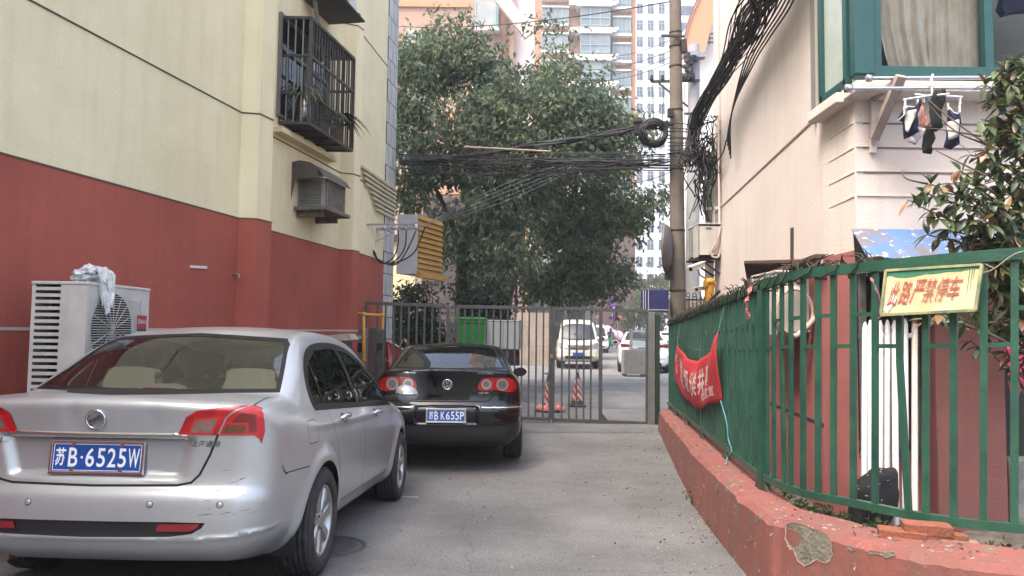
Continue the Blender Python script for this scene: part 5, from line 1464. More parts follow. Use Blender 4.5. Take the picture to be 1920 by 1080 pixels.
for i in range(len(ptc)):
 a = ptc[i]; b_ = ptc[(i + 1) % len(ptc)]
 for t in (0, .33, .66): pts.append((a[0] + (b_[0] - a[0]) * t + rnd.uniform(-1, 1), a[1] + (b_[1] - a[1]) * t + rnd.uniform(-1, 1)))
PP = [on_face(*p) for p in pts]
if all(p is not None for p in PP):
 cpt = on_face(1518, 1022); m = MB(); n = len(PP)
 inner_ring = [p.lerp(cpt, .045) - (p - CAM).normalized() * -.004 for p in PP]
 m.add(PP + inner_ring, [(k, (k + 1) % n, n + (k + 1) % n, n + k) for k in range(n)], 1)
 m.add(inner_ring + [cpt], [(k, (k + 1) % n, n) for k in range(n)], 0)
 m.build('bare_patch', [mat('bare_render', (.20, .185, .15), .95, col2=(.12, .115, .085), scale=22, bump=.6, bscale=50, speck=((.34, .32, .28), 60, .66)), mat('broken_edge', (.33, .22, .18), .9)], lw)
for (cx, cy, rx0, ry0) in ((1640, 1036, 17, 5), (1665, 1040, 14, 6), (1345, 915, 3, 6), (1420, 972, 3, 9), (1596, 1028, 6, 5), (1408, 1012, 5, 3)):
 ph = rnd.uniform(0, 6); q = [on_face(cx + rx0 * (1 + .4 * math.sin(3 * a + ph) + .25 * math.sin(5 * a + 2 * ph)) * math.cos(a), cy + ry0 * (1 + .4 * math.sin(2 * a + ph)) * math.sin(a)) for a in [2 * math.pi * k / 22 for k in range(22)]]
 if any(p is None for p in q): continue
 m = MB(); cpt = sum(q, Vector()) / 22; ir = [p.lerp(cpt, .14) for p in q]; m.add(q + ir, [(k, (k + 1) % 22, 22 + (k + 1) % 22, 22 + k) for k in range(22)], 1); m.add(ir + [cpt], [(k, (k + 1) % 22, 22) for k in range(22)], 0)
 m.build('bare_patch', [mat('bare_render', (.2, .185, .15)), mat('broken_edge', (.33, .22, .18))], lw)
for i, s in enumerate(POSTS):
 t, b_, tg = fpt(s); n = sgn(tg); w = .085 if i == 0 else .06
 zt_ = t.z - .03; zb_ = curb_top_z(b_.y) - .01
 m = MB(); m.bar(Vector((b_.x, b_.y, zb_)), Vector((t.x, t.y, zt_)), w * .7, w, up=tg)
 po = m.build('post', GREEN, fe)
 m = MB(); m.add([Vector((b_.x, b_.y, zb_)) + tg * a * .13 + n * c * .02 for a in (-1, 1) for c in (-1, 1)] + [Vector((b_.x, b_.y, zb_ + .16)) + tg * a * .03 + n * c * .02 for a in (-1, 1) for c in (-1, 1)],
  [(0, 1, 5, 4), (1, 3, 7, 5), (3, 2, 6, 7), (2, 0, 4, 6)]); m.build('gusset', mat('rusty_gusset', (.04, .05, .04), .7, col2=(.10, .05, .03), scale=18), po)
m = MB(); yv = []
yard = [INNER[0]] + INNER[2::6]
vs2 = []
for p in yard: g_ = ground_z(p.y); vs2 += [Vector((p.x - .02, p.y, g_ + .20)), Vector((p.x + .20, p.y + .16, g_ + .12)), Vector((p.x + .55, p.y + .5, g_ + .0)), Vector((p.x + 3.4, p.y + 2.6, g_ - .02))]
m.add(vs2, [(4 * i + k, 4 * i + 4 + k, 4 * i + 5 + k, 4 * i + 1 + k) for i in range(len(yard) - 1) for k in range(3)])
structure(m, 'yard_soil', mat('soil', (.085, .070, .052), .95, col2=(.16, .14, .11), scale=9, bump=.8, bscale=30))
m = MB(); pts = []
r2 = random.Random(4)
s = .3
while s < s_at_px(1640):
 t, b_, tg = fpt(s); n = sgn(tg)
 for k in range(8):
  a = k * math.pi / 4; rr = r2.uniform(.035, .065); pts.append(t + tg * (k * .011) + n * math.cos(a) * rr + Vector((0, 0, math.sin(a) * rr * 1.05)))
 s += r2.uniform(.10, .22) if s > s_post - 1.2 else r2.uniform(.08, .12)
m.tube(pts, .006, 4)
for k in range(170):   # loose ends
 s = r2.uniform(.2, s_post + .1) if k < 140 else r2.uniform(s_post, s_at_px(1640)); t, b_, tg = fpt(s); n = sgn(tg)
 p = t + Vector((0, 0, r2.uniform(0, .04))); q = p + tg * r2.uniform(-.14, .14) + n * r2.uniform(-.09, .09) + Vector((0, 0, r2.uniform(-.03, .10)))
 m.tube([p, p.lerp(q, .5) + Vector((0, 0, .03)), q], [.006, .005, .003], 4)
single(m, 'tangled_wire', mat('dead_vine', (.055, .045, .035), .9, col2=(.025, .03, .02), scale=20), 'dark wire and dead vine wound along the fence top rail', 'wire')
PINK = mat('faded_pink', (.50, .17, .14), .8, var=.3, scale=20)
def ribbon(pts, w, name, mt, label, cat):
 P = catmull(pts, 6); m = MB(); vs = []
 for i, p in enumerate(P):
  sd = CX * (w * (.6 + .4 * math.sin(i * .9))) * .5 + Vector((0, w * .3 * math.cos(i * 1.3), 0)); vs += [p - sd, p + sd]
 m.add(vs, [(2 * i, 2 * i + 1, 2 * i + 3, 2 * i + 2) for i in range(len(P) - 1)]); o = single(m, name, mt, label, cat); solid(o, .003, 0); return o
ribbon([at(1409, 535, 5.5), at(1402, 556, 5.45), at(1400, 575, 5.45), at(1404, 598, 5.46)], .035, 'ribbon', PINK, 'faded pink ribbon tied to the fence rail left of the thick post', 'ribbon')
ribbon([at(1632, 520, 4.12), at(1640, 535, 4.1), at(1650, 560, 4.1), at(1651, 590, 4.1), at(1649, 596, 4.1)], .016, 'ribbon', mat('faded_rose', (.36, .16, .18), .8), 'thin rose ribbon tied to the rail at the yellow sign', 'ribbon')
                # -- yellow no-parking sign
sg = thing('hanging_sign', 'yellow board with red characters wired to the green fence', 'sign', at(1742, 587, 3.88))
def _sd(px): return fpt(s_at_px(px))[1].y - .055
TL = at(1661.8, 507.5, _sd(1662)); TR = at(1841.7, 496, _sd(1842)); BRc = at(1830, 582, _sd(1832) - .02); BL = at(1652.6, 591, _sd(1654) - .02)
def suv(u, v, lift=0):
 p = TL.lerp(TR, u).lerp(BL.lerp(BRc, u), v); n = (TR - TL).cross(BL - TL).normalized()
 if n.dot(CAM - p) < 0: n = -n
 bend = .006 * math.sin(u * 7) * v
 return p + n * (lift + bend)
NU = 16; m = MB(); vs = [suv(i / NU, j / 6, 0) for j in range(7) for i in range(NU + 1)] + [suv(i / NU, j / 6, -.012) for j in range(7) for i in range(NU + 1)]
o1 = 7 * (NU + 1); f = []
for j in range(6):
 for i in range(NU): a = j * (NU + 1) + i; f.append((a, a + NU + 1, a + NU + 2, a + 1)); f.append((o1 + a, o1 + a + 1, o1 + a + NU + 2, o1 + a + NU + 1))
for i in range(NU): f.append((i, i + 1, o1 + i + 1, o1 + i)); a = 6 * (NU + 1) + i; f.append((a + 1, a, o1 + a, o1 + a + 1))
for j in range(6): a = j * (NU + 1); f.append((a + NU + 1, a, o1 + a, o1 + a + NU + 1)); a += NU; f.append((a, a + NU + 1, o1 + a + NU + 1, o1 + a))
m.add(vs, f); m.build('board', mat('yellow_board', (.50, .41, .21), .6, col2=(.55, .51, .36), scale=7, speck=((.30, .25, .15), 13, .70)), sg)
m = MB(); tx = '此路严禁停车'
cells = [(.085, .185), (.205, .315), (.33, .45), (.455, .565), (.58, .695), (.70, .825)]
for ch, (u0, u1) in zip(tx, cells):
 sl = 0
 put_text(m, ch, u0, .80 - (u0 - .1) * .10, u1, .27 - (u0 - .1) * .08, lambda u, v: suv(u - (v - .5) * .10, v, .007), 0, 0)
m.build('lettering', mat('sign_red', (.33, .03, .025), .6, col2=(.42, .09, .065), scale=30), sg)
m = MB()   # green overpaint along the top edge
top_edge = [(0, .0), (.25, 0), (.5, 0), (.75, 0), (.995, 0), (.995, .09), (.9, .08), (.8, .12), (.66, .11), (.55, .14), (.45, .13), (.36, .16), (.24, .19), (.14, .17), (.06, .12), (.005, .13)]
tt = tessellate_polygon([[Vector((u, v, 0)) for u, v in top_edge]]); m.add([suv(u, v, .002) for u, v in top_edge], [tuple(t) for t in tt])
for (u, v0, v1) in ((.885, .0, .62), (.912, .0, .55), (.93, .05, .3)): m.quad(suv(u, v0, .0028), suv(u + .008, v0, .0028), suv(u + .006, v1, .0028), suv(u + .002, v1, .0028))
m.build('green_overpaint', mat('overpaint', (.035, .19, .10), .5, var=.3, scale=20), sg)
m = MB(); q = [(.105, .56), (.165, .60), (.165, .66), (.135, .80), (.125, .80), (.075, .95), (.065, .97), (.02, .87)]
m.add([suv(u, v, .0045) for u, v in q], [tuple(t) for t in tessellate_polygon([[Vector((u, v, 0)) for u, v in q]])]); m.build('torn_paper', mat('paper_white', (.6, .6, .58)), sg)
m = MB(); fr_pts = [(0, 0), (1, 0), (1, 1), (0, 1)]
for a, b_ in zip(fr_pts, fr_pts[1:] + fr_pts[:1]): m.bar(suv(*a, .002), suv(*b_, .002), .014, .016, up=(TR - TL).cross(BL - TL))
m.build('edge_frame', mat('sign_edge', (.42, .36, .18), .6, col2=(.06, .13, .07), scale=4), sg)
m = MB()
m.tube(catmull([at(1798, 519, 3.8), at(1840, 512, 3.74), at(1862, 505, 3.7), at(1900, 478, 3.65), at(1925, 470, 3.62)], 6), .004, 5); m.tube(catmull([at(1834, 486, 3.75), at(1850, 497, 3.73), at(1866, 505, 3.7), at(1866, 520, 3.7)], 5), .004, 5)
single(m, 'tie_wire', mat('rust_wire', (.22, .19, .13), .7), 'thin rusty wire tying the yellow sign to the fence', 'wire')
                # -- red banner tied to the fence
def fence_y(px): return fpt(s_at_px(px))[1].y
B0s, B1s = s_at_px(1276.5), s_at_px(1360.5)
def bnr(u, v, lift=.0):
 s = B0s + (B1s - B0s) * u; t, b_, tg = fpt(s); n = sgn(tg); n = n if n.x < 0 else -n
 pxu = px_of(b_)[0]
 yt = 642 + (623 - 642) * ((pxu - 1276.5) / 84) + 46 * (1 - (2 * ((pxu - 1276.5) / 84) - 1) ** 2) ** 1.0 * (1 - .08 * u)
 k = (pxu - 1276.5) / 84
 yb = float(np.interp(k, [0, .1, .25, .42, .6, .8, 1.0], [720, 737, 755, 765.5, 765, 756, 754]))
 p = at(pxu, yt + (yb - yt) * v, b_.y)
 fold = .018 * math.sin(u * 21 + v * 3) * (1 - v * .4) + .012 * math.sin(u * 9 - v * 5) + .03 * math.sin(v * math.pi)
 return p + n * (.05 + fold + lift)
NU, NV = 70, 14
m = MB(); m.add([bnr(i / NU, j / NV) for j in range(NV + 1) for i in range(NU + 1)], [(j * (NU + 1) + i, j * (NU + 1) + i + 1, (j + 1) * (NU + 1) + i + 1, (j + 1) * (NU + 1) + i) for j in range(NV) for i in range(NU)], 0, True)
ban = thing('cloth_banner', 'sagging red cloth banner with white characters tied to the green fence', 'banner', bnr(.5, 1))
o = m.build('cloth', mat('banner_red', (.50, .025, .03), .75, col2=(.40, .02, .028), scale=3), ban); solid(o, .004, 0)
m = MB()
for k, ch in enumerate('推进垃圾分类共建'):
 u0 = .03 + .105 * k; put_text(m, ch, u0, .66, u0 + .085, .14, lambda u, v: bnr(u, v + .10 * math.sin(u * 3.14), .008), 0, .03)
for k, ch in enumerate('社区宣'): u0 = .70 + .08 * k; put_text(m, ch, u0, .88, u0 + .065, .70, lambda u, v: bnr(u, v, .008), 0, .03)
m.build('lettering', mat('banner_white', (.62, .52, .52), .8, col2=(.52, .30, .30), scale=14), ban)
m = MB(); m.tube(catmull([bnr(.995, .98, .01), at(1362, 790, fence_y(1362) - .1), at(1366, 825, fence_y(1364) - .12), at(1372, 845, fence_y(1370) - .15), at(1364, 858, fence_y(1364) - .25), at(1361, 872, fence_y(1362) - .4)], 6), .007, 5)
single(m, 'hanging_string', mat('blue_cord', (.08, .24, .26), .6), 'pale blue string tying the banner and hanging to the red wall', 'cord')
for q, s_ in ((bnr(0, 0), B0s), (bnr(1, 0), B1s)): m = MB(); m.tube([q, fpt(s_)[0]], .005, 4); m.build('tie_string', mat('blue_cord', (.08, .24, .26)), ban)
                # -- right building
CREAM = mat('cream_plaster', (.71, .625, .565), .9, col2=(.665, .575, .515), scale=1.1, bump=.25, bscale=50, streak=.22, speck=((.40, .33, .29), 9, .745))
PINKW = mat('pink_plaster', (.37, .125, .112), .88, col2=(.31, .10, .09), scale=2, bump=.25, bscale=60, streak=.25)
rbld = thing('cream_building', 'cream plastered building on the right with a pink lower wall', 'building', (3.5, 8, 0))
def rx(Y): return 2.222 + .1055 * Y
R_FOOT = [(9.5, 6.1), (2.93, 6.1), (2.925, 6.72), (rx(12.6), 12.6), (9.5, 12.9)]
R_TOP = 9.0
m = MB(); K = len(R_FOOT)
P = R_FOOT[::-1]   # anticlockwise
WZ0, WZ1 = 3.72, 5.6
vs = [(p[0], p[1], z) for z in (-.4, R_TOP) for p in R_FOOT]
f = [((i + 1) % K, i, K + i, K + (i + 1) % K) for i in range(1, K)] + [tuple(range(K, 2 * K))[::-1]]
m.add(vs, f)
wx0, wx1 = at(1648, 140, 6.1).x, 5.6
for (x0, x1, z0, z1) in ((2.93, 9.5, -.4, WZ0), (2.93, wx0, WZ0, WZ1), (wx1, 9.5, WZ0, WZ1), (2.93, 9.5, WZ1, R_TOP)):
 m.quad((x0, 6.1, z0), (x1, 6.1, z0), (x1, 6.1, z1), (x0, 6.1, z1))
m.build('plaster_wall', CREAM, rbld)
zd = 2.17
b1 = MB(); e_ = .014
def slab(mb, a, b_, z0, z1, t, nrm, m_=0):
 a = Vector((a[0], a[1], 0)); b_ = Vector((b_[0], b_[1], 0)); n = Vector((nrm[0], nrm[1], 0)).normalized()
 v = [lv(p, z) for z in (z0, z1) for p in (a, b_, b_ + n * t, a + n * t)]
 mb.add(v, [(0, 1, 5, 4), (1, 2, 6, 5), (2, 3, 7, 6), (3, 0, 4, 7), (4, 5, 6, 7), (3, 2, 1, 0)], m_)
ln_ = Vector((-1, .1055, 0))
slab(b1, (2.925, 6.73), (rx(12.58), 12.58), -.4, 2.06, .014, ln_)
slab(b1, (2.93, 6.09), (2.93, 6.735), -.4, zd, .014, (-1, 0, 0))
slab(b1, (2.916, 6.1), (3.0, 6.1), -.4, zd + .01, .014, (0, -1, 0)); slab(b1, (3.0, 6.1), (9.4, 6.1), -.4, 2.0, .014, (0, -1, 0))
b1.build('pink_dado', PINKW, rbld)
b1 = MB(); slab(b1, (3.44, 6.085), (4.0, 6.085), -.3, 2.02, .23, (0, -1, 0)); b1.build('pink_pier', mat('darker_pink_plaster', (.235, .092, .082), .88, col2=(.19, .075, .068), scale=2, bump=.25, bscale=60, streak=.3), rbld, bevel=.012)  # pier in a darker pink than the dado
g = MB()
za = at(1540, 210, 6.72).z; zb_ = at(1341, 400, 12.55).z
g.bar((2.925 - .002, 6.74, za), (rx(12.55) - .002, 12.55, zb_), .012, .022)
q = MB(); q.bar((2.925 - .016, 6.74, .62), (rx(12.55) - .016, 12.55, .62), .012, .02); q.build('dado_groove', GROOVE, rbld)
for py in (232, 278, 324): z = at(1680, py, 6.1).z; g.bar((3.0, 6.099, z), (9, 6.099, z), .01, .014)
g.build('plaster_groove', mat('groove_brown', (.27, .20, .17), .9), rbld)
g = MB()
for py in (232, 278, 324, 370): z = at(1680, py, 6.1).z; g.bar((2.94, 6.095, z + .012), (9, 6.095, z + .012), .012, .01); g.bar((2.926, 6.12, z + .01), (2.926, 6.60, z - .005), .008, .012)
g.build('plaster_lip', CREAM, rbld)
TEAL = mat('teal_frame', (.006, .056, .051), .45, col2=(.010, .068, .062), scale=8, coat=.2, speck=((.5, .55, .52), 30, .76))
zl = at(1660, 190, 6.1).z
m = MB(); m.box(((2.84 + 8) / 2, 6.0, zl + .055), (8 - 2.84, .28, .09)); m.box((2.88, 6.42, zl + .035), (.20, .62, .09)); m.build('window_ledge', CREAM, rbld, bevel=.008)
win = bpy.data.objects.new('window', None); COL.objects.link(win); win.parent = rbld; win.location = (0, 0, 0)
fz0 = at(1700, 138, 6.08).z - .03
def wfr(px0, px1, y=6.06, d=.07):
 x0 = at(px0, 100, y).x; x1 = at(px1, 100, y).x; m = MB(); m.box(((x0 + x1) / 2, y, (fz0 + 5.6) / 2), (x1 - x0, d, 5.6 - fz0)); return m
m = wfr(1598, 1634, 6.05, .10); 
for a_, b__, y, d in ((1634, 1649, 6.065, .08), (1842, 1858, 6.065, .08)):
 q = wfr(a_, b__, y, d); m.add(q.v, q.f)
q = MB(); x0 = at(1598, 100, 6.06).x; m.box(((x0 + 8) / 2, 6.06, fz0 + .025), (8 - x0 - .01, .075, .10))
m.build('window_frame', TEAL, win, bevel=.004)
m = MB(); x0 = at(1648, 60, 6.08).x; m.quad((x0, 6.09, fz0), (5.6, 6.09, fz0), (5.6, 6.09, 5.6), (x0, 6.09, 5.6)); m.build('glass_pane', glass_mat('window_glass', (.93, .95, .94), .5, 1.3), win)
m = MB(); x1 = at(1835, 60, 6.2).x; NC = 90; vs = []
for j in range(9):
 for i in range(NC + 1):
  u = i / NC; z = fz0 - .02 + (5.7 - fz0) * j / 8; gather = max(0, 1 - j / 3.0) * .10 * math.sin(u * 3.0)
  x = x0 + .05 + (x1 - x0 - .05) * u + (.14 * (1 - u) * max(0, 1 - j / 2.5) ** 1.5 if u < .5 else 0)
  vs.append((x, 6.20 + .035 * math.sin(u * 44 + .7 * math.sin(u * 9)) + .012 * math.sin(u * 97), z))
m.add(vs, [(j * (NC + 1) + i, j * (NC + 1) + i + 1, (j + 1) * (NC + 1) + i + 1, (j + 1) * (NC + 1) + i) for j in range(8) for i in range(NC)], 0, True)
m.build('curtain', mat('beige_curtain', (.78, .70, .58), .85, col2=(.58, .48, .37), scale=3.5, stretch=(3, 3, 1.2)), win)
m = MB(); m.box((4.4, 6.9, 4.6), (3.0, .03, 2.2)); m.box((4.4, 6.55, fz0 - .05), (3.0, .8, .03)); m.build('room_back', mat('dim_room', (.20, .20, .185), .9), win)
m = MB(); slab(m, (2.925, 6.2), (2.925, 6.68), fz0 - .02, 5.6, .012, (-1, 0, 0)); m.build('side_pane', mat('frosted_pane', (.42, .47, .42), .25, col2=(.34, .40, .36), scale=5), win)
m = MB()
for y in (6.16, 6.66): m.box((2.905, y, (fz0 + 5.6) / 2), (.05, .07, 5.6 - fz0 + .08))
m.box((2.905, 6.41, fz0 - .02), (.05, .5, .06)); m.build('window_frame', TEAL, win)
m = MB(); m.box((2.91, 6.75, (fz0 + 5.6) / 2 - .05), (.05, .05, 5.6 - fz0 + .2)); m.build('window_surround', mat('grey_render', (.36, .33, .29), .9), win)
m = MB(); m.prism([(.02, .06), (.06, .0), (.16, .03), (.40, .05), (.42, .40), (.10, .36)], at(1874, 26, 6.35), (1, 0, 0), (0, 0, 1), .08); single(m, 'dark_garment', mat('navy_cloth', (.012, .016, .05), .9), 'dark navy garment hanging inside the upper window', 'garment')
m = MB()
za_ = at(1740, 143, 5.78).z; zb2_ = at(1740, 163, 5.62).z
STL = mat('stainless', (.62, .62, .62), .25, .9)
m.tube([at(1630, 147, 5.78), Vector((5.2, 5.78, za_ + .02))], .017, 10); m.lathe([(0, -.02), (.03, -.02), (.03, .02), (0, .02)], at(1629, 147, 5.78), (1, 0, 0), 12)
r1 = single(m, 'drying_rod', STL, 'upper steel drying rod along the window ledge', 'rod')
m = MB(); m.tube([at(1592, 166, 5.62), Vector((5.2, 5.62, zb2_ + .02))], .015, 10); m.lathe([(0, -.025), (.034, -.025), (.034, .025), (0, .025)], at(1591, 166, 5.62), (1, 0, 0), 12)
single(m, 'drying_rod', STL, 'lower steel drying rod carrying the clothes hanger', 'rod')
bke = thing('wooden_brace', 'pale triangular brace under the window ledge', 'bracket', at(1636, 290, 6.08))
p_t = at(1690, 142, 5.70); p_b = at(1636, 262, 6.05); p_t2 = at(1648, 183, 6.0)
m = MB(); m.bar(p_b + Vector((0, -.02, .0)), p_t, .075, .06, up=(0, 1, 0)); m.build('strut', mat('pale_timber', (.40, .32, .28), .8, var=.3, scale=8), bke, bevel=.004)
m = MB(); m.bar(at(1639, 180, 6.08), at(1637, 286, 6.08), .05, .03, up=(0, 1, 0)); m.build('wall_plate', CREAM, bke)
m = MB(); m.bar(at(1636, 185, 6.05), at(1690, 146, 5.72), .045, .04); m.build('top_arm', mat('pale_timber', (.4, .32, .28)), bke)
hg = thing('clothes_hanger', 'white plastic hanger with clips hooked on the drying rod', 'hanger', at(1748, 178, 5.62))
m = MB(); hy = 5.60
m.tube(catmull([at(1749, 140, 5.70), at(1746, 150, hy), at(1747, 165, hy), at(1748, 178, hy)], 5), .009, 8)
for (x0, y0, x1, y1, dy) in ((1748, 179, 1694, 187, -.05), (1748, 179, 1804, 182, .03), (1748, 180, 1716, 177, .15), (1748, 180, 1780, 176, -.12)): m.tube([at(x0, y0, hy), at(x1, y1, hy + dy)], .009, 6)
m.build('frame', mat('white_plastic_rod', (.68, .68, .68), .4), hg)
for (x, y, dy) in ((1697, 196, -.05), (1720, 188, -.02), (1732, 186, 0), (1800, 190, .03), (1777, 200, .0), (1799, 205, .03)):
 m = MB(); m.box(at(x, y, hy + dy), (.012, .02, .06)); m.build('clip', mat('white_plastic_rod', (.68, .68, .68)), hg, bevel=.003)
NAVY = mat('navy_fabric', (.010, .012, .045), .9, bump=.2, bscale=200); WHT = mat('white_fabric', (.58, .57, .50), .9, bump=.2, bscale=120); BLKF = mat('black_fabric', (.010, .010, .011), .9, bump=.3, bscale=200)
FLOR = mat('red_floral_fabric', (.48, .14, .10), .9, col2=(.62, .42, .36), scale=42)
def cloth(px_poly, Y, thick, amp=.02, seed=0):
 """hanging cloth with folds: pixel outline resampled on a plane facing the lane"""
 o = at(px_poly[0][0], px_poly[0][1], Y); pl = []
 for q in px_poly: p = at(q[0], q[1], Y); pl.append((p.x - o.x, p.z - o.z))
 pl = [(a[0] + (b_[0] - a[0]) * t, a[1] + (b_[1] - a[1]) * t) for a, b_ in zip(pl, pl[1:] + pl[:1]) for t in (0, .34, .67)]
 bmm = bmesh.new(); vs_ = [bmm.verts.new((p[0], 0, p[1])) for p in pl]; bmm.faces.new(vs_); bmesh.ops.triangulate(bmm, faces=bmm.faces[:])
 for _ in range(2): bmesh.ops.subdivide_edges(bmm, edges=[e for e in bmm.edges if e.calc_length() > .03], cuts=1)
 bmesh.ops.triangulate(bmm, faces=bmm.faces[:])
 for v in bmm.verts: v.co.y = amp * math.sin(v.co.x * 45 + seed) + amp * .5 * math.sin(v.co.z * 28 + seed * 2 + v.co.x * 20)
 mm = MB(); bmm.verts.index_update(); co = [v.co.copy() for v in bmm.verts]; fs = [tuple(v.index for v in f.verts) for f in bmm.faces]
 mm.add([o + c for c in co] , fs, 0, True); bmm.free(); return mm
def garment(name, pieces, label, cat, Y, group=None):
 loc = at(pieces[0][1][0][0], pieces[0][1][0][1], Y); t = thing(name, label, cat, loc, group=group)
 for i, (pn, poly, mt, dy, th) in enumerate(pieces):
  o = cloth(poly, Y + dy, th, .012, i * 1.7).build(pn, mt, t); solid(o, th, 0)
z6 = lambda L: [(1660 + x / 6.0, 120 + y / 6.0) for x, y in L]
garment('baby_top', [('cloth', z6([(210, 480), (345, 475), (380, 400), (395, 470), (330, 620), (345, 720), (375, 760), (290, 815), (205, 850), (200, 660), (150, 635), (140, 600)]), NAVY, 0, .01),
                     ('front_panel', z6([(232, 525), (335, 520), (320, 620), (255, 780), (235, 740)]), WHT, -.022, .006), ('trim_strip', z6([(205, 480), (345, 470), (345, 482), (212, 492), (210, 580), (150, 640), (145, 628), (200, 575)]), WHT, -.024, .005)],
  'navy and white child top at the left end of the hanger', 'top', 5.56)
garment('bib', [('cloth', z6([(400, 470), (440, 465), (450, 560), (500, 660), (495, 700), (430, 735), (370, 700), (350, 640), (370, 560)]), FLOR, 0, .01), ('ruffle', z6([(380, 700), (445, 730), (430, 800), (330, 910), (240, 880), (300, 810), (360, 770)]), mat('grey_check', (.36, .30, .31), .9, col2=(.55, .52, .52), scale=30), -.01, .012)],
  'red flowered bib with a grey ruffle hanging beside the navy top', 'bib', 5.60)
garment('stocking', [('cloth', z6([(560, 290), (675, 280), (655, 460), (620, 600), (650, 710), (560, 765), (510, 720), (530, 560), (480, 440), (510, 380)]), BLKF, 0, .02)], 'upper black stocking bunched in the middle of the hanger', 'stocking', 5.57)
garment('stocking', [('cloth', z6([(450, 700), (530, 700), (560, 840), (530, 920), (527, 1005), (425, 1000), (425, 830)]), BLKF, 0, .02)], 'lower straight black stocking hanging below the flowered bib', 'stocking', 5.61)
garment('baby_top', [('cloth', z6([(705, 490), (760, 560), (830, 560), (835, 700), (830, 900), (740, 960), (650, 940), (680, 800), (695, 640)]), NAVY, 0, .01), ('front_panel', z6([(705, 650), (815, 630), (815, 820), (715, 855), (700, 780)]), WHT, -.022, .006),
                     ('trim_strip', z6([(700, 488), (720, 485), (760, 545), (835, 545), (835, 562), (755, 562)]), WHT, -.024, .005)], 'navy vest with a white front at the right end of the hanger', 'vest', 5.60)
                # -- blue awning, old window, radiators, bag, bricks
aw = thing('window_awning', 'weathered blue and white sheet awning over the ground floor window', 'awning', at(1625, 483, 5.6))
a = at(1597, 430, 6.08); b_ = at(1627, 484, 5.55); zt0 = a.z; zb0 = b_.z; m = MB(); NA = 24
def awp(u, v): return Vector((lerp(a.x, b_.x, v) + (2.0) * u, lerp(6.08, 5.55, v), lerp(zt0, zb0, v) + .012 * math.sin(u * 40) * v))
vs = [awp(i / NA, j / 4) for j in range(5) for i in range(NA + 1)]
m.add(vs, [(j * (NA + 1) + i, (j + 1) * (NA + 1) + i, (j + 1) * (NA + 1) + i + 1, j * (NA + 1) + i + 1) for j in range(4) for i in range(NA)])
o = m.build('sheet', mat('flaked_blue', (.07, .19, .44), .55, col2=(.17, .135, .10), scale=3.2, speck=((.62, .68, .74), 11, .595), detail=7), aw); solid(o, .012, 0)
m = MB(); m.add([a + Vector((.01, 0, -.02)), b_ + Vector((.01, 0, -.01)), Vector((a.x + .03, 6.08, zb0 - .05))], [(0, 1, 2), (2, 1, 0)]); m.build('end_plate', mat('dark_iron', (.05, .045, .04), .7, var=.4, scale=9), aw); m = MB(); m.bar(Vector((a.x + .02, 6.07, zb0 - .03)), b_ + Vector((.02, 0, -.02)), .03, .03); m.build('support_arm', mat('dark_iron', (.05, .045, .04)), aw); m = MB(); m.bar(Vector((a.x + 1.9, 6.07, zb0 - .03)), b_ + Vector((1.9, 0, -.02)), .03, .03)
m.build('support_arm', mat('dark_iron', (.05, .045, .04)), aw)
ow = thing('wooden_window', 'dark ground floor window with a worn frame under the blue awning', 'window', at(1660, 850, 6.07))
wx0_, wx1_ = at(1607, 600, 6.08).x, at(1716, 600, 6.08).x; wz0, wz1 = at(1640, 850, 6.08).z, zb0 - .0
m = MB(); m.box(((wx0_ + wx1_) / 2, 6.075, (wz0 + wz1) / 2), (wx1_ - wx0_, .02, wz1 - wz0)); m.build('glass_pane', mat('dark_window', (.02, .022, .025)), ow)
m = MB()
for x in (wx0_ + .03, lerp(wx0_, wx1_, .27), lerp(wx0_, wx1_, .62), wx1_ - .02): m.box((x, 6.055, (wz0 + wz1) / 2), (.05, .05, wz1 - wz0))
for z in (wz0, lerp(wz0, wz1, .62), wz1 - .05): m.box(((wx0_ + wx1_) / 2, 6.058, z), (wx1_ - wx0_, .045, .05))
m.build('window_frame', mat('worn_grey_wood', (.14, .125, .105), .8, var=.5, scale=12), ow)
RADW = mat('radiator_white', (.54, .54, .54), .35, col2=(.47, .46, .45), scale=9)
RUST = mat('rusted_white', (.50, .48, .43), .5, col2=(.44, .38, .29), scale=7, speck=((.20, .08, .03), 9, .64))
def radiator(cols, label, rust=None):
 """leaning tubular radiator; cols = (px top, px bottom, py top, py bottom, Y bottom)"""
 c0 = cols[0]; t = thing('tubular_radiator', label, 'radiator', at(c0[1], c0[3], c0[4]), group='white radiators leaning on the pink wall')
 ends = []
 for i, (xt, xb, yt, yb, Yb) in enumerate(cols):
  pb = at(xb, yb, Yb); pt = at(xt, yt, 5.86); d = (pt - pb).normalized(); r = .0225; m = MB()
  L_ = (pt - pb).length
  m.lathe([(0, 0), (r * .8, 0), (r, .02), (r, L_ - .10), (r * .96, L_ - .098), (r * .96, L_ - .085), (r, L_ - .083), (r, L_ - .06), (r * .55, L_ - .015), (r * .3, L_), (0, L_)], pb, d, 14)
  m.build('column', RUST if rust is not None and i == rust else RADW, t); ends.append((pb, pt))
 for fz in (.06, .91):
  m = MB()
  for (p, q), (p2, q2) in zip(ends, ends[1:]): m.bar(p.lerp(q, fz), p2.lerp(q2, fz), .028, .034)
  m.build('header', RADW, t)
 return t
radiator([(1622, 1620, 604, 935, 5.3), (1632, 1631, 600, 940, 5.3), (1651, 1650, 601, 945, 5.3), (1664, 1663, 600, 950, 5.3)], 'tall white radiator behind the black cushion, its foot hidden')
radiator([(1677, 1680, 601, 993, 5.10), (1697, 1698, 598, 997, 5.08), (1715, 1715, 598, 987, 5.12)], 'tall white radiator with a rusty right column, standing behind the bricks', 2)
bm_ = bmesh.new(); bmesh.ops.create_icosphere(bm_, subdivisions=4, radius=1.0)
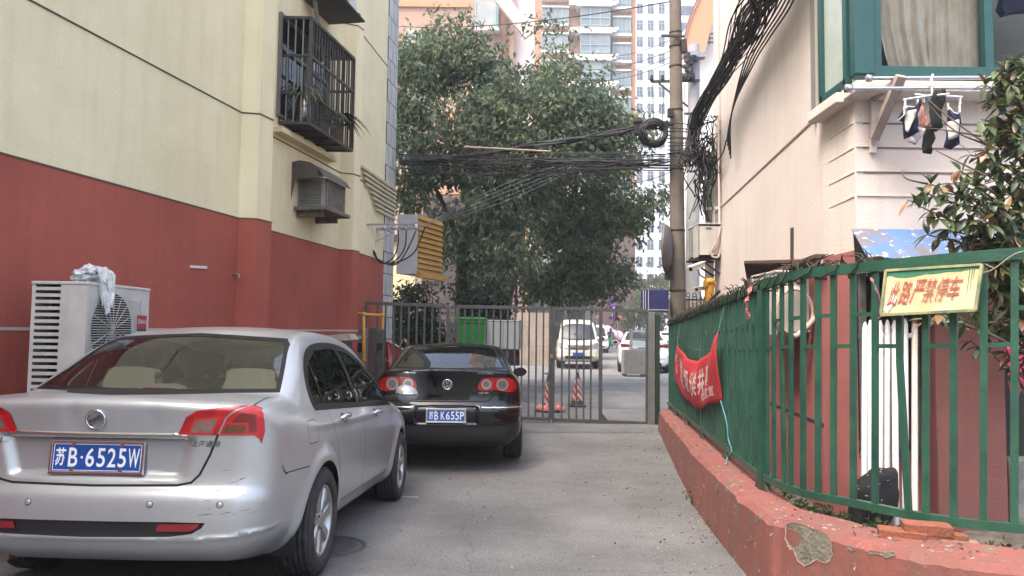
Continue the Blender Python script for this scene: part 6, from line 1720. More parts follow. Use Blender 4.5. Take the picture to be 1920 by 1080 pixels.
for v in bm_.verts:
 p = v.co.copy(); sx = math.copysign(abs(p.x) ** .8, p.x); sz = math.copysign(abs(p.z) ** .75, p.z)
 n1 = mnoise.noise(p * 1.7); cr = .05 * math.sin(p.x * 6 + p.z * 3)
 v.co = (sx * .165 * (1 + .15 * n1) + .04 * p.z, p.y * .10 * (1 + .3 * n1) + .012 * cr, sz * .215 * (1 + .12 * n1 + .3 * cr) + .03 * p.x)
me = bpy.data.meshes.new('cushion'); bm_.to_mesh(me); bm_.free(); me.materials.append(mat('black_speckled', (.008, .008, .010), .85, speck=((.45, .45, .45), 34, .64), bump=.3, bscale=80))
for p in me.polygons: p.use_smooth = True
ob = bpy.data.objects.new('black_cushion', me); COL.objects.link(ob); ob.location = at(1640, 936, 5.05); tag(ob, 'black puffy cushion flecked with white leaning against the radiators', 'cushion')
BRICK = mat('loose_brick', (.27, .085, .045), .9, col2=(.16, .065, .04), scale=14, bump=.5, bscale=60, speck=((.40, .33, .27), 22, .69))
BRK2 = mat('loose_brick_mortar', (.22, .10, .06), .9, col2=(.30, .27, .22), scale=9, bump=.5, bscale=60)
Yb = 4.50
def brick(px0, px1, pyt, Y, rz, label, mt=BRICK, h=.055):
 a = at(px0, pyt, Y); b_ = at(px1, pyt, Y); c = (a + b_) / 2; m = MB(); L_ = (b_ - a).length
 m.box((c.x, c.y + .055, c.z - h / 2), (L_, .115, h), rz - .35)
 single(m, 'brick', mt, label, 'brick', 'loose bricks piled behind the low wall', bevel=.005)
brick(1707, 1790, 986, 3.78, .04, 'reddest brick lying on top of the brick pile')
brick(1661, 1742, 998, 3.80, -.05, 'brick at the left end of the pile, second course')
brick(1745, 1818, 1003, 3.76, .08, 'brick right of centre in the second course of the pile')
brick(1690, 1778, 1016, 3.74, .02, 'brick low in the middle of the pile, mostly hidden')
brick(1780, 1843, 1019, 3.70, -.04, 'grey mortar-stained brick at the right of the pile', BRK2)
brick(1800, 1862, 1034, 3.62, .1, 'brick lying lowest and farthest right in the pile', BRK2)
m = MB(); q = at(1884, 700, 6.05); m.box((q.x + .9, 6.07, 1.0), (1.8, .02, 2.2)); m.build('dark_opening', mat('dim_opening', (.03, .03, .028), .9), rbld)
m = MB(); q = at(1886, 860, 5.9); m.box((q.x + .6, 5.95, (q.z - .1) / 2 + .0), (1.2, .2, q.z + .1)); single(m, 'concrete_block', mat('grey_block', (.24, .24, .23), .9, col2=(.15, .15, .14), scale=8, bump=.4), 'grey rendered block below the opening beside the pink pier', 'block', bevel=.01)
m = MB(); m.tube([at(1878, 690, 5.7), at(1990, 690, 5.7)], .012, 8); single(m, 'cloth_rod', mat('pale_timber', (.4, .32, .28)), 'short pale rod carrying the pink cloth', 'rod')
o = cloth([(1884, 652), (1925, 640), (1935, 700), (1912, 742), (1895, 735), (1888, 690)], 5.66, .01, .012, 2); o = single(o, 'pink_cloth', mat('bright_pink', (.62, .05, .14), .8), 'bright pink cloth hanging in the dark opening', 'cloth'); solid(o, .008, 0)
                # -- things on the lane wall
def rw(px, py, o=0.0):
 """point on the lane wall under a pixel"""
 d = ray(px, py); t = (2.222 + .1055 * 0 - 0) / (d.x - .1055 * d.y); p = CAM + d * t; return p + Vector((-o, .1055 * o, 0))
ru = outdoor_unit('outdoor_air_conditioner', 'outdoor air conditioner wrapped in loops of pale hose behind the green fence', (rx(7.9) - .42, 7.15, at(1490, 628, 7.2).z), 0, .38, .75, .62, fan=False, slots=False)
m = MB(); zc = at(1490, 585, 7.05).z; xc = rx(7.1) - .22
for k in range(3):
 m.tube([Vector((xc + (.20 - .012 * k) * math.cos(a), 7.06 - .03 * k, zc + (.25 - .015 * k) * math.sin(a))) for a in [2 * math.pi * i / 28 for i in range(29)]], .014, 8, closed=False)
m.tube(catmull([Vector((xc + .19, 7.06, zc + .1)), Vector((xc + .22, 7.0, zc - .02)), Vector((xc + .05, 6.98, zc - .2)), Vector((xc - .02, 6.98, zc - .24))], 6), .026, 8)
single(m, 'hose_coil', mat('pale_lagging', (.50, .42, .35), .7, col2=(.36, .26, .21), scale=20), 'pale lagged hose coiled on the air conditioner behind the fence', 'hose')
m = MB(); RUSTY = mat('rusty_sheet', (.07, .04, .03), .85, col2=(.13, .075, .05), scale=9, bump=.3)
pts_ = [rw(1535, 485), rw(1400, 520), at(1395, 489, 8.2), at(1470, 487, 7.3)]
m.add(pts_ + [p - Vector((0, 0, .03)) for p in pts_], [(0, 1, 2, 3), (7, 6, 5, 4), (0, 3, 7, 4), (2, 1, 5, 6), (3, 2, 6, 7), (1, 0, 4, 5)])
single(m, 'rusty_awning', RUSTY, 'rusty sheet awning jutting from the cream wall above the fence', 'awning')
m = MB(); m.bar(at(1403, 530, 8.3), at(1538, 480, 6.6), .10, .035); single(m, 'rusty_bar', RUSTY, 'long rusty angle iron sloping above the fence rail', 'bar')
m = MB(); 
for (y0, y1) in ((427, 503),): m.bar(rw(1488, y0, .012), rw(1488, y1, .012), .03, .05, up=(0, 1, 0))
single(m, 'pipe_stub', mat('old_clamp', (.06, .045, .04), .8), 'dark broken pipe clamps left on the cream wall', 'pipe')
m = MB(); m.tube([rw(1349.5, -20, .05), rw(1352, 200, .05), rw(1355, 420, .05)], .018, 8); m.tube([rw(1342, 250, .04), rw(1341.5, 425, .04)], .014, 8)
m.box(rw(1353, 390, .08), (.05, .06, .05)); m.box(rw(1344, 391, .10), (.16, .05, .04)); single(m, 'wall_conduit', CREAM, 'thin painted conduit running up the far end of the cream wall', 'conduit')
Ya = 12.0
fu = outdoor_unit('outdoor_air_conditioner', 'outdoor air conditioner on a bracket at the far end of the cream wall', (at(1310, 470, Ya).x, Ya, at(1310, 481, Ya).z), 0, .38, .75, .545, fan=False, slots=False)
m = MB(); zq = at(1310, 484, Ya).z
for y in (Ya + .1, Ya + .65): m = MB(); m.bar((at(1305, 484, Ya).x, y, zq), (rx(y), y, zq), .04, .04); m.bar((at(1315, 484, Ya).x, y, zq), (rx(y), y, zq - .25), .03, .03); m.build('bracket', mat('dark_bracket', (.035, .03, .028)), fu)
m = MB()
for k in range(3): m.tube(catmull([at(1331 + 3 * k, 473, Ya - .03), at(1340 + 2 * k, 460, Ya - .06), at(1347 + 2 * k, 440 - 6 * k, Ya - .06), at(1350, 430, Ya)], 5), .018, 6)
m.tube(catmull([at(1333, 470, Ya - .03), at(1337, 482, Ya - .06), at(1348, 480, Ya - .05), at(1352, 455, Ya - .03)], 5), .02, 6); m.build('pipe', mat('pale_lagging', (.50, .42, .35)), fu)
m = MB(); m.box(at(1329, 428, Ya - .003), (.09, .008, .03)); m.build('handle', CM['greyin'], fu)
def camera_(name, p, q, label, r=.05):
 e = thing(name, label, 'camera', p); d = (q - p); m = MB(); u = Vector((0, 0, 1))
 m.bar(p, q, r * 1.5, r * 1.4); m.build('camera_body', mat('camera_white', (.58, .57, .54), .4), e, bevel=.012)
 m = MB(); m.bar(p - d * .12 + u * r * .95, q + u * r * .95, r * 2.1, .012); m.build('sun_shield', mat('camera_white', (.58, .57, .54)), e)
 m = MB(); m.lathe([(r * .6, 0), (r * .6, .004), (0, .004)], p - d.normalized() * .001, -d, 16); m.build('lens', CM['dark'], e)
 m = MB(); m.tube(catmull([p.lerp(q, .6) - u * r, p.lerp(q, .7) - u * .14, q - u * .2 + Vector((.05, .1, -.02))], 5), .014, 6); m.build('arm', GALV, e)
camera_('security_camera', at(1295, 505, 11.6), at(1319, 496, 11.9), 'upper white security camera below the far air conditioner')
camera_('security_camera', at(1306, 543, 11.7), at(1318, 541, 12.0), 'lower white security camera beside the yellow pipe', .04)
m = MB(); m.tube([at(1330, 576, 11.9), at(1330, 530, 11.9)], .075, 12); m.lathe([(.0, .0), (.09, 0), (.10, .05), (.06, .10), (0, .11)], at(1330, 533, 11.9), (0, 0, 1), 14); m.tube([at(1322, 533, 11.85), at(1330, 533, 11.9), at(1339, 533, 12.0)], .05, 10)
m.tube([Vector((at(1330, 576, 11.9).x, 11.9, ground_z(11.9))), at(1330, 576, 11.9)], .06, 10)
single(m, 'yellow_standpipe', PIPE, 'stout yellow standpipe with side outlets at the far end of the cream wall', 'pipe')
m = MB()
for k in range(5): q = at(1292 + 7 * k, 590, 12.6); m.bar(q, at(1292 + 7 * k, 556, 12.6), .015, .015, up=(0, 1, 0))
m.bar(at(1286, 562, 12.6), at(1330, 562, 12.6), .02, .03)
for k in range(2): m.tube([at(1290 + 12 * k, 553, 12.6) + Vector((.035 * math.cos(a), 0, .035 * math.sin(a))) for a in [2 * math.pi * i / 12 for i in range(12)]], .008, 5, closed=True)
single(m, 'iron_railing', mat('black_iron', (.02, .02, .022), .6), 'short black iron railing with rings behind the green fence', 'railing')
m = MB(); a = at(1310, 600, 12.9); m.box((a.x + .12, 13.0, (at(1310, 560, 12.9).z + ground_z(13)) / 2), (.55, .3, at(1310, 560, 12.9).z - ground_z(13))); single(m, 'pale_cabinet', mat('pale_cabinet', (.45, .42, .37), .6, var=.2, scale=5), 'pale cabinet behind the iron railing', 'cabinet', bevel=.01)
m = MB(); m.bar(at(1293, 604, 12.2), at(1349, 546, 9.8), .03, .03); single(m, 'dark_rail', mat('black_iron', (.02, .02, .022)), 'dark sloping rail above the far end of the fence', 'rail')
                # -- cars
def place(p0, yaw, pitch, roll=0): return (p0, (pitch, roll, -yaw))
sv, _ = excelle(((-2.155, 3.69, -.035), (-.052, 0, -.038))); sv.scale = (1.09, .98, 1.05)
magotan(((-0.733, 8.312, -0.144), (-0.0278, 0.0, 0.0393)))
                # -- gate
GATE = mat('grey_gate_paint', (.070, .077, .075), .5, .2, col2=(.105, .10, .092), scale=8, speck=((.20, .10, .05), 24, .72), bump=.06)
GY = 12.7
def gq(px, py): return at(px, py, GY)
def vbar(m, px, y0, y1, w, d=None): m.bar(gq(px, y0), gq(px, y1), d or w, w, up=(0, 1, 0)) if False else m.box(((gq(px, y0).x + gq(px, y1).x) / 2, GY, (gq(px, y0).z + gq(px, y1).z) / 2), (w, d or w, abs(gq(px, y0).z - gq(px, y1).z)))
def hbar(m, x0, y0, x1, y1, w): m.bar(gq(x0, y0), gq(x1, y1), w, w)
def leaf(name, label, x0, x1, yt0, yt1, yb0, yb1, bars, stiles=True):
 t = thing(name, label, 'gate', gq((x0 + x1) / 2, (yb0 + yb1) / 2))
 m = MB(); hbar(m, x0, yt0, x1, yt1, .06); hbar(m, x0, yb0, x1, yb1, .06)
 if stiles: vbar(m, x0, yt0, yb0, .062); vbar(m, x1, yt1, yb1, .062)
 m.build('frame', GATE, t, bevel=.004)
 for b_ in bars:
  f = (b_ - x0) / (x1 - x0); m = MB(); vbar(m, b_, lerp(yt0, yt1, f) + 2, lerp(yb0, yb1, f) - 2, .03); m.build('bar', GATE, t)
 return t
gl = leaf('barred_fence', 'fixed grey barred gate panel on the left behind the timber post', 684, 839, 568, 574, 772, 778, [706, 721, 737, 750.5, 765, 780, 794.5, 809, 823.5])
gm = leaf('gate_leaf', 'middle grey barred gate leaf behind the black car', 857, 1032, 575, 578.5, 779, 786, [870.5 + 13.45 * k for k in range(12)])
gr = leaf('gate_leaf', 'right grey gate leaf with the open wicket beside the concrete pole', 1037, 1214, 578.5, 583, 786.5, 793.5, [1053.6, 1067.4, 1081.2, 1094.6, 1108])
m = MB(); vbar(m, 1126, 581, 790, .062); m.build('wicket_stile', GATE, gr, bevel=.004)
m = MB(); m.add([gq(1126, 788) + Vector((.03, .03, 0)), gq(1126, 788) + Vector((.13, .03, 0)), gq(1126, 775) + Vector((.03, .03, 0)), gq(1126, 788) + Vector((.03, -.03, 0)), gq(1126, 788) + Vector((.13, -.03, 0)), gq(1126, 775) + Vector((.03, -.03, 0))], [(0, 1, 2), (3, 5, 4), (0, 3, 4, 1), (1, 4, 5, 2)]); m.build('gusset', GATE, gr)
m = MB(); 
for py in (610, 628): m.bar(gq(841, py), gq(855, py), .05, .10)
m.build('hinge', GATE, gm)
m = MB(); vbar(m, 1030, 668, 803, .018); m.bar(gq(1018, 700) + Vector((0, -.04, 0)), gq(1033, 702) + Vector((0, -.04, 0)), .02, .02); m.bar(gq(1018, 697) + Vector((0, -.04, 0)), gq(1018, 708) + Vector((0, -.04, 0)), .02, .02, up=(0, 1, 0)); m.build('drop_bolt', mat('rusty_bolt', (.12, .085, .06), .7, .3), gm)
m = MB(); vbar(m, 1037, 692, 803, .018); m.build('drop_bolt', mat('rusty_bolt', (.12, .085, .06)), gr)
m = MB(); m.box(gq(1034, 668) + Vector((0, -.05, 0)), (.05, .03, .07)); m.build('lock', mat('old_brass', (.3, .24, .15)), gr, bevel=.005)
m = MB(); a = gq(1221, 585); b_ = gq(1221, 803); m.box((a.x, GY, (a.z + ground_z(GY)) / 2), (.115, .12, a.z - ground_z(GY))); q = gq(1232, 590); m.box((q.x, GY - .03, (q.z + ground_z(GY)) / 2), (.075, .08, q.z - ground_z(GY)), m=1)
single(m, 'gate_post', [mat('grey_post', (.20, .205, .20), .55, .2, col2=(.15, .15, .14), scale=5), mat('dark_green_post', (.012, .035, .022), .6)], 'square grey gate post at the right end of the gate', 'post', bevel=.006)
m = MB(); a = gq(683, 566); m.box((a.x, GY, (a.z + ground_z(GY)) / 2), (.085, .09, a.z - ground_z(GY))); single(m, 'gate_post', GATE, 'dark square gate post against the yellow building', 'post', bevel=.006)
bb = thing('blue_cabinet', 'dark blue canvas covered cabinet fixed beside the concrete pole above the gate', 'cabinet', at(1232, 583, 12.9))
p0 = at(1216, 583, 12.75); p1 = at(1254, 579, 12.75); zt_ = at(1235, 543, 12.75).z
m = MB(); K0 = [(p0.x, 12.75), (p1.x, 12.75), (p1.x + .05, 13.2), (p0.x - .02, 13.2)]; z0 = p0.z
m.add([(x, y, z) for z in (z0, zt_) for x, y in K0], [(0, 1, 5, 4), (1, 2, 6, 5), (2, 3, 7, 6), (3, 0, 4, 7), (4, 5, 6, 7), (3, 2, 1, 0)]); m.build('cover', mat('blue_canvas', (.018, .022, .115), .6, var=.25, scale=5), bb, bevel=.012)
m = MB(); q0 = at(1204, 579, 12.95); m.box(((q0.x + p0.x) / 2 - .005, 12.95, (z0 + zt_) / 2 + .02), (p0.x - q0.x - .02, .3, zt_ - z0 - .02)); m.build('side_flap', mat('blue_canvas', (.018, .022, .115)), bb, bevel=.01)
m = MB()
for px in (1207.5, 1211.5, 1215.8): q = at(px, 560, 12.74); m.box((q.x, 12.742 + (.058 if px < 1214 else 0), (z0 + zt_) / 2), (.012, .012, zt_ - z0 - .02))
m.bar(Vector((p0.x, 12.742, z0 + .02)), Vector((p1.x, 12.742, z0 + .02)), .008, .012); m.build('piping', mat('white_piping', (.5, .5, .55), .6), bb)
                # -- cones
def cone(p, label, tilt, red_base):
 e = thing('traffic_cone', label, 'traffic cone', p, (0, R(tilt), 0), 'traffic cones behind the gate')
 m = MB(); m.box((0, 0, .02), (.36, .36, .04)); m.build('base', mat('cone_rubber', (.015, .015, .016), .8, var=.0, col2=(.05, .05, .05), scale=20), e, local=True, bevel=.012)
 m = MB(); m.lathe([(.135, .04), (.125, .06), (.035, .66), (.03, .68), (.018, .70), (.018, .71), (0, .71)], (0, 0, 0), (0, 0, 1), 24); m.build('cone_body', mat('cone_rubber', (.015, .015, .016)), e, local=True)
 m = MB(); N = 32; J = 14
 def pt(j, k):
  t = j / J; z = .12 + .46 * t; r = .127 - .09 * (z - .06) / .60 + .004; a = math.pi * (-.05 + .95 * k / N) - math.pi * .95 + .35; return (r * math.cos(a), r * math.sin(a), z)
 for j in range(J):
  for k in range(N):
   red = ((j * 1.0 + k * .30) % 4.4) < 2.3
   m.add([pt(j, k), pt(j, k + 1), pt(j + 1, k + 1), pt(j + 1, k)], [(0, 1, 2, 3)], 0 if red else 1, True)
 m.build('striped_sleeve', [mat('cone_red', (.42, .035, .02), .5, var=.3, scale=20), mat('cone_white', (.50, .48, .45), .5, var=.3, scale=20)], e, local=True)
 m = MB(); m.tube([(.03 * math.cos(a), 0, .735 + .03 * math.sin(a)) for a in [2 * math.pi * k / 12 for k in range(12)]], .008, 6, closed=True); m.build('ring', mat('cone_rubber', (.015, .015, .016)), e, local=True)
 if red_base:
  m = MB(); vs = []; n = 26
  for j in range(5):
   for k in range(n):
    a = 2 * math.pi * k / n; r = (.14, .20, .27, .30, .27)[j] * (1 + .10 * math.sin(5 * a + j)); vs.append((r * math.cos(a), r * .8 * math.sin(a), (.13, .135, .10, .05, .012)[j] + .02 * math.sin(7 * a + 2 * j)))
  m.add(vs, [(j * n + k, (j + 1) * n + k, (j + 1) * n + (k + 1) % n, j * n + (k + 1) % n) for j in range(4) for k in range(n)], 0, True)
  m.build('collar', mat('red_white_cloth', (.42, .05, .035), .8, col2=(.52, .36, .32), scale=11), e, local=True)
 return e
cone(gp(at(1030.5, 765, 14.2).x, 14.2), 'striped cone with a crumpled red and white collar round its foot', -2, True)
cone(gp(at(1081.5, 757, 15.1).x, 15.1), 'plain dark cone with a red and white striped sleeve, the right one', 1, False)
                # -- bin, carts, panels
e = thing('wheeled_bin', 'green plastic wheeled bin raised behind the gate', 'bin', Vector((at(883, 600, 15).x, 15.1, .50)))
zt_ = at(883, 597, 15).z; h = zt_ - .50
m = MB(); m.add([(x * s_ * .30, y * s_ * .30, z) for (z, s_) in ((0, .78), (h - .1, 1), (h - .1, 1.08), (h - .04, 1.08)) for x, y in ((-1, -1), (1, -1), (1, 1), (-1, 1))], [f_ for j in range(3) for f_ in [(j * 4 + k, j * 4 + (k + 1) % 4, j * 4 + 4 + (k + 1) % 4, j * 4 + 4 + k) for k in range(4)]] + [(3, 2, 1, 0)])
BING = mat('bin_green', (.02, .22, .03), .4, var=.15, scale=4); m.build('body', BING, e, local=True, bevel=.02)
m = MB(); m.box((0, 0, h - .01), (.68, .70, .05)); m.box((0, .36, h - .0), (.5, .06, .07)); m.build('lid', BING, e, local=True, bevel=.015)
m = MB(); 
for k in range(4): m.lathe([(.03, 0), (.035, .012), (.02, .014)], (-.15 + .1 * k, -.265, h * .35), (0, -1, 0), 10)
m.build('emblem', mat('bin_mark', (.30, .45, .30), .6), e, local=True)
for sx in (-1, 1):
 m = MB(); m.cyl((sx * .24, .22, -.01), .10, .05, (sx, 0, 0), 18); m.build('wheel', CM['dark'], e, local=True)
t_ = thing('hand_cart', 'flat iron hand cart under the green bin', 'cart', gp(at(883, 640, 15).x, 15.1))
m = MB(); m.box((0, 0, .62), (.95, 1.1, .05)); m.build('deck', mat('black_iron', (.02, .02, .022)), t_, local=True)
for sx in (-1, 1):
 m = MB(); m.lathe([(.30, -.03), (.33, -.02), (.33, .02), (.30, .03), (.30, -.03)], (sx * .42, 0, .33), (1, 0, 0), 24)
 for k in range(6): m.tube([(sx * .42, 0, .33), (sx * .42, .3 * math.cos(k), .33 + .3 * math.sin(k))], .008, 5)
 m.build('wheel', CM['tyre'], t_, local=True)
m = MB()
for sx in (-1, 1): m.tube([(sx * .42, 0, .33), (sx * .42, 0, .62)], .02, 6); m.tube([(sx * .4, -.5, .0), (sx * .4, -.5, .6)], .02, 6); m.tube([(sx * .4, -.5, .62), (sx * .4, -.9, .95)], .018, 6)
m.build('frame', mat('black_iron', (.02, .02, .022)), t_, local=True)
t_ = thing('box_tricycle', 'tricycle with a white box body and red tail lamp behind the gate', 'tricycle', gp(at(942, 690, 15.3).x, 15.3))
x0 = at(908, 600, 15.3).x - t_.location.x; x1 = at(977, 600, 15.3).x - t_.location.x; z1 = at(942, 600, 15.3).z - t_.location.z; z0 = at(942, 655, 15.3).z - t_.location.z
WP = mat('white_panel', (.50, .52, .51), .5, var=.12, scale=4, streak=.3)
m = MB(); m.box(((x0 + x1) / 2, .7, (z0 + z1) / 2), (x1 - x0, 1.4, z1 - z0)); m.build('box_body', WP, t_, local=True, bevel=.01)
m = MB(); m.box((lerp(x0, x1, .52), -.004, (z0 + z1) / 2), (.012, .006, z1 - z0 - .04)); m.box(((x0 + x1) / 2, -.004, lerp(z0, z1, .95)), (x1 - x0 - .02, .006, .01)); m.box((x1 - .02, -.01, (z0 + z1) / 2), (.04, .02, z1 - z0)); m.build('door_seam', mat('seam_grey', (.16, .16, .16), .7), t_, local=True)
m = MB(); m.bar((x1 - .03, -.03, z0 + .02), (x1 - .03, -.03, z0 + .24), .015, .02, up=(0, 1, 0)); m.build('door_bolt', mat('rusty_bolt', (.12, .085, .06)), t_, local=True)
m = MB(); m.box(((x0 + x1) / 2, .7, z0 - .06), (x1 - x0 - .06, 1.5, .08)); m.box((x1 - .12, -.02, z0 - .2), (.2, .05, .28)); m.tube([((x0 + x1) / 2, 1.3, z0 - .1), ((x0 + x1) / 2, 2.3, .6), ((x0 + x1) / 2, 2.4, .35)], .03, 8); m.tube([((x0 + x1) / 2 - .3, 2.1, 1.0), ((x0 + x1) / 2 + .3, 2.1, 1.0)], .015, 6); m.tube([((x0 + x1) / 2, 2.1, 1.0), ((x0 + x1) / 2, 2.35, .6)], .02, 6); m.build('chassis', CM['dark'], t_, local=True)
m = MB(); m.box((x1 - .10, -.03, z0 - .09), (.16, .04, .10)); m.build('tail_lamp', CM['redd'], t_, local=True, bevel=.008)
for (x, y) in ((x0 + .08, .6), (x1 - .08, .6), ((x0 + x1) / 2, 2.4)):
 m = MB(); m.lathe([(.20, -.05), (.27, -.045), (.29, 0), (.27, .045), (.20, .05), (0, .03)], (x, y, .29), (1, 0, 0), 24); m.lathe([(0, -.03), (.20, -.05)], (x, y, .29), (1, 0, 0), 24); m.build('wheel', CM['tyre'], t_, local=True)
t_ = thing('red_tricycle', 'red covered tricycle with a sloping red windscreen hood behind the left gate panel', 'tricycle', gp(at(735, 720, 14.0).x, 14.0))
REDP = mat('tricycle_red', (.42, .018, .028), .4, col2=(.33, .016, .025), scale=5, coat=.3)
def tq(px, py, Y): return at(px, py, Y) - t_.location
m = MB(); A = [tq(727, 640, 13.6), tq(765, 662, 14.3), tq(752, 720, 14.3), tq(729, 690, 13.6)]; B = [p + Vector((-.28, .35, .0)) for p in A]
m.add(A + B, [(0, 3, 2, 1), (4, 5, 6, 7), (0, 1, 5, 4), (1, 2, 6, 5), (2, 3, 7, 6), (3, 0, 4, 7)]); m.build('hood', REDP, t_, local=True, bevel=.02)
m = MB(); m.bar(tq(727, 639, 13.58), tq(766, 661, 14.28), .04, .03); m.build('white_edge', mat('pale_pink_trim', (.62, .45, .46), .5), t_, local=True)
m = MB(); m.bar(tq(722, 672, 13.55), tq(741, 690, 13.6), .03, .025); m.build('gold_trim', mat('old_brass', (.3, .24, .15)), t_, local=True)
m = MB(); a = tq(706, 650, 13.9); b_ = tq(726, 650, 13.9); m.box(((a.x + b_.x) / 2, .15, a.z / 2 + .18), (b_.x - a.x, .6, a.z - .36)); m.build('body', REDP, t_, local=True, bevel=.03)
m = MB(); q = tq(709, 664, 13.58); m.box(q, (.05, .02, .05)); m.build('reflector', mat('paper_white', (.6, .6, .58)), t_, local=True)
m = MB(); a = tq(722, 700, 13.7); b_ = tq(750, 700, 13.7); m.box(((a.x + b_.x) / 2, .1, .55), (b_.x - a.x, .5, .5)); m.build('seat_box', mat('maroon_cover', (.16, .04, .06), .7, var=.3), t_, local=True, bevel=.03)
for x in (-.2, .25):
 m = MB(); m.lathe([(.18, -.05), (.25, -.045), (.27, 0), (.25, .045), (.18, .05), (0, .03)], (x, .1, .27), (1, 0, 0), 22); m.build('wheel', CM['tyre'], t_, local=True)
m = MB(); a = at(977, 586, 30); b_ = at(1034, 586, 30); zz = ground_z(30)
m.box(((a.x + b_.x) / 2 - .1, 30.1, (a.z + zz) / 2), (b_.x - a.x + .2, .2, a.z - zz)); single(m, 'beige_wall', tile_mat('beige_stone', (.40, .325, .265), (.25, .20, .16), .33, .8), 'short beige stone-faced wall standing beyond the gate', 'wall')
vb = van(((at(1084, 690, 27.4).x, 27.2, ground_z(27)), (0, 0, R(-3))), mat('cream_van_paint', (.44, .42, .35), .3, coat=.7, var=.08, scale=3), 'cream van facing the gate with a dark windscreen, parked beyond the bars')
c2 = copy_tree(vb); c2['label'] = 'white van mostly hidden behind the cream van'; c2.location = (at(1119, 655, 48).x, 48, ground_z(48)); c2.rotation_euler = (0, 0, R(-4))
for ch in c2.children:
 if ch.name.startswith('body'): ch.material_slots[0].link = 'OBJECT'; ch.material_slots[0].material = CM['white']
white_sedan(((at(1206, 690, 25.2).x, 24.9, ground_z(25.5)), (0, 0, R(-8))))
cb = thing('metal_cabinet', 'dull grey metal cabinet on short legs with a glass case on top', 'cabinet', gp(at(1191, 703, 23.4).x, 23.4))
zt_ = at(1191, 656, 23.4).z; a = at(1170, 680, 23.4).x - cb.location.x; b_ = at(1212, 680, 23.4).x - cb.location.x; zt_ -= cb.location.z
m = MB(); m.box(((a + b_) / 2, .3, (zt_ + .08) / 2), (b_ - a, .6, zt_ - .08)); m.build('case', mat('dull_zinc', (.26, .245, .215), .6, .3, var=.3, scale=6), cb, local=True, bevel=.012)
for (x, y) in ((a + .06, .06), (b_ - .06, .06), (a + .06, .54), (b_ - .06, .54)):
 m = MB(); m.box((x, y, .04), (.06, .06, .08)); m.build('leg', CM['dark'], cb, local=True)
gc = thing('glass_case', 'small framed glass case standing on the grey metal cabinet', 'glass case', cb.location + Vector((0, 0, zt_)))
w0 = at(1186, 640, 23.4).x - gc.location.x; w1 = at(1217, 640, 23.4).x - gc.location.x; hh = at(1200, 618, 23.4).z - gc.location.z
m = MB()
for x in (w0, w1):
 for y in (.1, .5): m.box((x, y, hh / 2), (.035, .035, hh))
for z in (.02, hh * .52, hh):
 for y in (.1, .5): m.box(((w0 + w1) / 2, y, z), (w1 - w0, .03, .03))
 for x in (w0, w1): m.box((x, .3, z), (.03, .4, .03))
m.build('frame', mat('case_frame', (.30, .32, .31), .4, .5), gc, local=True)
m = MB(); m.box(((w0 + w1) / 2, .3, hh / 2), (w1 - w0 - .02, .38, hh - .04)); m.build('glass_pane', glass_mat('case_glass', (.80, .86, .86), .8, 1.5, base=.12), gc, local=True)
pr = thing('person', 'person in a dark top and long green apron standing beside the white van', 'person', gp(at(1145, 650, 60).x, 60))
def skin_body(parts, edges, rad):
 me = bpy.data.meshes.new('body'); me.from_pydata(parts, edges, []); o = bpy.data.objects.new('body', me); COL.objects.link(o)
 md = o.modifiers.new('skin', 'SKIN'); 
 for i, r in enumerate(rad): me.skin_vertices[0].data[i].radius = (r, r * .8)
 me.skin_vertices[0].data[0].use_root = True
 o.modifiers.new('sub', 'SUBSURF').levels = 2; return o
V = [(0, 0, .92), (0, 0, 1.15), (0, 0, 1.38), (0, .01, 1.50), (0, 0, 1.60), (0, -.01, 1.70), (-.19, 0, 1.38), (-.27, -.03, 1.12), (-.20, -.20, .95), (.19, 0, 1.38), (.27, -.03, 1.12), (.20, -.20, .95), (-.10, 0, .85), (-.11, -.01, .48), (-.11, .03, .08), (-.11, -.12, .04), (.10, 0, .85), (.12, -.02, .48), (.13, .03, .08), (.13, -.12, .04)]
E_ = [(0, 1), (1, 2), (2, 3), (3, 4), (4, 5), (2, 6), (6, 7), (7, 8), (2, 9), (9, 10), (10, 11), (0, 12), (12, 13), (13, 14), (14, 15), (0, 16), (16, 17), (17, 18), (18, 19)]
Rr = [.15, .14, .15, .055, .10, .08, .065, .05, .04, .065, .05, .04, .09, .065, .05, .04, .09, .065, .05, .04]
bo = skin_body(V, E_, Rr); bo.parent = pr; bo.data.materials.append(mat('dark_clothes', (.03, .03, .04), .9))
m = MB(); m.lathe([(.155, 1.22), (.17, 1.0), (.19, .8), (.22, .45), (.235, .22), (.225, .22), (.14, 1.0)], (0, 0, 0), (0, 0, 1), 20); m.build('green_apron', mat('apron_green', (.02, .20, .085), .85, var=.3, scale=6), pr, local=True)
m = MB(); m.lathe([(0, .135), (.06, .12), (.105, .04), (.11, -.02), (.08, -.08), (0, -.09)], (0, .02, 1.64), (0, 0, 1), 14); m.build('hair', CM['dark'], pr, local=True)
pk = thing('pink_cover', 'pale pink sheet draped over a stall beyond the vans', 'cover', gp(at(1152, 640, 66).x, 66))
m = MB(); vs = []; NX, NY = 26, 8
for j in range(NY + 1):
 for i in range(NX + 1):
  u = i / NX; v = j / NY; x = -1.3 + 2.6 * u; ztop = float(np.interp(u, [0, .1, .45, .75, .9, 1], [2.2, 2.1, 1.7, 1.35, .9, .5]))
  y = -.7 + 1.4 * v; edge = abs(v - .5) * 2
  vs.append((x, y, ztop - .75 * edge ** 3 + .07 * math.sin(u * 17 + v * 5) + .05 * math.sin(u * 31 + v * 9)))
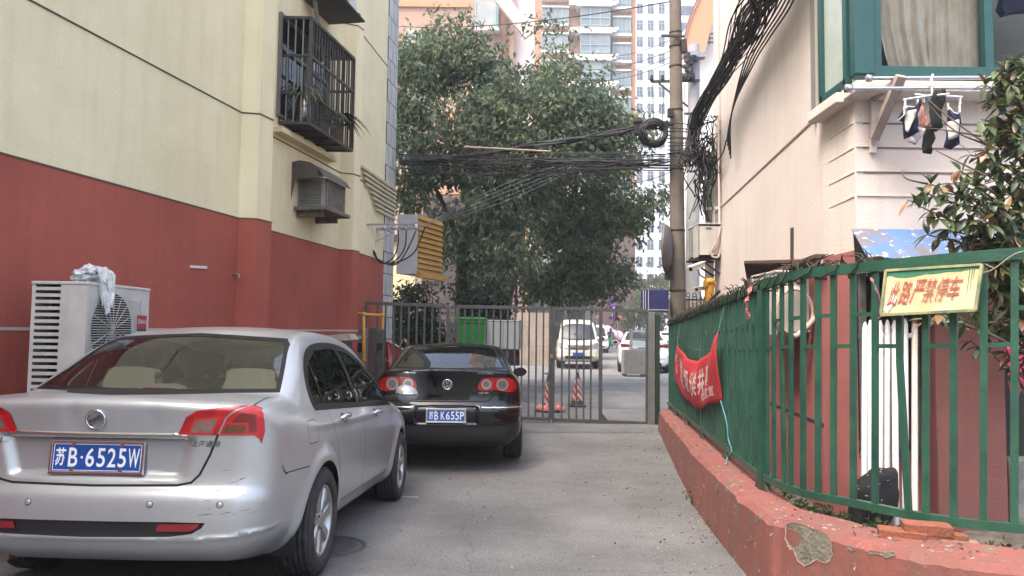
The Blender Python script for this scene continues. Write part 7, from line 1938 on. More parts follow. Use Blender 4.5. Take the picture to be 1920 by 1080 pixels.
m.add(vs, [(j * (NX + 1) + i, j * (NX + 1) + i + 1, (j + 1) * (NX + 1) + i + 1, (j + 1) * (NX + 1) + i) for j in range(NY) for i in range(NX)], 0, True); o = m.build('sheet', mat('pale_pink', (.62, .43, .50), .8, var=.15, scale=2, col2=(.50, .36, .43)), pk, local=True); solid(o, .02)
m = MB(); 
for (x, z) in ((-.9, .75), (-.3, .7), (.35, .5), (.8, .3)): m.box((x, 0, z / 2), (.3, .9, z))
m.build('stall_box', mat('stall_white', (.55, .53, .53), .7, var=.3), pk, local=True)
fl = thing('purple_flag', 'narrow purple flag banner on a pole in front of the brown brick wall', 'flag', gp(at(1148, 640, 52).x, 52))
m = MB(); x_ = at(1149.5, 600, 52).x; m.tube([(at(1147.5, 600, 52).x, 52, ground_z(52)), (at(1147, 556, 52).x, 52, at(1147, 554, 52).z)], .03, 8); m.build('pole', GALV, fl)
m = MB(); a = at(1146, 556, 51.95); b_ = at(1153, 600, 51.95); K_ = 10
m.add([Vector((lerp(a.x, b_.x, i) + .02 * math.sin(j), 51.95 + .06 * math.sin(j * .8 + i), lerp(a.z, b_.z, j / K_))) for j in range(K_ + 1) for i in (0, 1)], [(2 * j, 2 * j + 2, 2 * j + 3, 2 * j + 1) for j in range(K_)], 0, True); o = m.build('cloth', mat('flag_purple', (.13, .045, .36), .7), fl); solid(o, .01)
m = MB()
for (py0, py1, w) in ((576, 579, .7), (586, 593, .55)): q0 = at(1147.4, py0, 51.86); q1 = at(1151.8, py1, 51.86); m.box(((q0.x + q1.x) / 2, 51.86, (q0.z + q1.z) / 2), ((q1.x - q0.x) * w * 1.5, .01, q0.z - q1.z))
m.build('flag_mark', mat('flag_white', (.6, .57, .62), .7), fl)
def shopsign(px0, px1, py0, py1, Y, label, mt):
 a = at(px0, py0, Y); b_ = at(px1, py1, Y); t = thing('shop_sign', label, 'sign', Vector(((a.x + b_.x) / 2, Y, b_.z)))
 m = MB(); m.box(((a.x + b_.x) / 2, Y, (a.z + b_.z) / 2), (b_.x - a.x, .08, a.z - b_.z)); m.build('board', mt, t, bevel=.01)
 m = MB(); n = max(2, int((px1 - px0) / 3.5))
 for k in range(n): u = (k + .5) / n; m.box((lerp(a.x, b_.x, u), Y - .045, (a.z + b_.z) / 2), ((b_.x - a.x) / n * .55, .01, (a.z - b_.z) * .45))
 m.build('lettering', mat('sign_white', (.55, .45, .42), .6), t)
 m = MB(); m.tube([((a.x + b_.x) / 2, Y + .06, ground_z(Y)), ((a.x + b_.x) / 2, Y + .06, a.z)], .03, 6); m.build('post', GALV, t); return t
REDS = mat('sign_orange_red', (.55, .07, .03), .6)
shopsign(1150, 1166, 592, 599.5, 53, 'small red sign right of the purple flag', REDS); shopsign(1116, 1123, 590.5, 597, 54, 'small red sign left of the purple flag', REDS)
def far_car(px, Y, mt, label, rz):
 t = thing('parked_car', label, 'car', gp(at(px, 620, Y).x, Y), (0, 0, rz)); prof = [(-2.2, .35), (-2.25, .75), (-1.9, .95), (-1.2, 1.02), (-.7, 1.40), (.6, 1.45), (1.3, 1.05), (2.0, .98), (2.2, .75), (2.2, .35)]
 m = MB(); m.prism(prof, (0, -.85, 0), (1, 0, 0), (0, 0, 1), -1.7 if False else 1.7 * -1); m = MB()
 P2 = smooth_poly(prof, 3); NP = len(P2); vs = []
 for y, s_ in ((-.86, .94), (-.80, 1.0), (.80, 1.0), (.86, .94)):
  for q in P2: tw = .16 if q[1] > 1.0 else 0; vs.append((q[0], math.copysign(abs(y) - tw * (q[1] - 1.0) / .4, y), .35 + (q[1] - .35) * s_ + .02))
 m.add(vs, [(j * NP + k, j * NP + (k + 1) % NP, (j + 1) * NP + (k + 1) % NP, (j + 1) * NP + k) for j in range(3) for k in range(NP)] + [tuple(range(NP - 1, -1, -1)), tuple(range(3 * NP, 4 * NP))], 0, True); m.build('body', mt, t, local=True)
 m = MB()
 for sy in (-1, 1): m.add([(-1.1, sy * .80, 1.06), (-.65, sy * .73, 1.36), (.5, sy * .72, 1.40), (1.1, sy * .80, 1.08)], [(0, 1, 2, 3)])
 m.build('side_window', CM['trim'], t, local=True)
 for x in (-1.35, 1.35):
  for sy in (-1, 1): m = MB(); m.cyl((x, sy * .66, .32), .32, .2, (0, sy, 0), 20); m.build('wheel', CM['tyre'], t, local=True)
 return t
far_car(1206, 70, mat('far_red', (.42, .02, .03), .3, coat=.6), 'red car parked across the far end of the road', R(12))
far_car(1238, 62, CM['white'], 'white car at the far end seen above the white saloon roof', R(8))
                # -- poles
CONC = mat('pole_concrete', (.175, .15, .12), .9, col2=(.135, .115, .092), scale=3, bump=.3, bscale=40, streak=.4, speck=((.42, .40, .37), 40, .71), stretch=None)
po = thing('utility_pole', 'thick brown concrete utility pole rising in front of the cream wall', 'pole', gp(at(1270, 600, 12.9).x, 13.1))
PX0 = po.location.x
def pole_pt(z): 
 zb_ = at(1271.5, 600, 13.1); zt2 = at(1266, 0, 13.1); t = (z - zb_.z) / (zt2.z - zb_.z); return zb_.lerp(zt2, t)
zs = [ground_z(13.1) - .2, 1.5, 4, 7, 11]; m = MB(); m.tube([pole_pt(z) for z in zs], [.150, .143, .130, .112, .09], 24); m.build('shaft', CONC, po)
for py in (62, 88, 125, 207, 290, 318, 432, 545):
 q = at(1268, py, 13.1); c = pole_pt(q.z); m = MB(); rr = float(np.interp(q.z, [1.5, 4, 7, 11], [.143, .130, .112, .09])); m.lathe([(rr, -.02), (rr + .008, -.018), (rr + .008, .018), (rr, .02)], c, (0, 0, 1), 24); m.build('band', mat('dark_band', (.05, .045, .04), .6, .4), po)
m = MB(); q = at(1240, 66, 13.0); m.bar(at(1240, 67, 12.95), at(1283, 68, 12.95), .04, .04); m.bar(at(1281, 75, 13.0), at(1283, 98, 13.0), .10, .10, up=(0, 1, 0)); m.build('crossarm', mat('dark_bracket', (.035, .03, .028)), po)
m = MB(); m.box(at(1257, 212, 12.95), (.10, .1, .16)); m.build('clamp', CM['dark'], po, bevel=.01)
mr = thing('traffic_mirror', 'round convex traffic mirror seen edge-on, strapped to the brown pole', 'mirror', at(1249, 512, 13.0))
c = at(1250, 466, 13.0); ax = Vector((-.94, .335, 0)).normalized(); m = MB(); m.lathe([(.44, 0), (.445, .02), (.43, .04), (.44, 0)], c, ax, 36); m.lathe([(.44, -.005), (.40, -.05), (.25, -.10), (0, -.12)], c, ax, 36); m.build('shell', mat('mirror_back', (.14, .13, .12), .6, .3), mr)
m = MB(); m.lathe([(.43, .03), (.30, .06), (0, .085)], c, ax, 36); m.build('mirror_face', CM['chrome'], mr)
m = MB(); m.box(c + Vector((.02, -.02, -.42)), (.10, .12, .30)); m.bar(c + Vector((.05, 0, .1)), c + Vector((.3, .08, .1)), .03, .03); m.bar(c + Vector((.05, 0, -.2)), c + Vector((.3, .08, -.2)), .03, .03); m.build('bracket', mat('dark_bracket', (.035, .03, .028)), mr)
p2 = thing('utility_pole', 'pale grey concrete utility pole with crossarms behind the brown one', 'pole', gp(at(1297, 600, 18).x, 18))
a = at(1298, 585, 18); b_ = at(1301, 110, 18); m = MB(); m.tube([Vector((a.x, 18, -.2)), a, b_, b_ + Vector((0, 0, .35))], [.19, .18, .145, .14], 20); m.build('shaft', mat('pale_concrete', (.36, .36, .355), .85, var=.15, scale=3, streak=.3), p2)
m = MB(); m.bar(at(1222, 153, 17.8), at(1312, 151, 17.8), .06, .06); m.bar(at(1235, 156, 17.8), at(1290, 200, 17.8), .04, .04); m.bar(at(1283, 213, 17.8), at(1312, 213, 17.8), .05, .05); m.build('crossarm', mat('dark_bracket', (.035, .03, .028)), p2)
for px in (1222, 1242, 1263, 1282): m = MB(); m.lathe([(0, -.02), (.04, -.02), (.05, .05), (.03, .08), (.045, .10), (0, .16)], at(px, 151, 17.8), (0, 0, 1), 12); m.build('insulator', CM['dark'], p2)
m = MB(); r3 = random.Random(8)
for k in range(16): q = at(1291 + r3.uniform(-9, 10), 110 + r3.uniform(-8, 34), 17.7); m.box(q, (r3.uniform(.06, .2), .12, r3.uniform(.06, .2)), r3.uniform(0, 3))
m.build('junction_cluster', mat('cluster_black', (.02, .02, .022), .6), p2)
m = MB(); m.box(at(1303, 104, 17.8), (.5, .2, .14)); m.build('cap_box', GALV, p2)
                # -- cables
rw_ = random.Random(21)
def strands(mb, P0, P1, n, spread, drop, r, jig=.03, seg=14):
 for k in range(n):
  o0 = Vector((rw_.uniform(-1, 1), rw_.uniform(-1, 1), rw_.uniform(-1, 1))) * spread; o1 = Vector((rw_.uniform(-1, 1), rw_.uniform(-1, 1), rw_.uniform(-1, 1))) * spread
  ph = rw_.uniform(0, 6); pts = sag(P0 + o0, P1 + o1, drop * rw_.uniform(.6, 1.3), seg)
  for i, p in enumerate(pts): t = i / seg; pts[i] = p + Vector((0, math.sin(ph + t * 9) * jig, math.cos(ph * 2 + t * 7) * jig)) * math.sin(math.pi * t)
  mb.tube(pts, r * rw_.uniform(.8, 1.3), 5)
Pp = Vector((at(1262, 232, 12.95).x, 12.95, 0))
m = MB(); L0 = at(752, 304, 14.2); M0 = at(1000, 270, 13.6); R0 = at(1195, 240, 13.0); E0 = at(1258, 230, 12.95)
strands(m, L0, M0, 9, .05, .10, .010); strands(m, M0, R0, 11, .055, .05, .012); strands(m, R0, E0, 12, .05, .02, .012)
single(m, 'cable_bundle', CABLE, 'thick black cable bundle rising from the yellow building to the brown pole', 'cable')
m = MB(); strands(m, at(750, 300, 14.2), at(1256, 308, 12.95), 8, .11, .06, .008, .06, 20); strands(m, at(752, 292, 14.2), at(1256, 292, 12.95), 5, .09, .07, .007, .05, 20); strands(m, at(980, 300, 13.5), at(1256, 316, 12.95), 4, .05, .02, .010, .04); strands(m, at(750, 318, 14.2), at(1256, 300, 12.95), 4, .06, .18, .008, .05, 20)
single(m, 'cable_bundle', CABLE, 'loose bundle of level black cables strung between the corner and the pole', 'cable')
m = MB()
for k in range(11): strands(m, at(770 + rw_.uniform(0, 40), 290 + rw_.uniform(-4, 20), 14.1), at(1200 + rw_.uniform(0, 50), 275 + rw_.uniform(0, 50), 13), 1, .02, rw_.uniform(.02, .28), .0055, .05, 18)
single(m, 'thin_wire', CABLE, 'thin crossing wires hanging among the level cables', 'wire')
m = MB(); c = at(1225, 249, 12.85)
for k in range(26):
 r_ = rw_.uniform(.16, .265); o = Vector((rw_.uniform(-.02, .02), rw_.uniform(-.06, .06), rw_.uniform(-.02, .02))); ph = rw_.uniform(0, 6)
 m.tube([c + o + Vector((r_ * math.cos(a) * 1.02, .02 * math.sin(3 * a + ph), r_ * math.sin(a) * (1 + .04 * math.sin(2 * a + ph)))) for a in [2 * math.pi * i / 26 for i in range(26)]], .011, 5, closed=True)
single(m, 'cable_coil', CABLE, 'round coil of spare black cable hung beside the brown pole', 'cable coil')
m = MB(); m.box(at(1196, 238, 12.95), (.13, .14, .30)); m.box(at(1196, 228, 12.9), (.16, .10, .05))
single(m, 'splice_box', CM['dark'], 'black cable splice box left of the cable coil', 'junction box', bevel=.012)
def aw_(px, py, o): 
 p = rw(px, py, o); return p
m = MB(); spine = [at(1296, 300, 12.3), rw(1345, 225, .35), rw(1400, 130, .30), rw(1452, 40, .30), rw(1500, -50, .30), rw(1545, -150, .3)]
for k in range(62):
 off = [Vector((rw_.uniform(-1, 1), rw_.uniform(-1, 1), rw_.uniform(-1, 1))) for _ in spine]; sp = [.13, .11, .11, .17, .21, .22]
 m.tube(catmull([p + o * s_ for p, o, s_ in zip(spine, off, sp)], 8), rw_.uniform(.005, .012), 5)
for k in range(5):
 sp2 = [rw(1375 + k * 2, 265 + 8 * k, .10), rw(1388 + 3 * k, 210, .12 + .02 * k), rw(1416 + 5 * k, 120, .15), rw(1440 + 7 * k, 70, .15), rw(1484 + 8 * k, 0, .15), rw(1540, -90, .15)]; m.tube(catmull(sp2, 8), .011, 5)
single(m, 'cable_bundle', CABLE, 'great black cable bundle sweeping up along the cream wall', 'cable')
m = MB()
for k in range(46):   # drooping tangle below it
 x0 = rw_.uniform(1290, 1352); y0 = rw_.uniform(215, 300); pts = [at(x0, y0, 12.1 + rw_.uniform(-.2, .3))]
 for j in range(4): x0 += rw_.uniform(-22, 22); x0 = min(1338 if j > 0 else 1350, max(1284, x0)); y0 += rw_.uniform(-8, 42); pts.append(at(x0, y0, 12.0 + rw_.uniform(-.2, .3)))
 m.tube(catmull(pts, 6), rw_.uniform(.007, .013), 5)
for k in range(10):
 c = at(1290 + rw_.uniform(-12, 40), 270 + rw_.uniform(-12, 40), 12.1); r_ = rw_.uniform(.09, .2); ph = rw_.uniform(0, 3); m.tube([c + Vector((r_ * math.cos(a), .1 * math.sin(a + ph), r_ * math.sin(a) * 1.1)) for a in [2 * math.pi * i / 18 for i in range(18)]], .007, 5, closed=True)
for k in range(14): m.tube(catmull([at(1305 + rw_.uniform(-12, 24), 255 + rw_.uniform(-10, 30), 12.1), at(1318 + rw_.uniform(-8, 12), 320 + rw_.uniform(-10, 10), 12.0), at(1322 + rw_.uniform(-10, 8), 380, 12.0), at(1326 + rw_.uniform(-6, 8), 415, 12.05)], 6), .008, 5)
for k in range(12): m.tube(catmull([at(1252, 232 + k * 7, 12.9), at(1280, 236 + k * 7 + rw_.uniform(-8, 8), 12.6), at(1305 + rw_.uniform(-5, 20), 240 + k * 6, 12.2)], 6), .011, 5)
m.tube(catmull([rw(1372, 262, .08), rw(1366, 290, .1), rw(1350, 310, .12), rw(1338, 315, .1)], 6), .012, 5)
single(m, 'cable_tangle', CABLE, 'messy tangle of black cables hanging between the two poles and the wall', 'cable')
WIREG = mat('pale_wire', (.19, .20, .20), .6)
m = MB()
for k in range(5): m.tube(catmull([at(775 + 4 * k, 424 + k, 13.6), at(830, 414 - 3 * k, 13.9), at(905, 392 - 7 * k, 14.5), at(985, 362 - 8 * k, 15.2), at(1080 + 8 * k, 316 - 6 * k, 16)], 6), .0042, 5)
single(m, 'service_wire', WIREG, 'five pale service wires rising right from the grey louvred box', 'wire')
m = MB(); m.tube(sag(at(700, 46, 22), at(1256, 3, 13), .25, 16), .012, 5); m.tube(sag(at(1284, 0, 13), at(1345, -18, 9), .02, 6), .012, 5)
single(m, 'overhead_wire', CABLE, 'single dark wire crossing high in front of the towers', 'wire')
m = MB()
for (x0, y0, x1, y1, Yl) in ((1105, 130, 1255, 96, 30), (1110, 142, 1255, 108, 30), (1118, 150, 1255, 118, 30), (1130, 105, 1258, 75, 30), (1222, 152, 1140, 262, 28), (1242, 150, 1170, 255, 28), (1244, 158, 1242, 230, 18.2), (1224, 158, 1226, 224, 18.2), (1263, 158, 1200, 250, 24), (1262, 320, 1120, 345, 20), (1284, 156, 1284, 230, 18)):
 m.tube(sag(at(x0, y0, Yl), at(x1, y1, 17.8), .15, 10), .010, 4)
single(m, 'overhead_wire', CABLE, 'fan of thin wires running from the grey pole crossarm towards the towers', 'wire')
m = MB(); m.tube([at(870, 275.5, 13.4), at(1032, 284, 13.3)], [.022, .018], 8); single(m, 'bamboo_stick', mat('bamboo', (.42, .33, .26), .7, var=.3, scale=8), 'pale bamboo stick caught on the cables', 'stick')
                # -- trees
def leaf_mat(name, c1, c2, c3=None, sc=1.2):
 m, nt, b = _mat(name); N = nt.nodes; L = nt.links
 tc = N.new('ShaderNodeTexCoord'); nz = N.new('ShaderNodeTexNoise'); nz.inputs['Scale'].default_value = sc; nz.inputs['Detail'].default_value = 3; L.new(tc.outputs['Object'], nz.inputs['Vector'])
 gi = N.new('ShaderNodeNewGeometry'); ad = N.new('ShaderNodeMath'); ad.operation = 'MULTIPLY_ADD'; ad.inputs[1].default_value = .5; L.new(gi.outputs['Random Per Island'], ad.inputs[0]); 
 sb = N.new('ShaderNodeMath'); sb.operation = 'SUBTRACT'; sb.inputs[1].default_value = .25; L.new(nz.outputs['Fac'], sb.inputs[0]); L.new(sb.outputs[0], ad.inputs[2])
 cr = N.new('ShaderNodeValToRGB'); cr.color_ramp.elements[0].position = .2; cr.color_ramp.elements[0].color = col4(c1); cr.color_ramp.elements[1].position = .62; cr.color_ramp.elements[1].color = col4(c2)
 if c3: e = cr.color_ramp.elements.new(.74); e.color = col4(c3)
 L.new(ad.outputs[0], cr.inputs['Fac']); L.new(cr.outputs['Color'], b.inputs['Base Color']); b.inputs['Roughness'].default_value = .65; b.inputs['Specular IOR Level'].default_value = .25
 tr = N.new('ShaderNodeBsdfTranslucent'); L.new(cr.outputs['Color'], tr.inputs['Color']); mx = N.new('ShaderNodeMixShader'); mx.inputs[0].default_value = .38
 L.new(b.outputs[0], mx.inputs[1]); L.new(tr.outputs[0], mx.inputs[2]); L.new(mx.outputs[0], N['Material Output'].inputs['Surface'])
 return m
def leaf_cloud(P, D, ln, wd, rng, fold=.25):
 """P points (n,3), D hanging direction (n,3): one folded kite leaf each"""
 n = len(P); s = np.cross(D, rng.normal(size=(n, 3))); s /= np.linalg.norm(s, axis=1)[:, None] + 1e-9
 u = np.cross(D, s); L_ = ln * rng.uniform(.65, 1.25, n)[:, None]; W_ = wd * rng.uniform(.7, 1.2, n)[:, None]
 a = P; tip = P + D * L_; mid = P + D * L_ * .42 ; l = mid - s * W_ * .5 + u * W_ * fold; r = mid + s * W_ * .5 + u * W_ * fold
 V = np.stack([a, l, tip, r], 1).reshape(-1, 3); F = np.arange(n * 4).reshape(n, 4); return V, F
def np_mesh(name, V, F, mt, parent, smooth=False):
 me = bpy.data.meshes.new(name); me.vertices.add(len(V)); me.vertices.foreach_set('co', V.astype(np.float32).ravel())
 k = F.shape[1]; me.loops.add(F.size); me.loops.foreach_set('vertex_index', F.astype(np.int32).ravel()); me.polygons.add(len(F)); me.polygons.foreach_set('loop_start', np.arange(0, F.size, k, dtype=np.int32))
 me.materials.append(mt); me.update(calc_edges=True); me.validate(); o = bpy.data.objects.new(name, me); COL.objects.link(o); o.parent = parent; return o
BARK = mat('bark', (.085, .065, .05), .95, col2=(.045, .036, .03), scale=9, bump=.6, bscale=25)
def tree(name, label, base, limbs, clumps, nleaf, ln, wd, lm, trunk_r, seed, droop=.75, group=None, twigs=True, cat='tree', per_sprig=9):
 t = thing(name, label, cat, base, group=group); rng = np.random.default_rng(seed); off = Vector(base)
 m = MB()
 for pts, r0, r1 in limbs: P = catmull(pts, 6); m.tube(P, [lerp(r0, r1, i / (len(P) - 1)) for i in range(len(P))], 9)
 C_ = np.array([[c[0], c[1], c[2]] for c, r, w in clumps]); Rr = np.array([r for c, r, w in clumps]); Wt = np.array([w * max(1e-6, (r[0] * r[1] * r[2])) ** .8 for c, r, w in clumps]); Wt /= Wt.sum()
 ns = nleaf // per_sprig; idx = rng.choice(len(clumps), ns, p=Wt)
 dirs = rng.normal(size=(ns, 3)); dirs /= np.linalg.norm(dirs, axis=1)[:, None]; rad = rng.uniform(.25, 1.08, ns) ** .6
 S = C_[idx] + dirs * rad[:, None] * Rr[idx]
 keep = np.array([mnoise.noise(Vector(p) * .9) + .5 * mnoise.noise(Vector(p) * 2.3) for p in S]) > -.17
 S = S[keep]; dirs = dirs[keep]; idx = idx[keep]
 if twigs:
  for i in range(0, len(S), max(1, len(S) // 260)):
   c = Vector(C_[idx[i]]); p = Vector(S[i]); mid = c.lerp(p, .5) + Vector((0, 0, .1)); m.tube([c.lerp(p, .1), mid, p], [.018, .012, .005], 4)
 m.build('trunk', BARK, t)
 P = np.repeat(S, per_sprig, 0); out = np.repeat(dirs, per_sprig, 0); n = len(P)
 ax = rng.normal(size=(len(S), 3)); ax[:, 2] = -np.abs(ax[:, 2]) * .6; ax += dirs * .8; ax /= np.linalg.norm(ax, axis=1)[:, None]; axr = np.repeat(ax, per_sprig, 0)
 tpar = np.tile(np.linspace(0, 1, per_sprig), len(S))[:, None]
 P = P + axr * tpar * ln * 3.2 + rng.normal(size=(n, 3)) * ln * .35
 D = axr * .55 + rng.normal(size=(n, 3)) * .55; D[:, 2] -= droop; D /= np.linalg.norm(D, axis=1)[:, None]
 V, F = leaf_cloud(P, D, ln, wd, rng); V = V - np.array(off); np_mesh('crown', V, F, lm, t)
 return t
def cl(px, py, Y, rx_, rz_=None, ry=None, w=1.0):
 p = at(px, py, Y); k = Y / FPX; rz_ = rz_ or rx_; return (p, (rx_ * k, (ry or (rx_ + rz_) / 2) * k, rz_ * k), w)
LA = leaf_mat('leaf_dark', (.052, .086, .056), (.125, .168, .105), (.19, .22, .11), .8)
LB = leaf_mat('leaf_mid', (.050, .082, .050), (.115, .155, .085), (.17, .195, .085), .9)
YT = 18.5
tb = gp(at(866, 560, YT).x, YT)
limbs = [([tb - Vector((0, 0, .1)), at(864, 560, YT), at(868, 470, YT), at(880, 380, YT), at(905, 280, YT), at(930, 170, YT)], .20, .06),
         ([at(866, 500, YT), at(850, 430, YT - .3), at(825, 370, YT - .6), at(795, 320, YT - 1)], .10, .03), ([at(870, 460, YT), at(915, 400, YT - .4), at(960, 330, YT - .8), at(1010, 240, YT - 1)], .10, .03),
         ([at(880, 390, YT), at(850, 300, YT + .4), at(820, 200, YT + .5), at(800, 110, YT + .6)], .09, .02), ([at(900, 290, YT), at(980, 210, YT), at(1050, 150, YT)], .07, .02), ([at(868, 480, YT), at(885, 420, YT - .5), at(940, 420, YT - 1), at(1000, 445, YT - 1.2)], .06, .02)]
clA = [cl(800, 110, 18.5, 55, 55), cl(790, 60, 18.5, 40, 30, w=.5), cl(760, 150, 18, 45, 60), cl(860, 120, 18.5, 60, 40), cl(930, 110, 18.5, 55, 45), cl(1000, 120, 18.5, 50, 45), cl(1060, 150, 18, 45, 40), cl(880, 190, 17.5, 70, 50), cl(960, 200, 17.3, 70, 55),
       cl(1040, 215, 17.3, 70, 50), cl(1110, 215, 17.3, 60, 40), cl(1165, 232, 17, 45, 28), cl(790, 230, 18, 60, 60), cl(840, 270, 17.5, 60, 50), cl(770, 290, 17.5, 45, 50), cl(920, 280, 17.3, 70, 45), cl(1000, 290, 17, 70, 45), cl(1080, 275, 17, 60, 40), cl(1150, 280, 17, 45, 35, w=.7),
       cl(800, 350, 17.8, 50, 40), cl(870, 350, 17.3, 60, 50), cl(930, 370, 17, 50, 45), cl(990, 360, 17, 50, 45), cl(760, 340, 17.5, 25, 40), cl(860, 430, 17.8, 40, 55, w=.8), cl(910, 430, 17.6, 40, 50, w=.8), cl(960, 470, 16.8, 45, 40, w=.8), cl(920, 500, 18.5, 50, 45, w=.6),
       cl(850, 40, 18.5, 18, 40, w=.5), cl(880, 40, 18.5, 14, 45, w=.35), cl(1000, 70, 18.5, 14, 40, w=.4), cl(1030, 55, 18.5, 10, 35, w=.35), cl(1070, 60, 18.5, 12, 25, w=.35), cl(1120, 165, 17.5, 20, 25, w=.4), cl(1205, 215, 16.5, 25, 10, w=.5), cl(1090, 130, 18, 25, 25, w=.5), cl(1140, 195, 17, 25, 20, w=.6)]
tree('broadleaf_tree', 'large dark tree with drooping leaves filling the gap beyond the gate', tb, limbs, clA, 54000, .175, .072, LA, .2, 3)
YB = 21.0
tb2 = gp(at(950, 600, YB).x, YB)
limbs = [([tb2 - Vector((0, 0, .1)), at(952, 580, YB), at(975, 500, YB), at(1040, 420, YB), at(1090, 330, YB)], .14, .04), ([at(985, 485, YB), at(1110, 440, YB - .4), at(1160, 400, YB - .6), at(1200, 380, YB - .8)], .07, .02), ([at(980, 490, YB), at(1000, 420, YB - .4), at(1000, 380, YB - .5)], .06, .02)]
clB = [cl(1030, 360, 20.5, 55, 45), cl(1090, 350, 20.5, 60, 45), cl(1150, 360, 20.5, 45, 35), cl(1010, 420, 20.5, 45, 45), cl(1075, 420, 20, 60, 50), cl(1140, 420, 20, 55, 45), cl(1180, 395, 19.5, 30, 30, w=.6), cl(1215, 375, 19, 32, 25, w=.55), cl(1230, 360, 19, 20, 12, w=.4), cl(1030, 480, 20, 45, 45), cl(1090, 480, 19.5, 60, 45), cl(1150, 470, 19.5, 50, 40),
       cl(1060, 530, 19.5, 60, 25, w=.8), cl(1000, 530, 19.5, 40, 30, w=.7), cl(1120, 515, 19.5, 50, 25, w=.8), cl(1155, 515, 19, 30, 25, w=.5), cl(1160, 555, 19, 22, 20, w=.35), cl(1120, 325, 20, 60, 25), cl(1040, 320, 20, 50, 25)]
tree('broadleaf_tree', 'denser second tree hanging over the cream van right of the larger tree', tb2, limbs, clB, 38000, .165, .072, LB, .14, 5)
LS = leaf_mat('shrub_dark', (.010, .022, .010), (.030, .048, .020), None, 1.5)
for px, Y, w_, h_, lab, sd in ((775, 17.2, 45, 55, 'dark shrub nearest the tiled corner behind the left gate panel', 11), (840, 18.0, 50, 55, 'dark shrub in the middle behind the gate, left of the green bin', 12), (905, 19.4, 50, 62, 'dark shrub behind the green bin', 13)):
 b_ = gp(at(px, 640, Y).x, Y); tree('shrub', lab, b_, [([b_, b_ + Vector((.05, 0, .6)), at(px, 600, Y)], .04, .015), ([b_, b_ + Vector((-.2, .1, .5)), at(px - 15, 590, Y)], .03, .01)],
  [cl(px, 590, Y, w_, h_ * .7), cl(px - 15, 560, Y, w_ * .6, 25), cl(px + 15, 555, Y, w_ * .6, 25), cl(px, 640, Y, w_, 40)], 7000, .11, .05, LS, .04, sd, twigs=False, cat='shrub')
LF = leaf_mat('far_leaf', (.10, .13, .035), (.22, .23, .07), None, .5); LG = leaf_mat('far_green', (.035, .065, .025), (.09, .13, .05), None, .5)
for px, py, Y, w_, h_, lmt, lab, sd in ((1222, 538, 85, 34, 22, LF, 'yellowish tree far down the road beside the white tower', 21), (1199, 575, 75, 14, 28, LG, 'green tree far down the road at the end of the brown brick wall', 22), (1240, 575, 80, 22, 22, LG, 'dark green far tree just left of the brown pole', 23), (1330, 330, 26, 14, 60, LG, 'strip of green tree seen through the cable tangle', 24)):
 b_ = gp(at(px, 620, Y).x, Y); tree('far_tree', lab, b_, [([b_, at(px, py + h_, Y), at(px, py, Y)], .2, .08)], [cl(px, py, Y, w_, h_), cl(px - w_ * .5, py + h_ * .3, Y, w_ * .6, h_ * .6), cl(px + w_ * .4, py - h_ * .2, Y, w_ * .6, h_ * .6)], 2600 if Y > 50 else 5000, .45 if Y > 50 else .16, .22 if Y > 50 else .07, lmt, .2, sd, twigs=False)
def big_leaf(mb, p, d, up, L_, W_, m_):
 d = Vector(d).normalized(); s = d.cross(Vector(up)).normalized(); n = s.cross(d)
 prof = [(0, .05), (.12, .5), (.32, .92), (.52, 1.0), (.74, .72), (.9, .32), (1, .02)]; vs = []
 for t, w in prof:
  c = p + d * (L_ * t) - n * (.22 * L_ * t * t); vs += [c - s * (W_ * w * .5) + n * (W_ * .16 * w), c, c + s * (W_ * w * .5) + n * (W_ * .16 * w)]
 fs = []
 for i in range(len(prof) - 1):
  a = i * 3; fs += [(a, a + 1, a + 4, a + 3), (a + 1, a + 2, a + 5, a + 4)]
 mb.add(vs, fs, m_, True)
def glossy_leaf(name, c1, c2):
 m, nt, b = _mat(name); N = nt.nodes; L = nt.links; gi = N.new('ShaderNodeNewGeometry'); cr = N.new('ShaderNodeValToRGB'); cr.color_ramp.elements[0].color = col4(c1); cr.color_ramp.elements[1].color = col4(c2)
 L.new(gi.outputs['Random Per Island'], cr.inputs['Fac']); L.new(cr.outputs['Color'], b.inputs['Base Color']); b.inputs['Roughness'].default_value = .32
 tr = N.new('ShaderNodeBsdfTranslucent'); L.new(cr.outputs['Color'], tr.inputs['Color']); mx = N.new('ShaderNodeMixShader'); mx.inputs[0].default_value = .2; L.new(b.outputs[0], mx.inputs[1]); L.new(tr.outputs[0], mx.inputs[2]); L.new(mx.outputs[0], N['Material Output'].inputs['Surface']); return m
sh = thing('magnolia_shrub', 'large-leaved dark green shrub with rusty leaf undersides at the right edge', 'shrub', gp(at(1985, 900, 5.2).x, 5.2))
rs = random.Random(17); st = MB(); lf_ = MB(); Ys = 5.15
root_ = gp(at(1985, 900, 5.2).x, 5.2)
trunk = catmull([root_, at(1975, 700, 5.2), at(1965, 500, 5.2), at(1945, 300, 5.2), at(1930, 150, 5.2)], 6); st.tube(trunk, [lerp(.045, .015, i / (len(trunk) - 1)) for i in range(len(trunk))], 8)
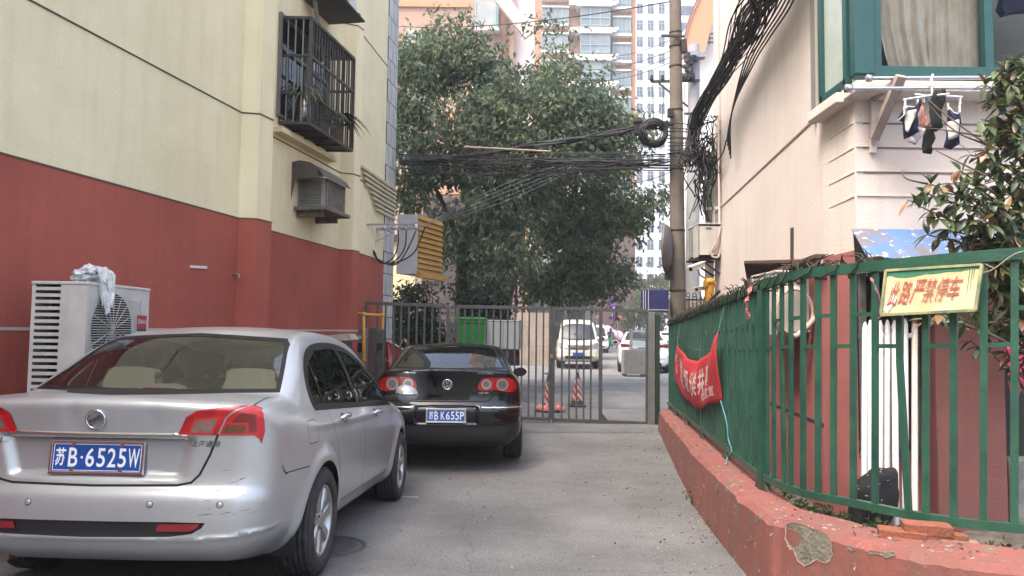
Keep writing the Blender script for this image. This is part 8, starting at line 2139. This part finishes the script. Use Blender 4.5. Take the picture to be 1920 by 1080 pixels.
tips = [(1900, 110, 4.9), (1880, 150, 5.0), (1860, 190, 4.9), (1835, 230, 4.8), (1900, 220, 4.8), (1885, 280, 4.9), (1850, 285, 4.8), (1800, 320, 4.8), (1745, 345, 4.8), (1720, 385, 4.8), (1780, 380, 4.9), (1830, 350, 4.7), (1870, 340, 4.9), (1905, 330, 4.8), (1760, 410, 4.8), (1810, 410, 4.8), (1845, 415, 4.7), (1885, 400, 4.8), (1790, 450, 4.9), (1740, 440, 4.9), (1850, 460, 4.8), (1890, 450, 4.8), (1910, 480, 4.8),
  (1905, 180, 5), (1840, 540, 5.0), (1870, 560, 5.0), (1900, 600, 5.0), (1880, 640, 5.0), (1855, 610, 5.0), (1760, 590, 4.7), (1740, 600, 4.65), (1800, 600, 5.0), (1820, 640, 5.05), (1910, 540, 4.9), (1915, 400, 4.7), (1915, 260, 4.7), (1870, 240, 4.9), (1820, 290, 4.9), (1790, 345, 4.9), (1920, 130, 4.8), (1860, 380, 4.7), (1925, 640, 5), (1850, 520, 4.9), (1815, 475, 4.85), (1880, 500, 4.85), (1730, 360, 4.8), (1905, 440, 4.7),
  (1893, 135, 5), (1912, 210, 5), (1855, 255, 5), (1895, 310, 4.9), (1840, 320, 4.95), (1770, 360, 4.9), (1815, 375, 4.75), (1900, 370, 4.95), (1875, 430, 4.95), (1830, 440, 4.95), (1775, 430, 4.8), (1865, 300, 5.0), (1895, 570, 5.05), (1870, 600, 4.9), (1830, 580, 5.1), (1915, 600, 4.9), (1900, 660, 5.05)]
tips += [(rs.uniform(1835, 1925), rs.uniform(110, 560), rs.uniform(4.75, 5.15)) for _ in range(34)]
for (px, py, Y) in tips:
 tip = at(px, py, Y); k = min(range(len(trunk)), key=lambda i: (trunk[i] - tip).length + (.6 if trunk[i].z > tip.z else 0)); a = trunk[max(0, k - 2)]
 mid = a.lerp(tip, .55) + Vector((rs.uniform(-.06, .06), rs.uniform(-.05, .05), rs.uniform(-.02, .10))); br_ = catmull([a, mid, tip], 5); st.tube(br_, [lerp(.013, .004, i / (len(br_) - 1)) for i in range(len(br_))], 5)
 dd = (tip - mid).normalized()
 for j in range(rs.randint(15, 20)):
  q = br_[-1 - min(len(br_) - 1, int(abs(rs.gauss(0, 3.2))))]; a_ = rs.uniform(0, 6.283); s1, s2, _ = basis(dd)
  d = dd * rs.uniform(.1, .9) + (s1 * math.cos(a_) + s2 * math.sin(a_)) * rs.uniform(.5, 1.1) + Vector((0, 0, rs.uniform(-.75, .1)))
  big_leaf(lf_, q, d, Vector((rs.uniform(-.3, .3), rs.uniform(-.6, .1), 1)), rs.uniform(.075, .135), rs.uniform(.032, .052), 1 if rs.random() < .17 else 0)
for pts in ([at(1850, 270, 4.9), at(1800, 235, 5.0), at(1755, 200, 5.1), at(1735, 180, 5.15)], [at(1860, 275, 4.9), at(1790, 245, 5), at(1740, 195, 5.1)], [at(1840, 255, 4.9), at(1780, 245, 5), at(1740, 240, 5.1)], [at(1850, 330, 4.8), at(1790, 300, 4.9), at(1755, 282, 5)], [at(1740, 345, 4.8), at(1700, 335, 4.85), at(1690, 320, 4.9)]): P = catmull(pts, 5); st.tube(P, [lerp(.008, .003, i / (len(P) - 1)) for i in range(len(P))], 5)
big_leaf(lf_, at(1705, 375, 4.8), at(1680, 403, 4.8) - at(1705, 375, 4.8), (0, -.3, 1), .13, .03, 1)
st.build('stem', mat('shrub_bark', (.12, .09, .06), .8, var=.4, scale=20), sh)
lf_.build('foliage', [glossy_leaf('magnolia_green', (.024, .048, .022), (.125, .16, .06)), glossy_leaf('magnolia_rust', (.20, .095, .04), (.36, .21, .10))], sh)
rng = np.random.default_rng(31); Pw = []; 
for k in range(420):
 i = int(rng.integers(len(FB) // 4, len(FB) - 8)); p = FB[i]; tg = FB[i + 1] - FB[i]; tg.z = 0; tg.normalize(); n = Vector((-tg.y, tg.x, 0)); 
 dens = mnoise.noise(Vector((p.x * 3, p.y * 3, 0)))
 if dens < -.05: continue
 o = abs(rng.normal()) * .16; Pw.append((p.x + n.x * (.14 + o) + rng.normal() * .02, p.y + n.y * (.14 + o), curb_top_z(p.y) - .14 + rng.uniform(0, .11) * math.exp(-o * 4)))
for (px, py, sp_, n_) in ((1312, 945, .10, 50), (1240, 800, .10, 50), (1345, 985, .05, 20)):
 c = at_z(px, py, ground_z(7) if py < 960 else ground_z(5.6))
 for k in range(n_): Pw.append((c.x + rng.normal() * sp_ * .4, c.y + rng.normal() * sp_ * 1.5, ground_z(c.y) + rng.uniform(.0, .05)))
Pw = np.repeat(np.array(Pw), 5, 0); Pw = Pw + rng.normal(size=Pw.shape) * .018; D = rng.normal(size=Pw.shape); D[:, 2] = np.abs(D[:, 2]) * .7; D /= np.linalg.norm(D, axis=1)[:, None]
V, F = leaf_cloud(Pw, D, .042, .022, rng); o = np_mesh('weeds', V, F, leaf_mat('weed_leaf', (.03, .05, .02), (.085, .11, .045), None, 6), None); o['kind'] = 'stuff'; o['label'] = 'small green weeds growing along the low red wall'
Pl = []; 
for k in range(480):
 y = rng.uniform(3.8, 12.4) if k < 320 else rng.uniform(4, 9); edge = float(np.interp(y, [4.3, 5.3, 7.1, 9, 11.9], [1.50, 1.60, 1.82, 2.07, 2.35])); x = edge - abs(rng.normal()) * .35 if k < 340 else rng.uniform(-.9, edge); Pl.append((x, y, ground_z(y) + .006))
for k in range(160):
 p = OUTER[int(rng.integers(0, len(OUTER) - 6))]; t = rng.uniform(.1, .9); i_ = INNER[min(len(INNER) - 1, [q for q in range(len(OUTER)) if OUTER[q] is p][0])]; q = p.lerp(i_, t); Pl.append((q.x, q.y, q.z + .006))
Pl = np.array(Pl); D = rng.normal(size=Pl.shape); D[:, 2] = rng.uniform(-.05, .25, len(Pl)); D /= np.linalg.norm(D, axis=1)[:, None]; V, F = leaf_cloud(Pl, D, .026, .014, rng)
o = np_mesh('leaf_litter', V, F, leaf_mat('litter', (.07, .05, .035), (.42, .38, .34), None, 9), None); o['kind'] = 'stuff'; o['label'] = 'tiny dry leaves and paper scraps scattered on the lane'
                # -- buildings behind
ORANGE = mat('orange_render', (.44, .24, .155), .9, var=.12, scale=.5, col2=(.38, .205, .13)); CRM = mat('cream_band', (.62, .58, .54), .85); BLUEF = mat('pale_blue_frame', (.20, .33, .38), .5); PANE = mat('tower_pane', (.13, .16, .17), .25, col2=(.25, .27, .27), scale=.55, coat=.2); WPANE = mat('white_frame', (.62, .64, .64), .5)
def tower_orange():
 Y = 78.0; K = Y / FPX; t = thing('apartment_tower', 'tall orange apartment tower with cream balcony slabs and blue windows', 'building', Vector((at(1090, 620, Y).x, Y, 0)))
 x0, x1 = at(985, 300, Y).x, at(1191, 300, Y).x; top = 92.0
 m = MB(); m.box(((x0 + x1) / 2, Y + 7, top / 2), (x1 - x0, 14, top)); m.build('wall', ORANGE, t)
 z_ref = at(1100, 60, Y).z; fh = 52 * K   # floor height
 def X(px): return at(px, 300, Y).x
 for k in range(-2, 12):
  zf = z_ref - k * fh     # top of slab line for the bay
  if zf < 2: break
  y0 = Y - 1.6
  m = MB(); m.box(((X(1078) + X(1143)) / 2, Y - .8, zf - 8.5 * K), (X(1143) - X(1078), 1.9, 12 * K)); m.box(((X(1064) + X(1152)) / 2, Y - .5, zf - 4 * K), (X(1152) - X(1064), 1.4, 8 * K)); m.build('balcony_slab', CRM, t)
  w = MB(); w.box(((X(1085) + X(1139)) / 2, Y - .75, zf + 21 * K - 2 * K), (X(1139) - X(1085), 1.5, 36 * K)); wf = w.build('bay_window', PANE, t)
  w = MB(); fm = WPANE if k == 3 else BLUEF; zz0, zz1 = zf + 1 * K, zf + 37 * K
  for px in (1085, 1103, 1121, 1139): w.box((X(px), Y - 1.52, (zz0 + zz1) / 2), (1.4 * K, .08, zz1 - zz0))
  for z in (zz0 + K, zz0 + 15 * K, zz1): w.box(((X(1085) + X(1139)) / 2, Y - 1.53, z), (X(1139) - X(1085), .07, 1.6 * K))
  w.build('window_frame', fm, wf)
  for (pa, pb, dz) in ((1014, 1063, 10), (1147, 1180, -8)):
   zc = zf + (dz + 16) * K; w = MB(); w.box(((X(pa) + X(pb)) / 2, Y - .25, zc), (X(pb) - X(pa), .6, 31 * K)); wf = w.build('window', PANE, t)
   w = MB(); n = 4
   for i in range(n + 1): w.box((lerp(X(pa), X(pb), i / n), Y - .57, zc), (1.3 * K, .06, 31 * K))
   for z in (-15.5, -8, 15.5): w.box(((X(pa) + X(pb)) / 2, Y - .575, zc + z * K), (X(pb) - X(pa), .06, 1.4 * K))
   w.build('window_frame', BLUEF, wf)
   w = MB(); w.box(((X(pa) + X(pb)) / 2, Y - .35, zc - 18 * K), (X(pb) - X(pa) + 3 * K, .9, 4.5 * K)); w.build('sill', CRM, t); w = MB(); w.box(((X(pa) + X(pb)) / 2, Y - .3, zc + 18 * K), (X(pb) - X(pa) + 2 * K, .8, 3 * K)); w.build('lintel', CRM, t)
  if k % 1 == 0:
   w = MB(); w.box((X(1154), Y - .3, zf + 3 * K), (8 * K, .6, 7 * K)); w.build('outdoor_unit', WPANE, t)
 a_ = MB(); b2 = MB()
 for k in range(3, 18):
  zf = z_ref + k * fh
  for pa, pb in ((1014, 1063), (1085, 1139), (1147, 1180)): a_.box(((X(pa) + X(pb)) / 2, Y - .4, zf), (X(pb) - X(pa), .9, 31 * K)); b2.box(((X(pa) + X(pb)) / 2, Y - .6, zf - 20 * K), (X(pb) - X(pa) + 4 * K, 1.6, 8 * K))
 o = a_.build('upper_windows', PANE, t); o['kind'] = 'stuff'; o = b2.build('upper_slabs', CRM, t); o['kind'] = 'stuff'
 m = MB(); m.box(((X(1182) + X(1191)) / 2, Y - .1, top / 2), (X(1191) - X(1182), .3, top)); m.build('corner_pier', mat('brick_orange', (.46, .235, .14), .9, var=.2, scale=3), t)
tower_orange()
def tower_white():
 Y = 125.0; K = Y / FPX; t = thing('office_tower', 'bright white tower with a grid of dark windows', 'building', Vector((at(1262, 620, Y).x, Y, 0)))
 x0, x1 = at(1180, 300, Y).x, at(1352, 300, Y).x; top = 74.0
 m = MB(); m.box(((x0 + x1) / 2, Y + 8, top / 2), (x1 - x0, 16, top)); m.build('wall', mat('white_tower', (.74, .76, .79), .7), t)
 PW_ = mat('tower_dark_pane', (.05, .07, .10), .25, col2=(.11, .14, .18), scale=.4, coat=.5)
 z_ref = at(1210, 16, Y).z; fh = 32.6 * K
 for k in range(-1, 17):
  z = z_ref - k * fh
  if z < 2: break
  for j, px in enumerate((1199, 1219.5, 1240.5)):
   x = at(px, 300, Y).x; w = MB(); w.box((x, Y + .02, z), (11.5 * K, .2, 19 * K)); w.box((x, Y - .1, z), (.7 * K, .06, 19 * K), m=1); w.box((x, Y - .1, z + 3 * K), (11.5 * K, .05, .7 * K), m=1); w.build('window', [PW_, mat('grey_mullion', (.4, .42, .44), .6)], t)
  x = at(1288, 300, Y).x; w = MB(); w.box((x, Y + .02, z - 3 * K), (25 * K, .2, 18 * K)); w.build('window', PW_, t)
tower_white()
def peach_block():
 Y = 46.0; K = Y / FPX; t = thing('apartment_block', 'peach apartment block with a large teal framed window behind the tree top', 'building', Vector((at(860, 620, Y).x, Y, 0)))
 PEACH = mat('peach_render', (.42, .26, .19), .9, var=.1, scale=.6); PALE = mat('pale_pink_render', (.66, .58, .56), .9)
 X = lambda px: at(px, 300, Y).x; Z = lambda py: at(860, py, Y).z
 m = MB(); m.box(((X(560) + X(962)) / 2, Y + 5, 13), (X(962) - X(560), 10, 26)); m.build('wall', PEACH, t)
 m = MB(); m.box(((X(962) + X(1000)) / 2, Y + 5.4, 13), (X(1000) - X(962) - .01, 10, 26)); m.build('pale_wall', PALE, t)
 for (pa, pb, pya, pyb) in ((888, 930, 4, 58), (888, 930, 112, 166), (888, 930, 222, 276), (888, 930, 330, 385), (760, 800, 60, 110), (760, 800, 170, 220), (760, 800, 280, 330), (700, 735, 60, 110)):
  w = MB(); w.box(((X(pa) + X(pb)) / 2, Y - .1, (Z(pya) + Z(pyb)) / 2), (X(pb) - X(pa), .3, Z(pya) - Z(pyb))); wf = w.build('window', mat('curtained_pane', (.36, .37, .34), .3, col2=(.26, .28, .27), scale=.8), t)
  w = MB()
  for px in (pb, pb - 4, pa): w.box((X(px), Y - .27, (Z(pya) + Z(pyb)) / 2), (1.6 * K, .06, Z(pya) - Z(pyb)))
  w.build('window_frame', mat('teal_window_frame', (.16, .42, .46), .5), wf)
  w = MB(); w.box(((X(pa) + X(pb)) / 2, Y - .3, Z(pyb) - .1), (X(pb) - X(pa) + 8 * K, .7, .18)); w.build('sill', CRM, t)
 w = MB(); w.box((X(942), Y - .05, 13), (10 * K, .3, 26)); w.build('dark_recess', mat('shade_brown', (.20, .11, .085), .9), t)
 w = MB(); a = at(938, -4, Y - 1); b_ = at(994, 66, Y - 1); w.bar(a, b_, .8, .35, up=(0, 1, 0)); w.build('slanted_trim', mat('slant_trim', (.50, .40, .36), .8), t)
 for pya in (10, 80, 150, 220, 290, 360): w = MB(); w.box((X(790), Y - .06, Z(pya)), (X(870) - X(700), .15, 10 * K)); w.build('orange_band', mat('orange_band', (.46, .24, .12), .85), t)
peach_block()
def low_brick():
 t = thing('brick_building', 'low dark grey brick building under the trees beyond the van', 'building', Vector((1.5, 37, 0))); Y = 36.0
 GB = tile_mat('grey_brick', (.115, .12, .115), (.05, .05, .05), .5, .16); BB = tile_mat('brown_brick', (.16, .095, .078), (.08, .05, .045), .4, .14)
 X = lambda px, yy=Y: at(px, 560, yy).x
 m = MB(); m.box(((X(984) + X(1118)) / 2, Y + 2, 2.2), (X(1118) - X(984), 4, 4.4)); m.build('grey_wall', GB, t)
 m = MB(); m.box(((X(792) + X(984)) / 2, Y + 1.4, 4.0), (X(984) - X(792) - .01, 4, 8.0)); m.build('brown_wall', tile_mat('dark_brown_brick', (.075, .05, .043), (.04, .03, .028), .4, .14), t)
 for (pa, pb) in ((1030, 1054), (1064, 1090)):
  w = MB(); w.box(((X(pa) + X(pb)) / 2, Y - .05, 1.7), (X(pb) - X(pa), .2, 2.6)); w.build('window', mat('dark_window', (.02, .022, .025)), t)
 w = MB(); w.box(((X(885) + X(960)) / 2, Y - .65, 3.0), (X(960) - X(885), .1, 1.4)); w.build('window', mat('shop_pane', (.10, .12, .12), .2, col2=(.03, .04, .04), scale=1.2), t)
 w = MB()
 for px in (960, 975): w.box((X(px), Y - .8, 2.6), (.25, .2, 5.2))
 w.build('pilaster', mat('pink_pilaster', (.22, .13, .12), .9), t)
 w = MB(); w.tube([at(987, 600, Y - .75), at(987.5, 380, Y - .75)], .06, 8); w.build('yellow_pipe', PIPE, t)
 w = MB(); w.box(((X(984) + X(1118)) / 2, Y + 2, 4.5), (X(1118) - X(984) + .3, 4.4, .2)); w.build('roof', mat('dark_roof', (.05, .045, .045), .9), t)
 t = thing('brown_building', 'brown brick building with red shop signs at the far end of the lane', 'building', Vector((10, 76, 0))); Y2 = 76.0
 m = MB(); m.box(((X(1100, Y2) + X(1190, Y2)) / 2, Y2 + 6, 6.8), (X(1190, Y2) - X(1100, Y2), 12, 13.6)); m.build('wall', BB, t)
 w = MB(); w.box(((X(1095, Y2) + X(1192, Y2)) / 2, Y2 + 5.9, 13.7), (X(1192, Y2) - X(1095, Y2) + .5, 12.6, .3)); w.build('roof', mat('dark_roof', (.05, .045, .045)), t)
 for (pa, pb, z, h) in ((1135, 1143, 5.4, 1.6), (1128, 1136, 8.8, 1.8), (1165, 1175, 8.8, 1.8)):
  w = MB(); w.box(((X(pa, Y2) + X(pb, Y2)) / 2, Y2 - .02, z), (X(pb, Y2) - X(pa, Y2), .1, h)); w.build('window', mat('dark_window', (.02, .022, .025)), t)
 t = thing('cream_house', 'bright cream house front glimpsed past the tiled corner of the yellow building', 'building', Vector((at(755, 620, 24).x, 24, 0)))
 m = MB(); m.box((at(745, 600, 24).x - .6, 24.5, 2.2), (2.3, 1, 4.4)); m.build('wall', mat('lit_cream', (.70, .58, .36), .9, var=.1, scale=1), t); m = MB(); m.box((at(745, 600, 24).x - .6, 24.5, 4.5), (2.6, 1.3, .2)); m.build('roof', mat('dark_roof', (.05, .045, .045)), t)
 m = MB(); m.box((at(748, 590, 24).x, 23.98, 2.0), (.5, .06, .9)); m.build('window', mat('curtained_pane', (.36, .37, .34)), t)
low_brick()
def arch_house():
 Y = 44.0; t = thing('white_building', 'white building with a curved orange fin rising behind the poles', 'building', Vector((at(1325, 620, Y).x, Y, 0))); X = lambda px: at(px, 300, Y).x
 m = MB(); m.box(((X(1312) + X(1450)) / 2, Y + 4, 9), (X(1450) - X(1312), 8, 26)); m.build('wall', mat('white_render', (.78, .75, .70), .9), t)
 pts = [(1283, 102), (1285, 80), (1291, 50), (1301, 20), (1316, -12), (1340, -50), (1395, -50), (1362, -12), (1346, 18), (1334, 50), (1326, 80), (1322, 102)]
 o = at(1283, 102, Y - 1); pl = [(at(a, b_, Y - 1).x - o.x, at(a, b_, Y - 1).z - o.z) for a, b_ in pts]; m = MB(); m.prism(pl, o, (1, 0, 0), (0, 0, 1), .9); m.build('curved_fin', mat('fin_orange', (.50, .25, .14), .8), t)
 m = MB(); e0 = [at(a - 3, b_, Y - 1.06) for a, b_ in pts[:6]]
 for a, b_ in zip(e0, e0[1:]): m.bar(a, b_, .12, .12, up=(0, 1, 0))
 m.build('fin_edge', mat('shade_brown', (.20, .11, .085)), t)
 m = MB(); 
 for py in (64, 72, 80): m.bar(at(1314, py, Y - .6), at(1342, py - 1, Y - .6), .05, .08)
 for px in (1318, 1330, 1338): m.bar(at(px, 60, Y - .6), at(px, 84, Y - .6), .06, .06, up=(0, 1, 0))
 m.build('balcony_rail', mat('rail_brown', (.13, .07, .05), .8), t)
arch_house()
m = MB(); m.box((-2.5, -31.2, 8), (15, 2, 17)); m.build('reflection_blocker', YEL, lb)   # added unseen slab behind the camera, keeps bright sky out of car reflections
                # -- light, sky, camera
EL, AZ = R(60), (-.72, -.62)     # sun high behind the camera on the left
w = bpy.data.worlds.new('World'); SC.world = w; w.use_nodes = True
nt = w.node_tree; sk = nt.nodes.new('ShaderNodeTexSky'); sk.sky_type = 'NISHITA'; sk.sun_disc = False; sk.sun_elevation = EL
sdir = Vector((AZ[0], AZ[1], 0)).normalized(); sk.sun_rotation = math.atan2(sdir.x, sdir.y); sk.air_density = 1.0; sk.dust_density = 6.0; sk.ozone_density = 1.0
nt.links.new(sk.outputs[0], nt.nodes['Background'].inputs[0]); nt.nodes['Background'].inputs[1].default_value = .15
ld = bpy.data.lights.new('sun', 'SUN'); ld.energy = .6; ld.angle = R(20.0); ld.color = (1, .97, .93); lo = bpy.data.objects.new('sun', ld); COL.objects.link(lo)
d = Vector((sdir.x * math.cos(EL), sdir.y * math.cos(EL), math.sin(EL))); lo.rotation_euler = d.to_track_quat('Z', 'Y').to_euler(); lo.location = d * 60
hz = MB(); hz.box((0, 90, 46.5), (170, 300, 96)); ho = hz.build('haze', [], None); ho['kind'] = 'stuff'; ho['label'] = 'thin pale haze over the lane and the far towers'
hm = bpy.data.materials.new('haze_air'); hm.use_nodes = True; hn = hm.node_tree; hn.nodes.remove(hn.nodes['Principled BSDF']); pv = hn.nodes.new('ShaderNodeVolumePrincipled')
pv.inputs['Density'].default_value = .0019; pv.inputs['Color'].default_value = (.93, .95, .97, 1); pv.inputs['Anisotropy'].default_value = .2; hn.links.new(pv.outputs[0], hn.nodes['Material Output'].inputs['Volume']); ho.data.materials.append(hm)
SC.cycles.volume_bounces = 0
cd = bpy.data.cameras.new('camera'); co_ = bpy.data.objects.new('camera', cd); COL.objects.link(co_); SC.camera = co_
cd.sensor_width = 36; cd.lens = 36 * FPX / PW; cd.clip_start = .05; cd.clip_end = 2000
co_.matrix_world = Matrix(((CX.x, CU.x, -CF.x, CAM.x), (CX.y, CU.y, -CF.y, CAM.y), (CX.z, CU.z, -CF.z, CAM.z), (0, 0, 0, 1)))
SC.render.resolution_x = 1920; SC.render.resolution_y = 1080
SC.view_settings.view_transform = 'Standard'; SC.view_settings.look = 'None'; SC.view_settings.gamma = 1.0; SC.view_settings.exposure = 2.2
SC.cycles.use_denoising = True; SC.cycles.max_bounces = 8; SC.cycles.diffuse_bounces = 4; SC.cycles.transparent_max_bounces = 12; SC.cycles.caustics_reflective = False; SC.cycles.caustics_refractive = False
SC.cycles.sample_clamp_indirect = 6
